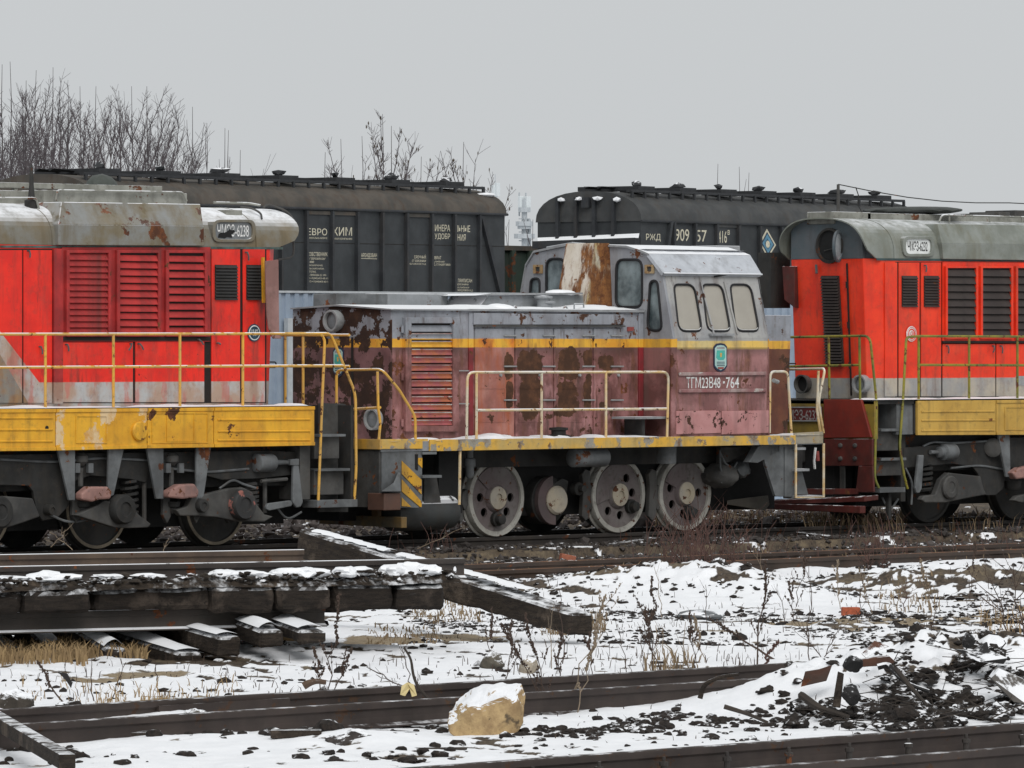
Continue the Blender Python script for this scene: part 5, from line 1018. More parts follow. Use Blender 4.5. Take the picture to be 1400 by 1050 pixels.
p, q_ = onY(525, 698, YB-.12), onY(548, 674, YB-.12); MB().box(p.x, q_.x, YB-.12, YB+.2, p.z, q_.z).build('jack_block', weathered('rust_brown_block', (.14, .065, .04), (.09, .05, .038), rust=.2, dirt=.3), T, bevel=.01)
gx = xe0+.4; gp = lambda a, b: onX(a, b, gx)
MB().prism([gp(*p) for p in ((436, 703), (549, 707), (549, 722), (436, 716))], (.1, 0, 0)).build('rail_guard', weathered('ochre_grey_guard', lin((128, 100, 52)), lin((92, 88, 76)), rust=.25, dirt=.5), T, bevel=.008)
MB().prism([gp(*p) for p in ((508, 690), (517, 690), (517, 706), (508, 706))], (.06, 0, 0)).build('guard_stay', weathered('guard_stay_paint', lin((110, 86, 56)), dirt=.5), T)
# steps on the near side
for a, b, y_, d in ((578, 597, 618, .2), (578, 604, 650, .15)): p, q_ = Dk(a, y_), Dk(b, y_+3); MB().box(p.x, q_.x, DY, DY+.3, q_.z, p.z).build('step_tread', M_UGREY2, T)
MB().prism(pl(lambda a, b: onY(a, b, DY+.25), [(580, 652), (597, 652), (603, 688), (580, 688)]), (0, .03, 0)).build('step_web', M_UGREY, T)
a, b = onY(533, 702, -.4), onY(621, 703, -.4); MB().lathe(V((a.x, -.35, a.z)), (1, 0, 0), [(.1, 0), (.22, .04), (.24, .1), (.24, b.x-a.x-.1), (.22, b.x-a.x-.04), (.1, b.x-a.x)], 24).build('air_reservoir', weathered('black_reservoir', (.05, .055, .055), (.03, .03, .03), dirt=.4, rust=.1, snow=.6), T, smooth=True)
p, q_ = Dk(588, 617), Dk(628, 690); MB().box(onY(600, 617, DY+.35).x, onY(632, 617, DY+.35).x, DY+.35, DY+.45, .35, zst).build('frame_sheet', M_BLACK, T)
# frame behind the wheels
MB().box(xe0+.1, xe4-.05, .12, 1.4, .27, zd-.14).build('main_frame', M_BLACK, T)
MB().box(xe1+.5, xe3, -.1, -.06, .95, zd-.14).build('frame_valance', M_DARK, T)
# railings
t1 = lambda px, py: onY(px, py, DY+.04)
tf = lambda px, py: onX(px, py, xe0+.02)
railing(T, [fillet([tf(460, 560), tf(460, 506), t1(522, 505), t1(545, 532), t1(568, 570), t1(568, 601)], .09), [tf(470, 560), t1(520, 557)]], M_RAIL)
railing(T, [fillet([t1(516, 508), t1(517, 558), t1(520, 578), t1(518, 601)], .05)], M_RAIL, name='railing_post')
railing(T, [fillet([t1(638, 600), t1(639, 509), t1(914, 508.5), t1(912, 597)], .12), [t1(652, 561), t1(911, 559)]], M_RAILG)
for px in (651.5, 740.5, 828.5): railing(T, [[t1(px, 508.5), t1(px, 600)]], M_RAILG, name='railing_post')
railing(T, [[t1(629, 614), t1(628, 690)]], M_RAILG, .02, 'step_post')
railing(T, [fillet([t1(1052, 592), t1(1053, 508), t1(1077, 508), t1(1082, 592)], .09), fillet([onY(1078, 505, .3), t1(1128, 504), t1(1119, 550), t1(1126, 592)], .08), [t1(1119, 507), t1(1117, 560), t1(1122, 592)]], M_RAILG)
MB().tube([t1(1054, 520)+NY*.05, t1(1062, 522)+NY*.02], .03, 8).build('lamp_bracket', M_CHROME, T, smooth=True)
railing(T, [[t1(1088, 607), t1(1088, 680), t1(1126, 680), t1(1126, 606)]], plain('cream_step_frame', lin((206, 198, 180)), .6, var=.3, c2=lin((196, 160, 96))), .02, 'step_frame')
for a, b, y_ in ((1089, 1101, 612), (1089, 1106, 641), (1089, 1124, 678)): p, q_ = t1(a, y_), t1(b, y_+3); MB().box(p.x, q_.x, DY+.03, DY+.3, q_.z, p.z).build('step_tread', M_TROOF, T)
MB().prism(pl(lambda a, b: onY(a, b, DY+.1), [(1090, 642), (1096, 642), (1105, 676), (1090, 676)]), (0, .03, 0)).build('step_web', M_UGREY2, T)
MB().box(onY(1090, 600, .2).x, xe4, .1, .2, .5, zd-.1).build('rear_beam_side', M_DARK, T)
hp_ = [onY(1115, 612, -.4), onY(1113, 630, -.4), onY(1114, 641, -.4)]
MB().tube(hp_, .02, 6).build('brake_hose', M_WHITE, T, smooth=True); MB().tube([onY(1117, 617, -.38), onY(1118, 630, -.38)], .03, 8).build('hose_cock', M_REDP, T, smooth=True)
# rear stair box and under-deck brackets
ga = lambda a, b: onY(a, b, DY+.12)
MB().prism(pl(ga, [(1040, 609), (1087, 608), (1087, 680), (1060, 678), (1047, 636)]), (0, .05, 0)).build('stair_side_sheet', M_UGREY2, T, bevel=.004)
MB().prism(pl(lambda a, b: onY(a, b, DY+.1), [(1073, 612), (1076, 612), (1076, 679), (1073, 679)]), (0, .02, 0)).build('sheet_edge', M_UGREY2, T)
MB().prism(pl(ga, [(1037, 610), (1066, 609), (1066, 617), (1036, 633), (1024, 632)]), (0, .12, 0)).build('deck_bracket', M_UGREY2, T, bevel=.006)
MB().prism(pl(lambda a, b: onY(a, b, -.3), [(985, 612), (1036, 610), (1000, 630), (985, 636)]), (0, .08, 0)).build('deck_bracket', M_UGREY, T)
MB().loft([[onY(a, b, -.1) for a, b in ((994, 684), (1050, 677), (1052, 690), (1046, 698), (994, 690))], [onY(a, b, .1) for a, b in ((994, 684), (1050, 677), (1052, 690), (1046, 698), (994, 690))]]).build('sand_chute', weathered('khaki_chute', (.08, .075, .06), (.055, .05, .042), dirt=.4), T, bevel=.01)
MB().lump(onY(983, 650, -.2), .26, .2, .18, 3, .2).build('brake_rigging', M_UGREY, T, smooth=True); MB().lump(onY(1010, 642, -.25), .13, .14, .14, 3, .3).build('brake_rigging', M_UGREY2, T, smooth=True)
for pts in (((984, 616), (985, 640), (990, 655), (986, 660)), ((984, 618), (992, 634), (1003, 640), (1008, 632))): MB().tube([onY(*p, -.35) for p in pts], .014, 6).build('brake_hose', M_UGREY2, T, smooth=True)
# air tanks and pots under the deck edge
a, b = onY(783, 626, -.55), onY(826, 624, -.55); MB().lathe(V((a.x, -.55, a.z)), (1, .0, 0), [(.09, -.03), (.13, 0), (.13, b.x-a.x), (.09, b.x-a.x+.03)], 20).build('air_tank', M_UGREY2, T, smooth=True)
a = onY(911, 634, -.5); MB().lathe(V((a.x, -.5, a.z)), (0, 0, 1), [(.13, 0), (.14, .02), (.14, .3)], 20).build('oil_pot', M_UGREY2, T, smooth=True)
a = onY(642, 648, -.35); MB().lathe(V((a.x, -.35, a.z)), (0, 0, 1), [(.03, -.06), (.06, -.02), (.06, .1), (.08, .1), (.08, .2), (.05, .22), (.05, .33)], 16).build('sander_valve', M_UGREY2, T, smooth=True)
# wheels with holes, jackshaft crank
def hole_wheel(x, a0, holes, arm):
    w_ = Rw = .53; y0 = -.07
    rim = 48; N = 96
    out = [V((x+math.cos(2*math.pi*k/N)*(Rw-.075), y0+.03, Rw+math.sin(2*math.pi*k/N)*(Rw-.075))) for k in range(N)]
    hs = []
    for ha in holes:
        c_ = V((x+math.cos(R(ha))*.29, y0+.03, Rw+math.sin(R(ha))*.29)); hs.append([c_+V((math.cos(2*math.pi*k/16)*.062, 0, math.sin(2*math.pi*k/16)*.062)) for k in range(16)])
    disc_ = MB().holed(out, hs, (0, .04, 0)).build('wheel', M_TWHEEL, T)
    MB().lathe((x, y0, Rw), (0, 1, 0), [(Rw-.075, .04), (Rw-.07, 0), (Rw-.008, 0), (Rw, .012), (Rw+.002, .1), (Rw+.03, .115), (Rw+.03, .14), (Rw-.08, .14)], 64, cap=False).build('tyre', M_TTYRE, disc_, smooth=True)
    MB().lathe((x, y0+.03, Rw), (0, -1, 0), [(.2, 0), (.19, .02), (.165, .05), (.15, .05)], 32, cap=False).build('hub_boss', M_TWHEEL, disc_, smooth=True)
    MB().lathe((x, y0-.005, Rw), (0, -1, 0), [(.16, 0), (.155, .03), (.06, .045), (.055, .02), (.001, .02)], 32, cap=False).build('hub', M_HUB, disc_, smooth=True)
    p = V((x+math.cos(R(arm))*.29, y0+.02, Rw+math.sin(R(arm))*.29)); MB().lathe(p, (0, -1, 0), [(.10, -.01), (.10, .05), (.075, .06), (.07, .13), (.05, .14), (.001, .14)], 20).build('crank_pin', M_DARK, disc_, smooth=True)
    cw = [V((x, y0+.028, Rw))+V((math.cos(R(arm+180+q_))*r_, 0, math.sin(R(arm+180+q_))*r_)) for q_, r_ in [(-52, .17)]+[(-52+13*k, .44) for k in range(9)]+[(52, .17)]]
    MB().prism(cw, (0, -.018, 0)).build('counterweight', M_TWHEEL, disc_, bevel=.006)
    MB().lathe((x, .1, Rw), (0, 1, 0), [(Rw-.08, .0), (.2, .02)], 40).build('wheel_back', M_BLACK, disc_)
    MB().lathe((x, 1.45, Rw), (0, 1, 0), [(Rw+.03, .0), (Rw+.03, .03), (Rw, .05), (Rw, .14)], 40).build('far_wheel', M_DARK, disc_, smooth=True)
    MB().cyl((x, .08, Rw), (x, 1.5, Rw), .1).build('axle', M_DARK, disc_, smooth=True)
wx = [onY(px, 700, -.08).x for px in (680, 847, 938)]
hole_wheel(wx[0], 0, (178, 222, 318, 0), 270); hole_wheel(wx[1], 0, (52, 5, 230, 280), 325); hole_wheel(wx[2], 0, (165, 212, 0, 265), 285)
jx = onY(757, 684, -.1).x; jz = onY(757, 684, -.1).z
MB().lathe((jx-.03, .25, jz), (0, -1, 0), [(.33, 0), (.33, .28), (.3, .29), (.001, .29)], 40).build('jackshaft_disc', M_DARK, T, smooth=True)
arcp = [V((jx+math.cos(R(a))*.32, -.12, jz+math.sin(R(a))*.34)) for a in range(95, 281, 12)]+[V((jx+math.cos(R(a))*.15, -.12, jz+math.sin(R(a))*.15)) for a in range(280, 94, -20)]
MB().prism(arcp, (0, .08, 0)).build('jackshaft_weight', weathered('mauve_weight', (.12, .085, .085), (.09, .07, .07), dirt=.4), T, bevel=.008)
MB().lathe((jx+.03, -.05, jz), (0, -1, 0), [(.2, 0), (.2, .09), (.17, .12), (.06, .13), (.001, .13)], 28).build('jackshaft_hub', M_HUB, T, smooth=True)
MB().prism([V((jx+.0, -.06, jz+.2)), V((jx+.2, -.06, jz+.3)), V((jx+.33, -.06, jz+.26)), V((jx+.3, -.06, jz+.1)), V((jx+.1, -.06, jz-.15))], (0, .08, 0)).build('jackshaft_crank', M_UGREY, T, bevel=.01)
MB().lathe(onY(785, 668, -.1), (0, -1, 0), [(.09, 0), (.09, .1), (.05, .12), (.05, .2)], 18).build('crank_pin', M_DARK, T, smooth=True)
for px in (801, 892):                                   # brake hangers and shoes ahead of wheels
    MB().prism([onY(px+a, b, -.12) for a, b in ((-5, 648), (0, 641), (6, 644), (7, 665), (5, 708), (0, 712), (-5, 706), (-3, 665))], (0, .08, 0)).build('brake_hanger', M_UGREY, T, bevel=.01)
    MB().prism([onY(px+a, b, -.05) for a, b in ((4, 668), (10, 662), (11, 694), (7, 698), (1, 682))], (0, .1, 0)).build('brake_shoe', M_UGREY, T, bevel=.01)
MB().prism([onY(a, b, -.12) for a, b in ((626, 688), (632, 688), (634, 710), (630, 716), (625, 700))], (0, .06, 0)).build('brake_hanger', M_UGREY, T, bevel=.01)
MB().prism([onY(a, b, -.05) for a, b in ((634, 672), (640, 668), (641, 690), (636, 698), (630, 686))], (0, .1, 0)).build('brake_shoe', M_UGREY, T, bevel=.01)
# couplers between the engines
for x0_, x1_, par in ((xs1, xe0, L), (xe4, xr0, Rr)): MB().box(x0_-.1, x1_+.1, YC-.12, YC+.12, .9, 1.15).build('coupler', M_DARK, par, bevel=.03)
# ================================================================== behind the engines: fence, hopper wagons, gondola, masts, bare trees
M_FENCE = weathered('pale_blue_sheet', lin((152, 166, 182)), lin((140, 155, 172)), dirt=.08, streak=.15, rough=.55, dirtc=(.2, .22, .24))
M_FPOST = plain('pale_fence_post', lin((190, 196, 200)), .6, var=.15)
FY = 14.4
fz = onY(700, 403, FY).z
Fe = thing('sheet_fence', 'pale blue corrugated sheet fence behind the locomotives and below the hopper wagons', 'fence', (0, FY, -.3))
def corr(x0, n, pitch, y, z0, z1, d):
    vs = []
    for i in range(n):
        for a, b in ((0, 0), (.42, 0), (.5, d), (.92, d)): vs.append((x0+(i+a)*pitch, y-b))
    m_ = len(vs); b = MB(); b.add([(x, yy, z0) for x, yy in vs]+[(x, yy, z1) for x, yy in vs], [(i, i+1, m_+i+1, m_+i) for i in range(m_-1)]); return b
pw = 2.4; first = corr(-16, 12, pw/12, FY, -.3, fz, .035).build('fence_sheet', M_FENCE, Fe, fix=False)
post = MB().box(-16.04, -15.96, FY+.01, FY+.09, -.4, fz-.05).build('fence_post', M_FPOST, Fe)
for i in range(1, 18): rep(first, (pw*i, 0, 0)); rep(post, (pw*i, 0, 0))
cap = MB().box(-16, -16+pw*18, FY-.05, FY+.02, fz, fz+.035).build('fence_cap', M_FPOST, Fe)
p, q_ = onY(391, 435, FY-.1), onY(400, 560, FY-.1); MB().box(p.x, q_.x, FY-.15, FY-.05, -.3, p.z).build('fence_trim', M_FPOST, Fe)

HA = R(45.5-36); hu, hv = V((math.cos(HA), math.sin(HA), 0)), V((-math.sin(HA), math.cos(HA), 0))
M_HOP = weathered('dark_grey_hopper', lin((58, 61, 63)), lin((48, 51, 53)), dirt=.3, streak=.3, rough=.65, spec=.3, dirtc=(.03, .03, .03))
M_HRIB = weathered('dark_grey_ribs', lin((50, 53, 56)), lin((40, 42, 45)), dirt=.3, streak=.3, rough=.65)
M_HROOF = weathered('brown_grey_roof', lin((84, 78, 71)), lin((66, 64, 60)), rust=.0, dirt=.35, streak=.5, rough=.75, dirtc=(.06, .036, .022))
M_HROOF2 = weathered('dark_grey_wagon_roof', lin((72, 73, 73)), lin((58, 60, 61)), dirt=.3, streak=.4, rough=.75, dirtc=(.055, .042, .03))
M_CREAM = plain('cream_lettering', lin((206, 200, 178)), .6, var=.3, scale=20)
M_WALK = plain('roof_walk_metal', (.035, .037, .04), .7, snow=.3)
GZH = 1.75                                       # rail level of the raised siding
def wagon(label, side_px, dep, px0, px1, roof, end_left, y_eave, y_ridge):
    p0 = onD(side_px, 400, dep); n = hv
    W = lambda px, py, d=0: onP(px, py, p0-hv*d, n)
    a, b = W(px0, y_eave), W(px1, y_eave); ln = (b-a).dot(hu)
    base = V((a.x, a.y, GZH))+hu*(ln/2)+hv*1.5
    t = thing('hopper_wagon', label, 'freight wagon', base, 'covered hopper wagons on the raised siding')
    ze, zr = W(side_px, y_eave).z, W(side_px, y_ridge).z; zb_ = GZH+1.0; wd = 3.05
    C_ = lambda u, v, z: V((a.x, a.y, 0))+hu*u+hv*v+V((0, 0, z))
    # side, end walls, roof shell
    MB().hexa([C_(0, 0, zb_), C_(ln, 0, zb_), C_(ln, 0, ze), C_(0, 0, ze)], [C_(0, wd, zb_), C_(ln, wd, zb_), C_(ln, wd, ze), C_(0, wd, ze)]).build('hopper_body', M_HOP, t)
    def pr(k, n_=16, s=1.0): q_ = math.pi*k/n_; e = 2/2.3; c, s_ = math.cos(q_), math.sin(q_); return (wd/2-s*math.copysign(abs(c)**e, c)*(wd/2+.04), ze+abs(s_)**e*(zr-ze)*s)
    P_ = [pr(k) for k in range(17)]
    MB().loft([[C_(u, v, z) for v, z in P_] for u in (-.03, ln*.25, ln*.5, ln*.75, ln+.03)], cap=True).build('hopper_roof', roof, t, smooth=True)
    MB().tube([C_(-.05, -.05, ze), C_(ln+.05, -.05, ze)], .03, 6).build('eaves_rail', M_HRIB, t)
    # roof walk with brackets
    zw = W(side_px, y_ridge).z-.01
    for v in (.42, wd/2-.25, wd/2+.15):
        zz = zw+(.07 if .5 < v < 2.6 else -.02); MB().hexa([C_(.2+(v > .5)*1.1, v, zz), C_(ln-.2, v, zz), C_(ln-.2, v, zz+.06), C_(.2, v, zz+.06)], [C_(.2, v+.14, zz), C_(ln-.2, v+.14, zz), C_(ln-.2, v+.14, zz+.06), C_(.2, v+.14, zz+.06)]).build('roof_walk', M_WALK, t)
    nb = int(ln/.55); fb = fs = None
    rs = random.Random(5)
    for i in range(nb+1):
        u = .25+i*(ln-.5)/nb
        if fb is None:
            u0_ = u; fb = MB().hexa([C_(u-.03, .40, zw-.3), C_(u+.03, .40, zw-.3), C_(u+.03, .40, zw), C_(u-.03, .40, zw)], [C_(u-.03, .46, zw-.3), C_(u+.03, .46, zw-.3), C_(u+.03, .46, zw), C_(u-.03, .46, zw)]).build('walk_bracket', M_WALK, t)
            mb = MB(); nn = 6; mb.loft([[C_(u+.1+.4*s_/nn, .34+.02*k+.2*(k/4), zw-.25+.03*(k)+(.03*math.sin(math.pi*s_/nn) if 0 < k < 4 else 0)-.05*s_/nn) for k in range(5)] for s_ in range(nn+1)], cap=False, closed=False); fs = mb.build('snow_cover', M_SNOW, t, smooth=True, fix=False); fs['kind'] = 'stuff'
        else:
            rep(fb, hu*(u-u0_))
            if i < nb: rep(fs, hu*(u-u0_)); 
    for i in range(7):
        u = ln*(.06+.14*i); MB().hexa([C_(u, .6, zw+.03), C_(u+.7, .6, zw+.03), C_(u+.7, .6, zw+.14), C_(u, .6, zw+.14)], [C_(u, 2.4, zw+.03), C_(u+.7, 2.4, zw+.03), C_(u+.7, 2.4, zw+.14), C_(u, 2.4, zw+.14)]).build('roof_hatch', M_WALK, t)
        MB().lump(C_(u+.35, .9, zw+.2), .22, .1, .08, 1, .3).build('hatch_latch', M_WALK, t)
    # underframe and bogies on the siding
    MB().hexa([C_(-.5, .3, GZH+.75), C_(ln+.5, .3, GZH+.75), C_(ln+.5, .3, zb_), C_(-.5, .3, zb_)], [C_(-.5, wd-.3, GZH+.75), C_(ln+.5, wd-.3, GZH+.75), C_(ln+.5, wd-.3, zb_), C_(-.5, wd-.3, zb_)]).build('underframe', M_DARK, t)
    for u in (1.2, 3.0, ln-3.0, ln-1.2):
        for v in (.75, 2.25): MB().lathe(C_(u, v, GZH+.475), hv, [(.475, 0), (.475, .12)], 24).build('wheel', M_DARK, t)
    return t, W, C_, ln, zb_, ze
M_GRAVEL = plain('siding_embankment', (.08, .07, .06), .9, var=.5)
def rib(t, W, px, y0_, y1_, w_=2.6, px1=None, m=None, d=.10): 
    px1 = px if px1 is None else px1
    pts = [W(px-w_/2, y0_), W(px+w_/2, y0_), W(px1+w_/2, y1_), W(px1-w_/2, y1_)]; return MB().prism([p-hv*d for p in pts], hv*d).build('side_rib', m or M_HRIB, t)
def wtext(t, W, s_, x0, y0_, x1, y1_, name='lettering', m=None):
    sl = .03; p, q_, r_ = W(x0, y1_), W(x1, y1_+sl*(x1-x0)*.5), W(x0, y0_); return text(name, s_, p, q_-p, r_-p, m or M_CREAM, t, .006)
HD = 136
t1w, W1, C1, ln1, zb1, ze1 = wagon('dark grey covered hopper wagon with brown roof and cream lettering behind the first red engine', 690, HD, 128, 690, M_HROOF, False, 293.5, 257)
for px in (140, 174, 209, 243, 278, 312, 347, 382, 416.5, 451.5, 486, 520, 553.6, 587.6, 619, 653): rib(t1w, W1, px, 286+(px-380)*.026+1, 420)
rib(t1w, W1, 656, 296, 402, 4, px1=682)
for a, b in ((418, 485), (555, 587)): MB().prism([p-hv*.03 for p in (W1(a, 287+(a-380)*.026), W1(b, 287+(b-380)*.026), W1(b, 292+(b-380)*.026), W1(a, 292+(a-380)*.026))], hv*.03).build('side_header', M_HROOF, t1w)
for a, b in ((390, 690),): MB().prism([p-hv*.006 for p in (W1(380, 330.5), W1(689, 336.5), W1(689, 337.3), W1(380, 331.3))], hv*.006).build('sheet_seam', M_SEAM, t1w)
for s_, x0, y0_, x1, y1_ in (('ЕВРО', 420, 312, 447, 321.5), ('ХИМ', 454, 310.5, 481, 322), ('МИНЕРАЛЬНО-ХИМИЧЕ', 420, 324, 447, 326.5), ('СКАЯ КОМПАНИЯ', 455, 325, 481, 327.5),
        ('МИНЕРА', 589, 307, 615, 316), ('ЛЬНЫЕ', 622, 308, 642.5, 317), ('УДОБР', 594, 319, 615, 328), ('ЕНИЯ', 622, 320, 636.5, 329),
        ('СОБСТВЕННИК', 421, 344.5, 447.5, 350), ('О "ЕВРОХИМ-ВК"', 421, 352, 445, 355), ('5400', 421, 356.5, 429, 359.5), ('РМСКИЙ КРАЙ,', 421, 361, 441, 364), ('ЕЛЬСКИЙ РАЙОН,', 421, 365.5, 443, 368.5), ('УГОЛЬЕ,', 421, 370, 432, 373), ('А СВОБОДЫ, Д. 139А', 421, 374.5, 446, 377.5), ('С:+7(342)425-62-11', 421, 379, 448, 382), ('КС:+7(342)425-62-1', 421, 383.5, 448, 386.5),
        ('АРЕНДОВАН', 493.5, 346, 515, 352.5), ('СРОЧНЫЙ', 566, 348, 582, 353.5), ('СТ БЕРЕЗНИКИ', 563, 355, 582, 358), ('ЕРДЛОВСКОЙ Ж.Д', 557, 359, 582, 362), ('ОЗВРАТ', 590, 350, 603, 354.5), ('КАЛИЙНАЯ,', 590, 356, 608, 359), ('Ж.Д. СТАНЦИЯ 768005', 590, 360, 615.5, 363.5),
        ('ПРИПИСАН', 626, 381, 645, 386), ('БЕРЕЗНИКИ', 624, 387.5, 640, 390), ('КАЛИЙНАЯ', 624, 391.5, 641, 394), ('СВЕРДЛОВСК Ж.Д', 624, 395.5, 646, 398.5)):
    wtext(t1w, W1, s_, x0, y0_, x1, y1_)
MB().prism([p-hv*.01 for p in (W1(493.5, 353), W1(515, 353.6), W1(515, 354.3), W1(493.5, 353.7))], hv*.006).build('lettering_rule', M_CREAM, t1w)
MB().lump(W1(691, 321)+hv*.3, .12, .12, .17, 2, .1).build('end_fitting', M_HRIB, t1w, smooth=True)
s_ = MB().lump(C1(ln1-.2, .42, ze1+.46), .3, .2, .06, 2, .15).build('snow_cover', M_SNOW, t1w, smooth=True); s_['kind'] = 'stuff'
dep2 = HD+((875-690)/8000*HD/math.sin(R(36)))*math.cos(R(36))
p_ = onD(690, 400, HD); p2 = onP(875, 400, p_, hv); dep2 = (p2-CAM).dot(FWD)
t2w, W2, C2, ln2, zb2, ze2 = wagon('dark grey hopper wagon with ribbed end, cream number and blue diamond above the maroon cab', 875, dep2, 876, 1262, M_HROOF2, True, 302, 260)
for px in (948, 977.5, 1007.5, 1036.5, 1066, 1094, 1122, 1150, 1177, 1204, 1230): rib(t2w, W2, px, 303+(px-876)*.04, 420)
rib(t2w, W2, 909, 345, 303, 3, px1=915); rib(t2w, W2, 919, 304, 410, 2.6)
MB().prism([p-hv*.03 for p in (W2(979, 306), W2(1007, 307), W2(1007, 311.5), W2(979, 310.5))], hv*.03).build('side_header', M_HROOF2, t2w)
for s_, x0, y0_, x1, y1_ in (('РЖД', 883, 319.5, 903, 330), ('909', 923, 313, 942, 329.5), ('57', 951.5, 314.5, 966, 330.5), ('416', 981.5, 315.5, 993.5, 332), ('в', 994.5, 314.5, 997.5, 321)): wtext(t2w, W2, s_, x0, y0_, x1, y1_)
dm = lambda s, d: [W2(1048.5+(x-1048.5)*s, 333.5+(y-333.5)*s)-hv*d for x, y in ((1048, 313), (1060.5, 335), (1049.5, 353), (1038, 332))]
o = MB().prism(dm(1, .012), hv*.01).build('diamond_sign', M_CREAM, t2w); MB().prism(dm(.8, .018), hv*.005).build('diamond_field', plain('diamond_navy', (.03, .05, .08), .5), o); MB().prism(dm(.66, .022), hv*.004).build('diamond_inset', plain('diamond_blue', (.10, .25, .36), .5), o)
MB().prism(dm(.36, .026), hv*.004).build('diamond_core', plain('diamond_dark_blue', (.04, .09, .14), .5), o)
c_ = W2(1048.5, 334)-hv*.028; MB().lathe(c_, -hv, [(.09, 0), (.08, .004), (.001, .005)], 20).build('diamond_dot', M_CREAM, o)
# ribbed end: arch plate, four ribs, shelf with snow
pe = C2(0, 0, 0); E = lambda px, py, d=0: onP(px, py, pe-hu*d, hu)
for px in (765, 790, 815, 841):
    ytop = 266+abs(px-805)*.05; MB().prism([E(px-2, ytop+3), E(px+2, ytop+2), E(px+2, 335), E(px-2, 336)], -hu*.12).build('end_rib', M_HRIB, t2w)
    s_ = MB().lump(E(px+2, ytop+5, .12), .10, .14, .06, 1, .2).build('snow_cover', M_SNOW, t2w, smooth=True); s_['kind'] = 'stuff'
MB().prism([E(734, 330), E(875, 325), E(875, 335), E(734, 340)], -hu*.2).build('end_shelf', M_HRIB, t2w)
s_ = MB().hexa([E(735, 325, .06), E(874, 319, .06), E(873, 325, .2), E(735, 331, .2)], [p+V((0, 0, -.02)) for p in (E(735, 325, .0), E(874, 319, .0), E(873, 325, .02), E(735, 331, .02))]).build('snow_cover', M_SNOW, t2w); s_['kind'] = 'stuff'
MB().prism([E(799, 270), E(809, 270), E(809, 284), E(799, 284)], -hu*.14).build('end_box', M_HRIB, t2w)
# embankment carrying the siding
a, b = C1(-30, 0, 0), C2(60, 0, 0)
eb = MB(); sec = [(-3.2, -.5), (-.6, GZH-.2), (3.8, GZH-.2), (7, -.5)]
eb.loft([[V((p.x, p.y, 0))+hv*v+V((0, 0, z)) for v, z in sec] for p in (a, b)]); o = eb.build('embankment', M_GRAVEL); o['kind'] = 'structure'
tk = thing('railway_track', 'rails under the two dark hopper wagons on the raised siding behind the fence', 'railway track', (C1(0, 1.5, 0).x, C1(0, 1.5, 0).y, GZH-.2))
for v in (.76, 2.28): rail_mb(V((a.x, a.y, GZH))+hv*v, V((b.x, b.y, GZH))+hv*v).build('rail', M_RAILDARK, tk)
# dark green gondola glimpsed between the hoppers
gp0 = onD(700, 400, 150); GW = lambda px, py: onP(px, py, gp0, hv)
a, b = GW(612, 338), GW(805, 336); zt_ = GW(700, 336).z
gd = thing('gondola_wagon', 'dark green open wagon glimpsed between the two hopper wagons', 'freight wagon', V((a.x, a.y, GZH))+hu*((b-a).dot(hu)/2)+hv*1.5)
L_ = (b-a).dot(hu); Cg = lambda u, v, z: V((a.x, a.y, 0))+hu*u+hv*v+V((0, 0, z))
M_GOND = weathered('dark_green_wagon', (.03, .05, .036), (.022, .035, .028), rust=.3, rscale=1.5, dirt=.4, rough=.7)
MB().hexa([Cg(0, 0, GZH+.5), Cg(L_, 0, GZH+.5), Cg(L_, 0, zt_), Cg(0, 0, zt_)], [Cg(0, 2.9, GZH+.5), Cg(L_, 2.9, GZH+.5), Cg(L_, 2.9, zt_), Cg(0, 2.9, zt_)]).build('wagon_body', M_GOND, gd)
MB().hexa([Cg(-.02, -.1, zt_-.12), Cg(L_+.02, -.1, zt_-.12), Cg(L_+.02, -.1, zt_), Cg(-.02, -.1, zt_)], [Cg(-.02, -.002, zt_-.12), Cg(L_+.02, -.002, zt_-.12), Cg(L_+.02, -.002, zt_), Cg(-.02, -.002, zt_)]).build('top_chord', M_HROOF, gd)
for i in range(8): u = L_*(i+.5)/8; MB().hexa([Cg(u-.08, -.12, GZH+.5), Cg(u+.08, -.12, GZH+.5), Cg(u+.08, -.12, zt_-.12), Cg(u-.08, -.12, zt_-.12)], [Cg(u-.08, -.003, GZH+.5), Cg(u+.08, -.003, GZH+.5), Cg(u+.08, -.003, zt_-.12), Cg(u-.08, -.003, zt_-.12)]).build('side_rib', M_GOND, gd)
MB().hexa([Cg(0, .3, GZH-.2), Cg(L_, .3, GZH-.2), Cg(L_, .3, GZH+.49), Cg(0, .3, GZH+.49)], [Cg(0, 2.6, GZH-.2), Cg(L_, 2.6, GZH-.2), Cg(L_, 2.6, GZH+.49), Cg(0, 2.6, GZH+.49)]).build('underframe', M_DARK, gd)
# telecom masts
M_MAST = plain('pale_mast_steel', lin((176, 182, 186)), .6, var=.15); M_ANT = plain('antenna_white', lin((208, 214, 216)), .5, var=.08)
md = 320; mt = lambda px, py: onD(px, py, md)
b_ = mt(716, 470); b_.z = -.4
ms = thing('telecom_mast', 'pale cellular mast with panel antennas rising in the gap between the hopper wagons', 'mast', b_)
tp = mt(717, 272); MB().tube([b_, V((tp.x, tp.y, tp.z))], .15, 8).build('mast_pole', M_MAST, ms, smooth=True)
MB().tube([V((b_.x+.5, b_.y, -.4)), V((tp.x+.35, tp.y, mt(720, 300).z))], .12, 6).build('mast_pole', M_MAST, ms)
for px, y0_, y1_ in ((712.5, 268, 288), (721.5, 268.5, 288)): c0, c1 = mt(px, y1_), mt(px, y0_); MB().box(c0.x-.16, c0.x+.16, c0.y-.1, c0.y+.1, c0.z, c1.z).build('panel_antenna', M_ANT, ms, bevel=.03); MB().tube([V((c0.x, c0.y+.15, c0.z-.3)), V((c0.x, c0.y+.15, c1.z+.2))], .05, 6).build('antenna_pipe', M_MAST, ms)
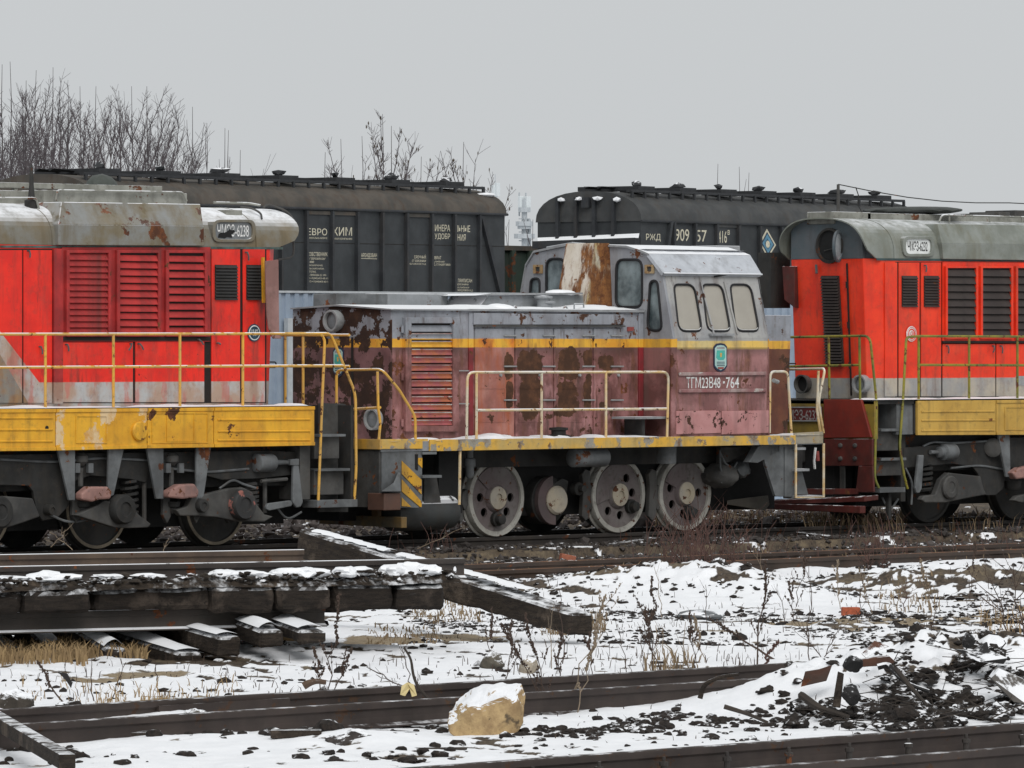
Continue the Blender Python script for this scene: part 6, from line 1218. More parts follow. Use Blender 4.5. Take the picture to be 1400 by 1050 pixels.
for y_, r_ in ((290, .35), (309, .5), (313, .4), (326, .6)): c0 = mt(717, y_); MB().lathe(c0, (0, 0, 1), [(r_, 0), (r_, .25)], 10).build('mast_ring', M_MAST, ms)
for y_ in (300, 306, 318, 322, 330): c0 = mt(717, y_); MB().box(c0.x-.4, c0.x+.4, c0.y-.05, c0.y+.05, c0.z, c0.z+.06).build('mast_rung', M_MAST, ms)
md2 = 420; b2 = onD(677, 470, md2); b2.z = -.4
m2 = thing('telecom_mast', 'thin grey mast tip just above the end of the brown-roofed hopper wagon', 'mast', b2)
MB().tube([b2, onD(677, 238, md2)], .09, 6, r2=.03).build('mast_pole', M_MAST, m2); c0 = onD(680, 256, md2); MB().box(c0.x-.18, c0.x+.18, c0.y-.1, c0.y+.1, onD(680, 268, md2).z, onD(680, 250, md2).z).build('panel_antenna', M_ANT, m2); c0 = onD(676, 270, md2); MB().box(c0.x-.2, c0.x+.2, c0.y-.1, c0.y+.1, c0.z-1.5, c0.z+.9).build('panel_antenna', M_ANT, m2)

# bare trees
M_BARK = plain('bare_bark', (.085, .072, .072), .85, var=.45, c2=(.04, .034, .036)); M_TWIG = plain('bare_twig', (.10, .085, .09), .85, var=.4)
M_SEED = plain('dry_seed_keys', (.07, .05, .03), .85)
def bare_tree(label, px, ytop, dep, spread, nb, seed, group=None, seeds=False, name='bare_tree', fullness=1.0):
    rd = random.Random(seed); b = onD(px, 470, dep); b.z = -.4; top = onD(px+rd.uniform(-6, 6), ytop, dep); h = top.z-b.z
    t = thing(name, label, 'tree', b, group)
    def path(p, d, ln, n=5, up=.25, wob=.03):
        out = [V(p)]; d = V(d).normalized()
        for i in range(n): d = (d+V((rd.gauss(0, wob), rd.gauss(0, wob), up*.25))).normalized(); out.append(out[-1]+d*ln/n)
        return out, d
    mt_ = MB(); bt = MB(); sd_ = MB()
    trunk = [b+(top-b)*(i/9)+V((rd.gauss(0, .025), rd.gauss(0, .025), 0))*(1 if i else 0) for i in range(10)]; trunk[-1] = top
    mt_.tube(trunk, .004*h+.014, 6, r2=.007)
    for k_ in range(nb):
        f = rd.uniform(.2, .88); i = int(f*9); p = trunk[i]+(trunk[i+1]-trunk[i])*(f*9-i); a = rd.uniform(0, 6.283)
        l1 = h*(1-f)*rd.uniform(.35, .8)+.4; d = V((math.cos(a)*spread, math.sin(a)*spread, rd.uniform(.7, 1.4)))
        br, dd = path(p, d, l1, 6, .5); bt.tube(br, .011+.0035*l1, 4, cap=False, r2=.005)
        for s_ in range(int((3+l1*2.2)*fullness)):
            g_ = rd.uniform(.2, .98); j = min(5, int(g_*6)); p2 = br[j]+(br[j+1]-br[j])*(g_*6-j); a2 = rd.uniform(0, 6.283)
            l2 = rd.uniform(.25, .7)*max(.6, l1*.35); tw, _ = path(p2, dd+V((math.cos(a2)*.75, math.sin(a2)*.75, rd.uniform(-.1, .6))), l2, 3, .3, .1); bt.tube(tw, .007, 3, cap=False, r2=.004)
            if rd.random() < .5*fullness: a3 = rd.uniform(0, 6.28); tw2, _ = path(tw[1], V((math.cos(a3)*.8, math.sin(a3)*.8, .5)), l2*.6, 2, .3, .1); bt.tube(tw2, .007, 3, cap=False, r2=.005)
            if seeds:
                for _q in range(1 if rd.random() < .5 else 0): sd_.lump(tw[rd.randint(1, 3)]+V((rd.gauss(0, .05), rd.gauss(0, .05), rd.gauss(-.06, .05))), .018, .018, .06, 1, .2, rd)
    mt_.build('trunk', M_BARK, t, fix=False); bt.build('branches', M_TWIG, t, fix=False)
    if seeds: o = sd_.build('seed_clusters', M_SEED, t, fix=False); o['kind'] = 'stuff'
    return t
TH = 'bare saplings of the thicket behind the first red engine'
TL = ['bare sapling cut by the picture edge at the thicket end', 'tall bare sapling nearest the thicket end', 'tallest double-tipped bare sapling of the leafless thicket', 'bare sapling right of the tallest in the leafless thicket', 'tall bare sapling fourth from the thicket end', 'shorter bare sapling behind the whip antenna', 'tall bare sapling just past the whip antenna', 'bare sapling with spread tips past the whip antenna', 'lower bare sapling before the middle of the thicket', 'bare sapling at the middle of the thicket', 'bare sapling with twin tips just past the thicket middle', 'low bare sapling in the dip of the thicket', 'bare sapling rising after the dip of the thicket', 'bare sapling with broad fork over the start of the wagon roof', 'tall forked bare sapling over the start of the wagon roof', 'last tall bare sapling of the leafless thicket', 'bare sapling sloping down toward the thicket edge', 'low bare sapling near the thicket edge', 'lowest outermost bare sapling of the leafless thicket']
for i, (px, yt, dp) in enumerate(((-22, 110, 178), (2, 88, 172), (18, 84, 182), (30, 110, 170), (44, 96, 186), (57, 120, 176), (70, 92, 180), (84, 118, 190), (98, 132, 174), (112, 118, 184), (126, 118, 178), (140, 150, 188), (152, 130, 176), (168, 124, 182), (183, 118, 186), (196, 118, 178), (212, 150, 184), (224, 165, 190), (240, 185, 182))):
    bare_tree(TL[i], px, yt, dp, .6, 15, 100+i, TH, fullness=1.9)
for i, (px, yt, dp, nb, lb) in enumerate(((262, 146, 180, 4, 'single tall bare shoot just right of the leafless thicket'), (284, 168, 182, 4, 'short bare sapling with forked tips beyond the brown wagon roof'), (302, 175, 182, 4, 'forked bare sapling second from the thicket edge'), (318, 178, 186, 3, 'thin bare sapling in the middle of the brown wagon roof'), (333, 205, 186, 3, 'low bare twigs farthest along from the thicket'))):
    bare_tree(lb, px, yt, dp, .35, nb, 300+i, fullness=.5)
for i, (px, yt, dp, nb, lb, sd_) in enumerate(((447, 208, 170, 5, 'low bare bush tips above the cream company lettering', False), (466, 190, 172, 6, 'bare upright bush beside the seed-hung tree', False), (491, 186, 170, 6, 'bare tree with straight stem next to the tallest tree behind the hopper', True), (526, 156, 168, 9, 'tallest bare tree with hanging seed keys behind the brown wagon roof', True), (540, 172, 170, 8, 'bare tree with dense seed keys leaning over the hopper roof', True), (560, 208, 174, 5, 'slanting bare branch tips above the fertiliser lettering', True), (577, 214, 174, 4, 'small bare twigs near the end of the brown wagon roof', False), (632, 194, 168, 8, 'lone small bare tree near the end of the brown-roofed hopper', True))):
    bare_tree(lb, px, yt, dp, .45, nb, 400+i, seeds=sd_, fullness=1.7)
for i, (px, yt, lb) in enumerate(((978, 224, 'thin bare shoot above the dark wagon roof'), (1009, 228, 'thin bare shoot with slight lean above the dark wagon roof'), (1024, 236, 'short bare twig above the dark wagon roof'), (700, 300, 'faint bare twigs beside the pale mast'), (729, 300, 'faint bare twigs between the mast and the ribbed wagon end'))):
    bare_tree(lb, px, yt, 190, .3, 2, 500+i, fullness=.4)
# ================================================================== foreground things
M_WOOD = weathered('old_wet_timber', (.05, .04, .032), (.032, .026, .022), dirt=.4, rough=.85, snow=.0, streak=.3)
M_WOODS = timber('frosted_timber', (.05, .039, .03), (.026, .021, .018), .62)
M_EARTH = plain('clod_earth', (.045, .036, .028), .95, var=.5, scale=14, snow=.36, c2=(.02, .016, .013))
M_CLOD = plain('bare_clod', (.034, .026, .021), .95, var=.5, scale=25, snow=.22, c2=(.012, .010, .009), bump=.9); M_CLODS = plain('snowy_clod', (.030, .024, .020), .95, var=.5, scale=16, snow=.3, c2=(.012, .010, .009), bump=.9)
# ---- raised stack of two track panels
PA = R(45.5-64); pu, pv = V((math.cos(PA), math.sin(PA), 0)), V((-math.sin(PA), math.cos(PA), 0))
SD = 54.0; pe0 = onD(634, 763, SD)                    # end of the near rail, upper panel
ztr = pe0.z
up_ = thing('track_panel', 'upper old track panel with two snow-edged rails and thick dark sleepers lying on another panel', 'track panel', V((pe0.x, pe0.y, ztr-.55))-pu*3)
Pn = lambda px, py, d=0: onP(px, py, pe0-pv*d, pv)      # d = nearer to the eye than the near rail
M_PRAIL = weathered('panel_rail', (.055, .045, .04), (.036, .03, .027), rust=.2, dirt=.4, rough=.6, snow=.72)
r1 = pe0-pu*9
holes = []
rail_mb(r1, pe0-pu*.62).build('rail', M_PRAIL, up_)
# drilled end of the near rail: web with two bolt holes between head and foot
e0, e1 = pe0-pu*.62, pe0; s_ = -pv
def rsec(prof, a, b): return [[p+s_*x+V((0, 0, h)) for x, h in prof] for p in (a, b)]
MB().loft(rsec([(-.034, -.048), (-.036, 0-.014), (-.03, 0), (.03, 0), (.036, -.014), (.034, -.048)], e0, e1)).build('rail_head', M_PRAIL, up_)
MB().loft(rsec([(-.07, -.189), (-.07, -.177), (-.014, -.158), (.014, -.158), (.07, -.177), (.07, -.189)], e0, e1)).build('rail_foot', M_PRAIL, up_)
wq = [e0+V((0, 0, -.158)), e1+V((0, 0, -.158)), e1+V((0, 0, -.048)), e0+V((0, 0, -.048))]
hl = [[pe0-pu*dx+V((0, 0, -.103))+pu*math.cos(2*math.pi*k_/12)*rx+V((0, 0, math.sin(2*math.pi*k_/12)*.03)) for k_ in range(12)] for dx, rx in ((.09, .02), (.4, .025))]
MB().holed([p+s_*.01 for p in wq], [[p+s_*.01 for p in h] for h in hl], pv*.02).build('rail_web', M_PRAIL, up_)
f1 = onP(414, 751, pe0+pv*1.5, pv); rail_mb(V((f1.x, f1.y, f1.z))-pu*8, f1).build('rail', weathered('snow_topped_rail', (.12, .085, .06), (.07, .05, .04), rust=.25, dirt=.3, rough=.7, snow=1.0), up_)
zs0 = ztr-.19
fr = .62
def block(px0, px1, yt, yb, t, dback=2.7, jog=0.0, name='sleeper', d=fr, m=None, bev=.03):
    a, b = Pn(px0+2, yb, d-jog), Pn(px1-2, yb, d-jog); zt_ = min(Pn(px0, yt, d-jog).z, zs0-.005)
    u0_, u1_ = (a-pe0).dot(pu), (b-pe0).dot(pu); q_ = lambda u, v, z: V((pe0.x, pe0.y, 0))+pu*u+pv*v+V((0, 0, z))
    j_ = lambda: rbk.uniform(-.018, .018); sl = rbk.uniform(-.03, .03)
    return rough_block([q_(u0_+j_(), -d+jog, a.z+j_()), q_(u1_+j_(), -d+jog, a.z+j_()+sl*.5), q_(u1_+j_(), -d+jog+j_(), zt_+sl), q_(u0_+j_(), -d+jog+j_(), zt_-abs(j_()))], [q_(u0_, dback, a.z), q_(u1_, dback, a.z), q_(u1_, dback, zt_), q_(u0_, dback, zt_)], name, m or M_SLEEPER, t, amp=.022)
rbk = random.Random(4)
block(-130, -60, 792, 838, up_); block(-58, 30, 795, 840, up_, jog=.06); block(34, 128, 792, 842, up_)
block(130, 290, 800, 836, up_, jog=.10); block(292, 379, 795, 838, up_, jog=.02)
block(380, 455, 792, 838, up_); block(457, 540, 794, 837, up_, jog=.05); block(542, 611, 796, 832, up_, jog=.02)
rb = random.Random(12)
dm_, sm = MB(), MB()
nu_, nv_ = 260, 14; px_u = [(Pn(px, 790, .3)-pe0).dot(pu) for px in (-140, 612)]; gv = []
for i in range(nu_+1):
    for j in range(nv_+1):
        u = px_u[0]+(px_u[1]-px_u[0])*i/nu_; v = -.60+.60*j/nv_; f_ = max(0, min(1, (-v-.10)/.2))*max(0, min(1, (v+.62)/.1))
        h = mnoise.fractal(V((u*2.2, v*2.2, 0)), .7, 2.1, 5); lo = mnoise.noise(V((u*.9, 0, 5)))
        gv.append(V((pe0.x, pe0.y, zs0-.03+max(0, (.085+.06*h+.045*lo)*f_)))+pu*u+pv*(v+.02*h))
o = MB().add(gv, [(i*(nv_+1)+j, (i+1)*(nv_+1)+j, (i+1)*(nv_+1)+j+1, i*(nv_+1)+j+1) for i in range(nu_) for j in range(nv_)]).build('packed_soil', timber('packed_earth', (.05, .038, .028), (.02, .016, .013), .34), up_, smooth=True); o['kind'] = 'stuff'
for i in range(500):                                       # crumbs of soil packed between rail and sleeper ends
    px = rb.uniform(-60, 606); v = rb.uniform(-.58, -.02); u = (Pn(px, 790, .3)-pe0).dot(pu)
    c_ = V((pe0.x, pe0.y, zs0+.02+rb.uniform(0, .09)*max(0, min(1, (-v-.15)/.25))))+pu*u+pv*v
    dm_.lump(c_, rb.uniform(.02, .06), rb.uniform(.02, .06), rb.uniform(.012, .028), 1, .35, rb)
o = dm_.build('packed_soil', M_EARTH, up_, fix=False); o['kind'] = 'stuff'
for px, w_, h_ in ((62, 40, .05), (90, 25, .03), (310, 32, .04), (345, 22, .03), (395, 25, .05), (415, 30, .05), (430, 16, .04), (470, 26, .05), (495, 20, .04), (545, 30, .06), (562, 26, .08), (580, 18, .05), (20, 20, .02), (200, 14, .02), (150, 12, .02)):
    u = (Pn(px, 790, .45)-pe0).dot(pu); c_ = V((pe0.x, pe0.y, zs0+.10))+pu*u+pv*rb.uniform(-.5, -.38); sm.lump(c_, w_/150*.62, .17, h_*1.1, 3, .36, rb)
o = sm.build('snow_cover', M_SNOW, up_, smooth=True, fix=False); o['kind'] = 'stuff'
lw = thing('track_panel', 'lower old track panel crushed under the upper one, sleepers poking out of dry yellow grass', 'track panel', V((pe0.x, pe0.y, gz(pe0.x, pe0.y)))-pu*3)
zl = Pn(200, 834, .5).z; c_ = V((pe0.x, pe0.y, zl))
uend = (Pn(440, 834, .3)-pe0).dot(pu)
for v in (-.35, 1.17): rail_mb(c_+pu*-9+pv*v, c_+pu*uend+pv*v).build('rail', weathered('lower_panel_rail', (.05, .04, .034), (.03, .026, .022), rust=.2, dirt=.4, rough=.7, snow=.85), lw)
for (x0, y0_, x1, y1_, w_, th) in ((-20, 868, 24, 893, .3, .24), (62, 872, 92, 900, .22, .2), (108, 856, 160, 888, .28, .24), (186, 870, 262, 893, .34, .26), (250, 853, 315, 871, .3, .24), (335, 848, 372, 862, .3, .2), (395, 850, 428, 862, .34, .16)):
    w_ *= .75; th *= .75; B0, B1 = onD(x1, y1_, 51.9), onD(x0, y0_, 52.7); d_ = (B0-B1).normalized(); sd_ = d_.cross(V((0, 0, 1))).normalized(); un = sd_.cross(d_).normalized(); far = B1-d_*1.2
    top = [B0+sd_*w_/2, B0-sd_*w_/2, far-sd_*w_/2, far+sd_*w_/2]
    rough_block(top, [p-un*th for p in top], 'sleeper', M_WOODS, lw, amp=.014, cuts=5)
    s_ = MB().loft([[far+(B0-far)*f_+sd_*w_*(k_/6-.5)*(.9+.15*math.sin(3*f_+k_))+un*(.02+.06*math.sin(math.pi*k_/6)*(.6+.4*math.sin(7*f_+x0))) for k_ in range(7)] for f_ in [i/10*.97 for i in range(11)]], cap=False, closed=False).build('snow_cover', M_SNOW, lw, smooth=True, fix=False); s_['kind'] = 'stuff'
dk_ = MB()
for i in range(900):
    px, py = rb.uniform(-40, 440), rb.uniform(842, 892); p = onD(px, py, rb.uniform(53.0, 54.2)); 
    if py > 880-max(0, px-250)*.14: continue
    dk_.lump(p, rb.uniform(.03, .09), rb.uniform(.03, .09), rb.uniform(.02, .05), 1, .4, rb)
o = dk_.build('packed_soil', plain('dark_packed_soil', (.03, .024, .02), .95, var=.5, scale=12, snow=-.1, c2=(.014, .012, .01)), lw, fix=False); o['kind'] = 'stuff'
# ---- long loose timber
A_, B_ = onD(420, 763, 58.4), onD(794, 868, 55.3); d_ = (B_-A_).normalized(); sd_ = d_.cross(V((0, 0, 1))).normalized(); un = sd_.cross(d_).normalized()
tb = thing('loose_timber', 'long square timber sloping from the track panels down onto the snow', 'timber', (A_+B_)/2)
ns = 14; rw = random.Random(3)
secs = []
for i in range(ns+1):
    p = A_+(B_-A_)*(i/ns); j = lambda: rw.gauss(0, .006); tp_ = .29 if i < ns else .2
    secs.append([p+sd_*(.15+j())+un*j(), p-sd_*(.15+j())+un*j(), p-sd_*(.15+j())+un*(tp_+j()), p-sd_*.05+un*(tp_+.004+j()), p+sd_*.06+un*(tp_-.004+j()), p+sd_*(.15+j())+un*(tp_+j())])
rough_block([secs[0][k_] for k_ in (0, 1, 2, 5)], [secs[-1][k_] for k_ in (0, 1, 2, 5)], 'beam', M_WOODS, tb, amp=.012, cuts=24)
for f0, f1 in ((.02, .30), (.34, .62), (.6, .82)):
    s_ = MB().loft([[A_+(B_-A_)*(f0+(f1-f0)*i/16)+sd_*(.12*(k_/4*2-1)*(.5+.5*math.sin(i*1.3+f0*20)**2)-.02)+un*(.293+.016*math.sin(math.pi*k_/4)) for k_ in range(5)] for i in range(17)], cap=False, closed=False).build('snow_cover', M_SNOW, tb, smooth=True, fix=False); s_['kind'] = 'stuff'
# ---- boulder
def rock(name, label, cat, px, py, w_, h_, m, seed, pts=None, dep=None, group=None, sub=3, flat=.8):
    p = onZ(px, py, -.26) if dep is None else onD(px, py, dep)
    s = FPX/((p-CAM).dot(FWD)); rd = random.Random(seed); bm = bmesh.new()
    W_ = w_/s; Hh = h_/s
    if pts: P3 = [RGT*((a-px)/s)+V((0, 0, (py-b)/s))+FWD_H*dd*W_ for a, b, dd in pts]
    else: P3 = [RGT*(rd.gauss(0, 1)) + FWD_H*rd.gauss(0, 1)+V((0, 0, rd.gauss(0, 1))) for _ in range(26)]; P3 = [v.normalized() for v in P3]; P3 = [V((v.x*W_/2, v.y*W_/2, v.z*Hh*.6+Hh*.4)) for v in P3]
    for q_ in P3: bm.verts.new(q_)
    bmesh.ops.convex_hull(bm, input=bm.verts); bmesh.ops.delete(bm, geom=[v for v in bm.verts if not v.link_faces], context='VERTS')
    bmesh.ops.subdivide_edges(bm, edges=bm.edges, cuts=2, use_grid_fill=True)
    bmesh.ops.triangulate(bm, faces=bm.faces); bmesh.ops.subdivide_edges(bm, edges=bm.edges, cuts=3, use_grid_fill=True)
    bmesh.ops.smooth_vert(bm, verts=bm.verts, factor=.5, use_axis_x=True, use_axis_y=True, use_axis_z=True)
    from mathutils import noise as mn
    for v in bm.verts: v.co += v.co.normalized()*((mn.fractal(v.co*(4/W_)+V((seed, 0, 0)), 1.0, 2.1, 5)*.05-abs(mn.noise(v.co*(6/W_)+V((0, seed, 0))))*.02)*W_)
    me = bpy.data.meshes.new(name); bm.to_mesh(me); bm.free(); me.materials.append(m); me.shade_smooth(); me.set_sharp_from_angle(angle=R(30))
    o = bpy.data.objects.new(name, me); COL.objects.link(o); o.location = (p.x, p.y, p.z); tag(o, label, cat, group); return o
M_ROCK = M('tan_limestone', .9, 0, .2); n1 = M_ROCK.noise(6, 7, .65); n2 = M_ROCK.noise(20, 6, .7, loc=(3, 2, 1)); c = M_ROCK.mix(M_ROCK.ss(n1, .35, .65), lin((186, 160, 118)), lin((146, 122, 90))); c = M_ROCK.mix(M_ROCK.ss(n2, .62, .7), c, (.05, .042, .034)); c = M_ROCK.mix(M_ROCK.ss(M_ROCK.noise(4, 5, .6, loc=(9, 0, 3)), .58, .66), c, lin((96, 84, 68))); c, f = M_ROCK.snow(c, 1.25, 1.6, .50, .2, .14); M_ROCK.color(c); M_ROCK.bump(M_ROCK.math('ADD', n1, M_ROCK.math('MULTIPLY', n2, .5)), .7, .03); M_ROCK = M_ROCK.m
M_STONE = plain('grey_field_stone', (.13, .115, .09), .9, var=.5, scale=9, snow=.55, c2=(.05, .044, .036), bump=.6)
M_PSTONE = plain('pale_field_stone', (.36, .31, .24), .9, var=.4, scale=9, snow=.8, bump=.6)
rock('boulder', 'pale tan snow-capped boulder leaning against the near rail', 'boulder', 665, 1012, 106, 77, M_ROCK, 2, [(612, 983, -.1), (614, 1000, -.25), (630, 1010, -.3), (660, 1014, -.4), (704, 1008, -.3), (716, 985, -.2), (718, 952, .05), (712, 935, .15), (680, 940, -.05), (650, 943, .3), (622, 960, .25), (640, 965, -.32), (690, 950, -.3), (705, 960, -.32), (660, 1012, .4), (710, 1000, .4), (620, 1000, .35), (715, 950, .4), (660, 938, .45)])
rock('rock', 'flat pale rock lying between the bottom rails', 'rock', 845, 1056, 120, 26, M_PSTONE, 4)
rock('stone', 'dark pitted stone lying on open snow up-screen of the boulder', 'stone', 672, 917, 36, 26, M_STONE, 5)
rock('stone', 'pale rounded stone tangled in the weeds behind the near rail', 'stone', 723, 923, 34, 24, M_PSTONE, 6)
rock('stone', 'small brown pebble pair partner above the dark pitted stone', 'stone', 658, 896, 18, 10, M_STONE, 8)
rock('stone', 'snow-dusted rounded stone against the near rail foot among wood scraps', 'stone', 267, 996, 44, 28, M_STONE, 9)
rock('stone', 'large frosted grey lump of rock in the snow left of the boulder', 'stone', 478, 1030, 80, 34, plain('frosted_lump', (.07, .06, .055), .9, var=.5, scale=12, snow=.75, bump=.7), 10)
rock('stone', 'small smooth stone on the snow below the broken branch', 'stone', 112, 1028, 16, 10, M_STONE, 13); rock('stone', 'flat dark stone beside the smooth one in the corner snow', 'stone', 94, 1026, 20, 8, M_STONE, 14)
rock('stone', 'pale stone half sunk in the snow below the rubble by the orange rail', 'stone', 1312, 790, 30, 12, M_PSTONE, 15); rock('stone', 'pale stone with tan top out on the rough snow', 'stone', 1182, 812, 20, 9, M_PSTONE, 16)
# ---- bricks
M_BRICK = plain('orange_brick', lin((180, 96, 66)), .85, var=.35, scale=20, snow=.3)
def slab(name, label, cat, px, py, l, w_, h, yaw, m, tilt=0, roll=0, z=None, bev=.008, group=None):
    p = onZ(px, py, -.22); zz = gz(p.x, p.y) if z is None else z
    o = MB().box(-l/2, l/2, -w_/2, w_/2, 0, h).build(name, m, bevel=bev); o.location = (p.x, p.y, zz-.01); o.rotation_euler = (roll, tilt, yaw); return tag(o, label, cat, group)
slab('brick', 'orange brick half buried in the open snow on the far side of the debris heap', 'brick', 1163, 840, .19, .11, .09, R(-38), M_BRICK)
slab('brick', 'broken orange brick in the cinders beside the engine track near the red guard', 'brick', 1056, 742, .14, .12, .10, R(-20), M_BRICK)
slab('brick', 'small brick fragment behind the end of the raised rail', 'brick', 775, 768, .2, .12, .09, R(-30), plain('dull_brick', lin((150, 92, 70)), .9, snow=.4), tilt=.2)
# ---- scrap wood and rubbish
YW = R(-44.5)
slab('plank', 'split dark plank lying on the snow below the near rail', 'plank', 180, 1012, .42, .1, .05, YW+.1, M_WOODS, roll=.1); slab('plank', 'short bark-covered board on top of the split plank', 'plank', 190, 1003, .28, .12, .04, YW-.3, M_WOOD, tilt=.15)
slab('plank', 'weathered pale plank half covered in snow near the engine wheels', 'plank', 865, 752, 1.1, .14, .05, YW+.9, M_WOODS, tilt=-.06); slab('plank', 'broken pale board in the dead grass below the red rail guard', 'plank', 1108, 742, .9, .14, .05, YW-.9, M_WOODS, tilt=.06)
slab('plank', 'charred flat log sunk in snow between rock and boulder', 'plank', 405, 1019, .36, .12, .06, YW, M_WOODS); slab('plank', 'thin black stick lying in the snow below the boulder', 'plank', 590, 1028, .5, .025, .02, YW+.15, M_WOOD)
p0_, p1_ = onZ(-20, 985, -.05), onZ(92, 1052, -.12)
o = thing('beam', 'frosted black timber crossing the lower corner beside the first rail', 'timber', (p0_+p1_)/2); d_ = (p1_-p0_).normalized(); sd2 = d_.cross(V((0, 0, 1))).normalized()*.055
MB().hexa([p0_+sd2, p0_-sd2, p1_-sd2, p1_+sd2], [q_+V((0, 0, .1)) for q_ in (p0_+sd2, p0_-sd2, p1_-sd2, p1_+sd2)]).build('beam_body', M_WOODS, o, bevel=.012)
# stumps/bark lumps in the corner
for px, py, w_, h_, lb in ((20, 975, 60, 34, 'frosted knotted root clump at the near rail by the picture edge'), (40, 1015, 44, 20, 'dark bark heap beside the frosted corner timber')): rock('root_clump', lb, 'wood debris', px, py, w_, h_, plain('frosted_root', (.06, .05, .04), .9, var=.5, snow=.6), int(px))
# debris heap at the right
M_RUSTY = weathered('rusty_sheet', (.12, .055, .035), (.07, .035, .025), rust=.3, dirt=.4, rough=.85, snow=.45); M_RUSTN = weathered('rusty_sheet_bare', (.075, .036, .025), (.045, .026, .02), rust=.3, dirt=.5, rough=.85); M_BLK = plain('black_rubber_scrap', (.018, .017, .017), .7, snow=.42, var=.3)
def sheet(name, label, cat, pts, dep, th, m):
    P3 = [onD(a, b, dep+dd) for a, b, dd in pts]; c_ = sum(P3, V())/len(P3); o = MB().prism(P3, FWD_H*th).build(name, m, loc=c_, bevel=.004); return tag(o, label, cat)
dh = 44.6
sheet('rusty_sheet', 'brown rusty plate standing at the near rail on the debris heap', 'scrap metal', ((1095, 939, 0), (1101, 918, .05), (1120, 915, .1), (1138, 909, .15), (1130, 931, .02)), dh, .02, M_RUSTN)
sheet('rusty_sheet', 'bent rusty sheet tip sticking up over the debris heap', 'scrap metal', ((1178, 894, 0), (1196, 876, .1), (1216, 884, .1), (1198, 890, 0), (1184, 900, -.05)), dh+.4, .04, M_RUSTY)
sheet('rusty_pipe_half', 'flattened rusty pipe lying on top of the debris heap', 'scrap metal', ((1168, 908, 0), (1172, 902, 0), (1216, 897, 0), (1224, 904, 0), (1218, 909, 0), (1180, 912, 0)), dh, .12, M_RUSTY)
sheet('bark_plank', 'upright black board with snow on its edge in the debris heap', 'plank', ((1138, 966, 0), (1146, 918, .05), (1154, 921, .05), (1149, 968, 0)), dh-.9, .05, M_WOODS)
sheet('wood_block', 'grey split wooden block at the picture edge on the debris heap', 'wood debris', ((1356, 928, 0), (1366, 914, .2), (1402, 930, .2), (1402, 962, 0), (1386, 960, 0)), dh-.6, .3, plain('grey_split_wood', (.12, .11, .10), .9, var=.4, snow=.5))
sheet('rubber_flap', 'black torn rubber flap leaning out near the top of the debris heap', 'rubber scrap', ((1266, 880, 0), (1272, 872, .1), (1288, 880, .1), (1290, 884, 0)), dh+.6, .03, M_BLK)
sheet('rubber_flap', 'large black curled rubber sheet on top of the debris heap', 'rubber scrap', ((1306, 888, 0), (1330, 890, .1), (1350, 878, .2), (1352, 888, .1), (1378, 900, 0), (1372, 908, 0), (1340, 905, -.1), (1326, 900, -.1)), dh+.3, .1, M_BLK)
rock('rubber_lump', 'frosted black lump poking from the crest of the debris heap', 'rubber scrap', 1166, 916, 30, 22, M_BLK, 31, dep=dh-.1); rock('rubber_lump', 'black twisted lump beside the curled rubber sheet', 'rubber scrap', 1323, 884, 20, 20, M_BLK, 32, dep=dh+.4)
rock('rubber_lump', 'glossy black lump in the middle of the debris heap', 'rubber scrap', 1164, 960, 30, 26, M_BLK, 33, dep=dh-.9); rock('rubber_lump', 'dark crumpled lump low on the debris heap', 'rubber scrap', 1240, 985, 40, 22, M_CLOD, 34, dep=dh-1.6)
def stick(label, pts, dep, r, m, name='stick', cat='stick'):
    P3 = fillet([onD(a, b, dep+dd) for a, b, dd in pts], .15, 3); o = MB().tube(P3, r, 6, r2=r*.6).build(name, m, loc=sum(P3, V())/len(P3), smooth=True); return tag(o, label, cat)
stick('black hose curling over the debris heap', ((1200, 912, 0), (1215, 908, 0), (1222, 918, -.1), (1240, 935, -.2), (1270, 945, -.2)), dh-.3, .025, M_BLK, 'hose', 'hose')
stick('dark root snaking down the left flank of the debris heap', ((1095, 950, 0), (1120, 968, -.2), (1140, 974, -.3), (1160, 980, -.4)), dh-.6, .03, M_WOOD); stick('thin dark root low in the snow left of the debris heap', ((990, 966, 0), (1020, 975, 0), (1050, 988, 0)), 43.0, .018, M_WOOD)
stick('bleached curved root arching over the near rail', ((957, 955, 0), (962, 936, 0), (985, 925, 0), (1010, 922, 0)), 43.8, .022, M_WOODS); stick('dark branch reaching to the end of the debris heap', ((1225, 915, 0), (1250, 945, -.3), (1268, 965, -.5)), dh-.5, .02, M_WOOD)
stick('broken branch end lying in snow beyond the near rail', ((415, 938, 0), (422, 934, 0), (432, 931, 0), (446, 933, 0)), 46.0, .035, plain('brown_branch', (.12, .08, .055), .9, snow=.2)); stick('dark broken branch rising behind the torn foam', ((585, 955, 0), (572, 940, 0), (565, 925, .1), (562, 900, .1), (552, 885, .1)), 44.6, .014, M_WOOD)
sheet('torn_foam', 'torn piece of yellowed foam caught on a twig at the near rail', 'rubbish', ((547, 950, 0), (549, 938, .02), (557, 933, .02), (566, 936, .05), (570, 951, 0), (563, 953, 0), (560, 942, .03), (554, 952, 0)), 44.3, .03, plain('yellow_foam', lin((222, 204, 150)), .8, var=.2))
sheet('black_flap', 'small black rag standing in the snow before the yellow grass', 'rubbish', ((78, 918, 0), (92, 921, 0), (99, 934, 0), (97, 941, 0), (90, 930, 0)), 47.3, .02, M_BLK)
tyre = MB().lump(onZ(958, 842, -.2), .3, .25, .07, 3, .1).build('snowy_sack', plain('grey_sack', (.14, .15, .155), .6, snow=.5), loc=onZ(958, 842, -.2), smooth=True); tag(tyre, 'grey crumpled sack lying in the rough snow by the dead weeds', 'sack')

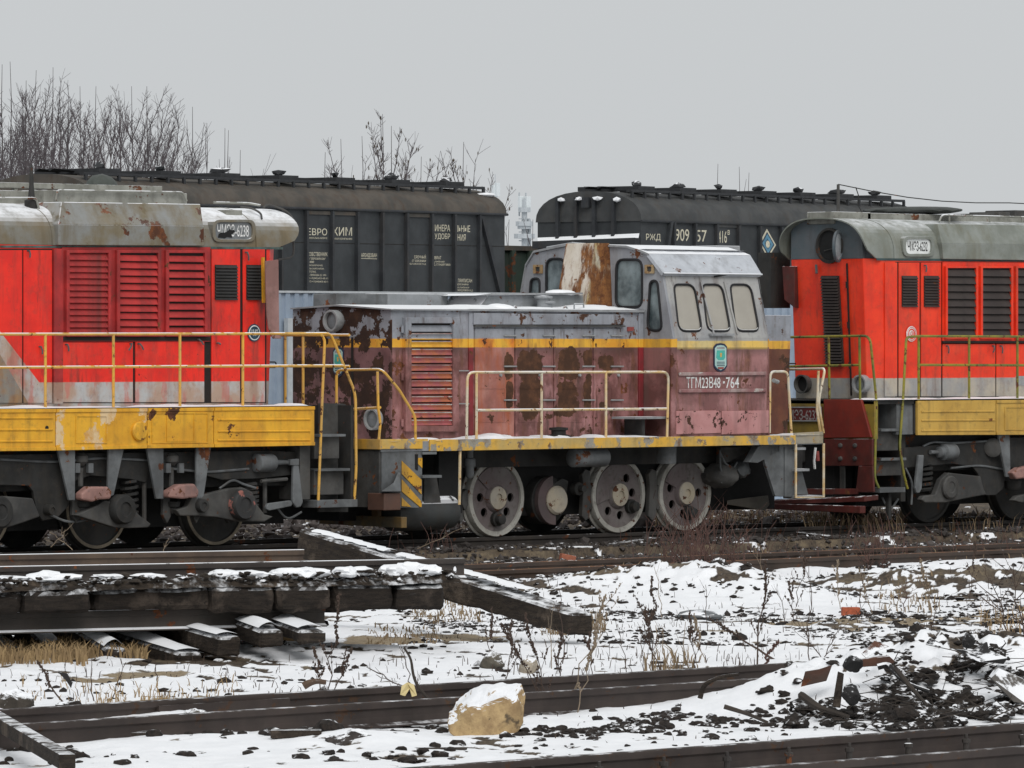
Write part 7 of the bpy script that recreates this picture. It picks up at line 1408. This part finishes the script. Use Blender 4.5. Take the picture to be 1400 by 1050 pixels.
# ---- loose ground stuff: clods, ballast, dead grass
def scatter_lumps(name, n, region, size, m, keep, seed, sub=1, zf=.35, flat=.6, lift=.0):
    rd = random.Random(seed); b = MB(); c_ = 0; tries = 0
    (x0, y0_), (x1, y1_) = region
    while c_ < n and tries < n*30:
        tries += 1; px, py = rd.uniform(x0, x1), rd.uniform(y0_, y1_); d_ = (CAM_H+.2)/((py-473)/FPX)
        if rd.random() > (y0_-440)**2/(py-440)**2*1.0+.25: continue
        p = onZ(px, py, -.22)
        if not keep(p.x, p.y, rd): continue
        s = size*math.exp(rd.gauss(0, .5)); z = gz(p.x, p.y)
        b.lump((p.x, p.y, z+s*zf*.3+lift), s, s*rd.uniform(.6, 1.2), s*flat*rd.uniform(.6, 1.2), sub, .35, rd); c_ += 1
    o = b.build(name, m, fix=False); tag(o, None or 'loose clods', 'clods'); o['kind'] = 'stuff'; return o
_NA = {}
_nx = np.linspace(-60, 30, 901); _ny = np.linspace(-60, 30, 901)
def nA(x, y, s, sd):
    if (s, sd) not in _NA: a, b = np.meshgrid(_nx, _ny, indexing='ij'); _NA[(s, sd)] = fbm(a, b*.6, s, 3, sd)
    return float(_NA[(s, sd)][int(max(0, min(900, (x+60)*10))), int(max(0, min(900, (y+60)*10)))])
TGN = math.tan(ANG_N)
rail_clear = lambda x, y: min(abs(y-(RAILA[1]+(x-RAILA[0])*TGN)), abs(y-(RAILB[1]+(x-RAILB[0])*TGN)), abs(y-(RAILC[1]+(x-RAILC[0])*TGN))) > .12
def lab(o, l, c): tag(o, l, c, kind='stuff'); return o
lab(scatter_lumps('dirt_clods', 3400, ((560, 780), (1420, 880)), .022, M_CLODS, lambda x, y, r: nA(x, y, .9, 301) > .47, 21), 'dark earth clods scattered over the rough snow before the engines', 'clods')
lab(scatter_lumps('dirt_clods', 240, ((-20, 880), (1420, 960)), .03, M_CLOD, lambda x, y, r: nA(x, y, .9, 311) > .55 and rail_clear(x, y), 22), 'sparse small clods on the smooth snow beyond the near rail', 'clods')
lab(scatter_lumps('dirt_clods', 150, ((680, 960), (1420, 1030)), .022, M_CLOD, lambda x, y, r: nA(x, y, 1.3, 321) > .53 and rail_clear(x, y), 23, sub=2), 'black clods along the snowy strip beside the bottom rail', 'clods')
lab(scatter_lumps('dirt_clods', 130, ((-20, 985), (640, 1045)), .035, M_CLOD, lambda x, y, r: nA(x, y, 1.3, 331) > .55 and rail_clear(x, y), 24, sub=2), 'few dark scraps in the corner snow before the near rail', 'clods')
hb = MB(); st_ = MB(); rd = random.Random(77)
for i in range(215):                                        # rubble bedded in the debris heap
    cx_, cy_, sx_, sy_ = rd.choice(((1330, 962, 34, 9), (1250, 968, 22, 6), (1345, 905, 26, 8), (1190, 945, 16, 10), (1255, 925, 40, 14), (1300, 935, 50, 20), (1240, 985, 34, 5), (1120, 950, 26, 14))); px, py = rd.gauss(cx_, sx_), rd.gauss(cy_, sy_)
    if not (1080 < px < 1410 and 885 < py < 998): continue
    d_ = dh-(py-925)/55*1.5; p = onD(px, py, d_); zz = gz(p.x, p.y); s = .042*math.exp(min(.75, rd.gauss(0, .55))); hb.lump((p.x, p.y, max(zz-.01, min(p.z, zz+.04))), s*rd.uniform(.9, 1.8), s, s*rd.uniform(.45, .8), 3 if s > .05 else 2, .55, rd)
    if i % 2: st_.tube([V((p.x, p.y, zz)), V((p.x, p.y, zz))+RGT*rd.gauss(0, .12)+V((0, 0, rd.uniform(.0, .12))), V((p.x, p.y, zz))+RGT*rd.gauss(0, .2)+V((0, 0, rd.uniform(.02, .2)))], rd.uniform(.003, .009), 4, cap=False, r2=.003)
lab(hb.build('heap_rubble', M_CLODS, fix=False), 'black rubble bedded in the snowy debris heap', 'rubble')
lab(st_.build('debris_twigs', M_WOOD, fix=False), 'dead stems and splinters sticking out of the debris heap', 'debris')
hb = MB()
for cx, cy, n, sx, sy, s0 in ((955, 788, 220, 26, 8, .13), (1010, 800, 120, 20, 8, .07), (905, 790, 60, 25, 6, .06), (1200, 785, 60, 14, 8, .07), (1330, 782, 110, 50, 9, .06), (860, 805, 90, 60, 12, .05), (720, 805, 120, 50, 10, .05), (560, 832, 60, 60, 14, .04), (870, 990, 130, 26, 4, .045), (770, 998, 150, 34, 4, .04), (925, 978, 30, 14, 3, .05), (985, 984, 40, 16, 4, .05), (1045, 985, 50, 30, 6, .04), (1330, 960, 90, 30, 8, .055), (1060, 975, 40, 18, 8, .05), (1105, 948, 40, 20, 8, .05), (1150, 930, 40, 14, 8, .05), (1240, 968, 60, 14, 6, .05), (1185, 950, 50, 16, 8, .05)):
    for i in range(n):
        px, py = rd.gauss(cx, sx), rd.gauss(cy, sy); p = onZ(px, py, -.2); s = s0*math.exp(min(.7, rd.gauss(0, .45)))*.5
        if not rail_clear(p.x, p.y): continue
        hb.lump((p.x, p.y, gz(p.x, p.y)+s*.25), s*1.3, s, s*.6, 2, .5, rd)
lab(hb.build('earth_heaps', M_CLOD, fix=False), 'dark earth heaps breaking through the snow', 'earth')
# ballast beside and between the engine rails
bb = MB()
for i in range(9500):
    x = rd.uniform(-9.5, 11.5); y = rd.uniform(-5.6, -.12) if i % 4 else rd.uniform(.15, 1.4); s = .022*math.exp(rd.gauss(0, .4)); bb.lump((x, y, gz(x, y)+s*.4), s*1.3, s, s*.8, 1, .4, rd)
lab(bb.build('ballast_stones', plain('dark_ballast', (.075, .065, .06), .9, var=.6, scale=6, snow=.12, c2=(.03, .026, .024)), fix=False), 'dark ballast stones along the engine track', 'ballast')
bb = MB()
for i in range(2600):
    x = rd.uniform(-9.5, 14); y = rd.uniform(1.7, 9) ; s = .035*math.exp(rd.gauss(0, .4)); bb.lump((x, y, gz(x, y)+s*.4+.05), s*1.3, s, s*.8, 1, .4, rd)
lab(bb.build('ballast_stones', plain('snowy_ballast', (.10, .085, .08), .9, var=.6, scale=6, snow=.16), fix=False), 'snow-flecked ballast seen beyond the far rail under the engines', 'ballast')
# dead grass
M_STRAW = plain('dry_straw', (.34, .235, .115), .9, var=.4, scale=3, c2=(.20, .135, .07)); M_STRAW2 = plain('pale_dead_grass', (.26, .19, .115), .9, var=.5, scale=3); M_WEED = plain('dead_weed_stalk', (.075, .05, .038), .9, var=.4, scale=5); M_WEEDR = plain('reddish_weed_stalk', (.10, .055, .045), .9, var=.4, scale=5); M_WEEDP = plain('pale_weed_stalk', (.27, .21, .15), .9, var=.4)
def grass(label, zones, m, seed, w_=.006):
    rd = random.Random(seed); b = MB()
    for (px0, px1, py0, py1, n, h0) in zones:
        for i in range(n):
            px, py = rd.uniform(px0, px1), rd.uniform(py0, py1); p = onZ(px, py, -.22); p.z = gz(p.x, p.y)-.02; h = h0*rd.uniform(.4, 1.25); a = rd.uniform(0, 6.28); ln = rd.uniform(.1, .7)*h
            d = V((math.cos(a)*ln, math.sin(a)*ln, 0)); sd_ = RGT*w_*rd.uniform(.6, 1.3); q1 = p+d*.35+V((0, 0, h*.65)); q2 = p+d+V((0, 0, h*rd.uniform(.75, 1)))
            b.add([p-sd_, p+sd_, q1+sd_*.8, q1-sd_*.8, q2], [(0, 1, 2, 3), (3, 2, 4)])
    o = b.build('dead_grass', m, fix=False); lab(o, label, 'grass'); return o
grass('dry yellow grass in front of the raised track panels', ((-20, 200, 889, 908, 2600, .15), (200, 300, 876, 896, 900, .13), (320, 410, 862, 880, 900, .13), (-20, 120, 895, 914, 900, .2)), M_STRAW, 51, .008)
grass('pale dead grass tufts along the orange rail and engine track', ((640, 900, 776, 786, 260, .11), (900, 1400, 754, 768, 260, .12), (860, 1400, 718, 736, 800, .26), (1100, 1240, 724, 740, 350, .34), (560, 660, 820, 850, 300, .10), (740, 830, 848, 868, 300, .14), (1200, 1290, 810, 840, 90, .14), (500, 600, 862, 882, 200, .08), (880, 960, 905, 930, 60, .2)), M_STRAW2, 52)
grass('thin scattered dead grass blades poking through the rough snow', ((560, 1400, 786, 880, 1100, .09), (-20, 700, 905, 955, 260, .10), (700, 1100, 880, 935, 200, .12), (700, 1400, 965, 1020, 90, .06)), M_WEED, 54, .0035)
grass('thin dry grass blades by the near rail', ((110, 170, 960, 990, 60, .14), (190, 230, 955, 975, 40, .12), (20, 330, 935, 962, 110, .13), (1340, 1410, 840, 900, 120, .2)), M_STRAW, 53, .004)
bt = MB(); rd = random.Random(9)
for i in range(520):                                        # tangle of thin stems along the engine track
    px = rd.choice((rd.gauss(960, 50), rd.gauss(1200, 25), rd.uniform(860, 1400), rd.gauss(940, 30), rd.uniform(520, 640))); py = rd.uniform(728, 790) if 880 < px < 1030 else rd.uniform(722, 770)
    p = onZ(px, py, -.22); p.z = gz(p.x, p.y); h = rd.uniform(.15, .75 if 880 < px < 1020 else .4); a = rd.uniform(0, 6.28); d = V((math.cos(a), math.sin(a), 0))*h*rd.uniform(.1, .8)
    bt.tube([p, p+d*.4+V((0, 0, h*.6)), p+d+V((0, 0, h))], .005, 3, cap=False, r2=.003)
lab(bt.build('dead_stems', M_WEEDR, fix=False), 'tangled dead stems along the engine track', 'undergrowth')
# shrubs and weed stalks one can point to
def weed(label, base, tip, m, seed, twigs=6, seedhead=False, r=.0055, spread=.3, name='dead_weed', cat='weed', dep=None, lean=0):
    p = onZ(base[0], base[1], -.2) if dep is None else onD(base[0], base[1], dep); p.z = gz(p.x, p.y)-.02 if dep is None else p.z; dd = (p-CAM).dot(FWD); q = onD(tip[0], tip[1], dd+lean)
    rd = random.Random(seed); t = thing(name, label, cat, p); h = (q-p).length; n = 7
    ctr = [p+(q-p)*(i/n)+RGT*(math.sin(i/n*math.pi)*h*rd.uniform(-.05, .05))+V((rd.gauss(0, .006), rd.gauss(0, .006), 0)) for i in range(n+1)]
    MB().tube(ctr, r, 5, r2=r*.45).build('stem', m, t, fix=False)
    b = MB(); s = MB()
    for k_ in range(twigs):
        f = rd.uniform(.25, .9); i = int(f*n); c0 = ctr[i]; a = rd.uniform(0, 6.28); l = h*rd.uniform(.12, .35)
        e = c0+(q-p).normalized()*l*.8+V((math.cos(a), math.sin(a), 0))*l*spread*1.6+V((0, 0, l*.1)); b.tube([c0, c0*.5+e*.5+V((0, 0, -.01)), e], r*.5, 3, cap=False, r2=r*.25)
        if seedhead:
            for _ in range(10): u = rd.uniform(.4, 1); s.lump(c0+(e-c0)*u+V((rd.gauss(0, .004), rd.gauss(0, .004), rd.gauss(0, .006))), .006, .006, .009, 1, .2, rd)
    if twigs: b.build('twigs', m, t, fix=False)
    if seedhead:
        for _ in range(int(90*h)+20): u = rd.uniform(.55, 1.0); i = min(n-1, int(u*n)); c0 = ctr[i]+(ctr[i+1]-ctr[i])*(u*n-i); s.lump(c0+V((rd.gauss(0, .006), rd.gauss(0, .006), rd.gauss(0, .008))), .007, .007, .011, 1, .2, rd)
        o = s.build('seed_head', m, t, fix=False); o['kind'] = 'stuff'
    return t
W_ = weed
W_('tall bare weed stem standing before the sleeper ends', (448, 958), (462, 812), M_WEED, 1, 5, True); W_('short seeded weed left of the tall stem by the sleeper ends', (441, 955), (430, 884), M_WEED, 2, 3, True); W_('leaning seeded weed right of the tall stem by the sleeper ends', (450, 960), (480, 886), M_WEED, 3, 4, True)
W_('arching thin dead weed spreading beside the torn foam', (572, 945), (500, 912), M_WEED, 4, 8, r=.006); W_('weed with drooping tip by the dark broken branch', (568, 945), (548, 884), M_WEED, 5, 4)
W_('dark-tipped weed leaning left from behind the boulder', (752, 958), (684, 852), M_WEED, 6, 6, True); W_('slender dark weed second from the boulder', (757, 955), (718, 838), M_WEED, 7, 6, True); W_('straight dark weed rising above the boulder top', (762, 940), (768, 862), M_WEED, 8, 6, True); W_('upright thin weed beside the long timber end', (769, 905), (766, 805), M_WEED, 9, 3); W_('weed leaning right with a seeded tip past the timber end', (772, 968), (829, 812), M_WEEDP, 10, 5, True); W_('pale double-stemmed weed right of the boulder', (790, 970), (815, 868), M_WEEDP, 11, 3, True)
W_('dark seeded weed alone in the middle of the snow', (893, 925), (892, 790), M_WEED, 12, 7, True); W_('dense seeded weed beside the lone dark one', (902, 915), (880, 832), M_WEED, 13, 6, True); W_('straw-coloured weed stalk leaning over the near rail', (917, 935), (905, 855), M_WEEDP, 14, 3); W_('second straw-coloured stalk over the near rail', (926, 935), (938, 850), M_WEEDP, 15, 3)
W_('tall seeded weed left of the debris heap', (1036, 910), (1046, 768), M_WEED, 16, 6, True, .008); W_('long braided seed stalk leaning far left out of the debris heap', (1060, 902), (979, 850), M_WEED, 17, 4, True, .012); W_('thin upright weed behind the debris heap', (1108, 905), (1104, 770), M_WEED, 18, 6); W_('spreading fine weed on the debris heap flank', (1135, 905), (1090, 850), M_WEED, 19, 9); W_('reddish broken seed stalk at the foot of the debris heap', (1040, 912), (1064, 876), M_WEEDR, 20, 3, True, .014); W_('fine weed fanning right behind the debris heap', (1120, 905), (1150, 852), M_WEED, 21, 7)
W_('big sprawling dead bush at the picture edge above the wood block', (1392, 898), (1352, 790), M_WEED, 22, 22, False, .008, .6, 'dead_bush', 'bush'); W_('second dead bush crossing the picture edge', (1405, 880), (1384, 770), M_WEED, 23, 22, False, .008, .6, 'dead_bush', 'bush')
W_('small round dead bush on the rough snow past the orange rail', (1235, 835), (1240, 790), M_WEEDR, 24, 16, False, .006, .9, 'dead_bush', 'bush')
W_('dark braided weed leaning in front of the yellow grass', (90, 962), (52, 905), M_WEED, 25, 2, True, .008); W_('thin weed fork behind the first rail by the yellow grass', (150, 955), (170, 905), M_WEED, 26, 4); W_('thin straight weed pair behind the first rail', (128, 955), (124, 900), M_WEED, 27, 3); W_('short weed stem at the fishplate', (216, 930), (212, 905), M_WEED, 28, 2)
W_('long straw bent over the sleepers toward the wheel', (560, 762), (632, 722), M_WEEDP, 29, 2, r=.008)
for i in range(22):
    rq = random.Random(700+i); zi = rq.randrange(3); px, py = (lambda q_: q_[zi])(((rq.uniform(640, 1000), rq.uniform(890, 930)), (rq.uniform(1000, 1400), rq.uniform(830, 900)), (rq.uniform(830, 1390), rq.uniform(800, 860)))); hh = rq.uniform(35, 85)
    W_('%s weed stalk %s standing %s' % ('dark' if i % 3 else 'straw-coloured', 'with seed spike' if i % 2 == 0 else 'without seeds', ('in the snow behind the near rail', 'in the snow behind the debris heap', 'in the rough snow toward the orange rail')[zi]), (px, py), (px+rq.gauss(0, 12), py-hh), M_WEED if i % 3 else M_WEEDP, 700+i, 5, i % 2 == 0, .0045)['group'] = 'thin weed stalks scattered over the rough snow'
for i, (px, py, tx, ty, lb) in enumerate(((940, 790, 905, 720, 'reddish dead shrub leaning left under the last maroon wheel'), (962, 800, 970, 706, 'upright reddish dead shrub before the last maroon wheel'), (985, 795, 1015, 728, 'reddish dead shrub leaning right by the sand chute'), (1190, 795, 1180, 736, 'small brown shrub before the red rail guard'), (1202, 800, 1214, 748, 'small brown shrub leaning right of the red rail guard'))): W_(lb, (px, py), (tx, ty), M_WEEDR, 60+i, 24, False, .01, .55, 'dead_bush', 'bush')
for i, (px, py, tx, ty, lb) in enumerate(((70, 748, 100, 715, 'bent bare twig before the wheel of the first red engine'), (100, 752, 70, 728, 'flattened dry twig cluster under the first red engine'), (220, 758, 232, 735, 'single thin twig between the wheels of the first red engine'))): W_(lb, (px, py), (tx, ty), M_WEEDP, 80+i, 6, dep=71)
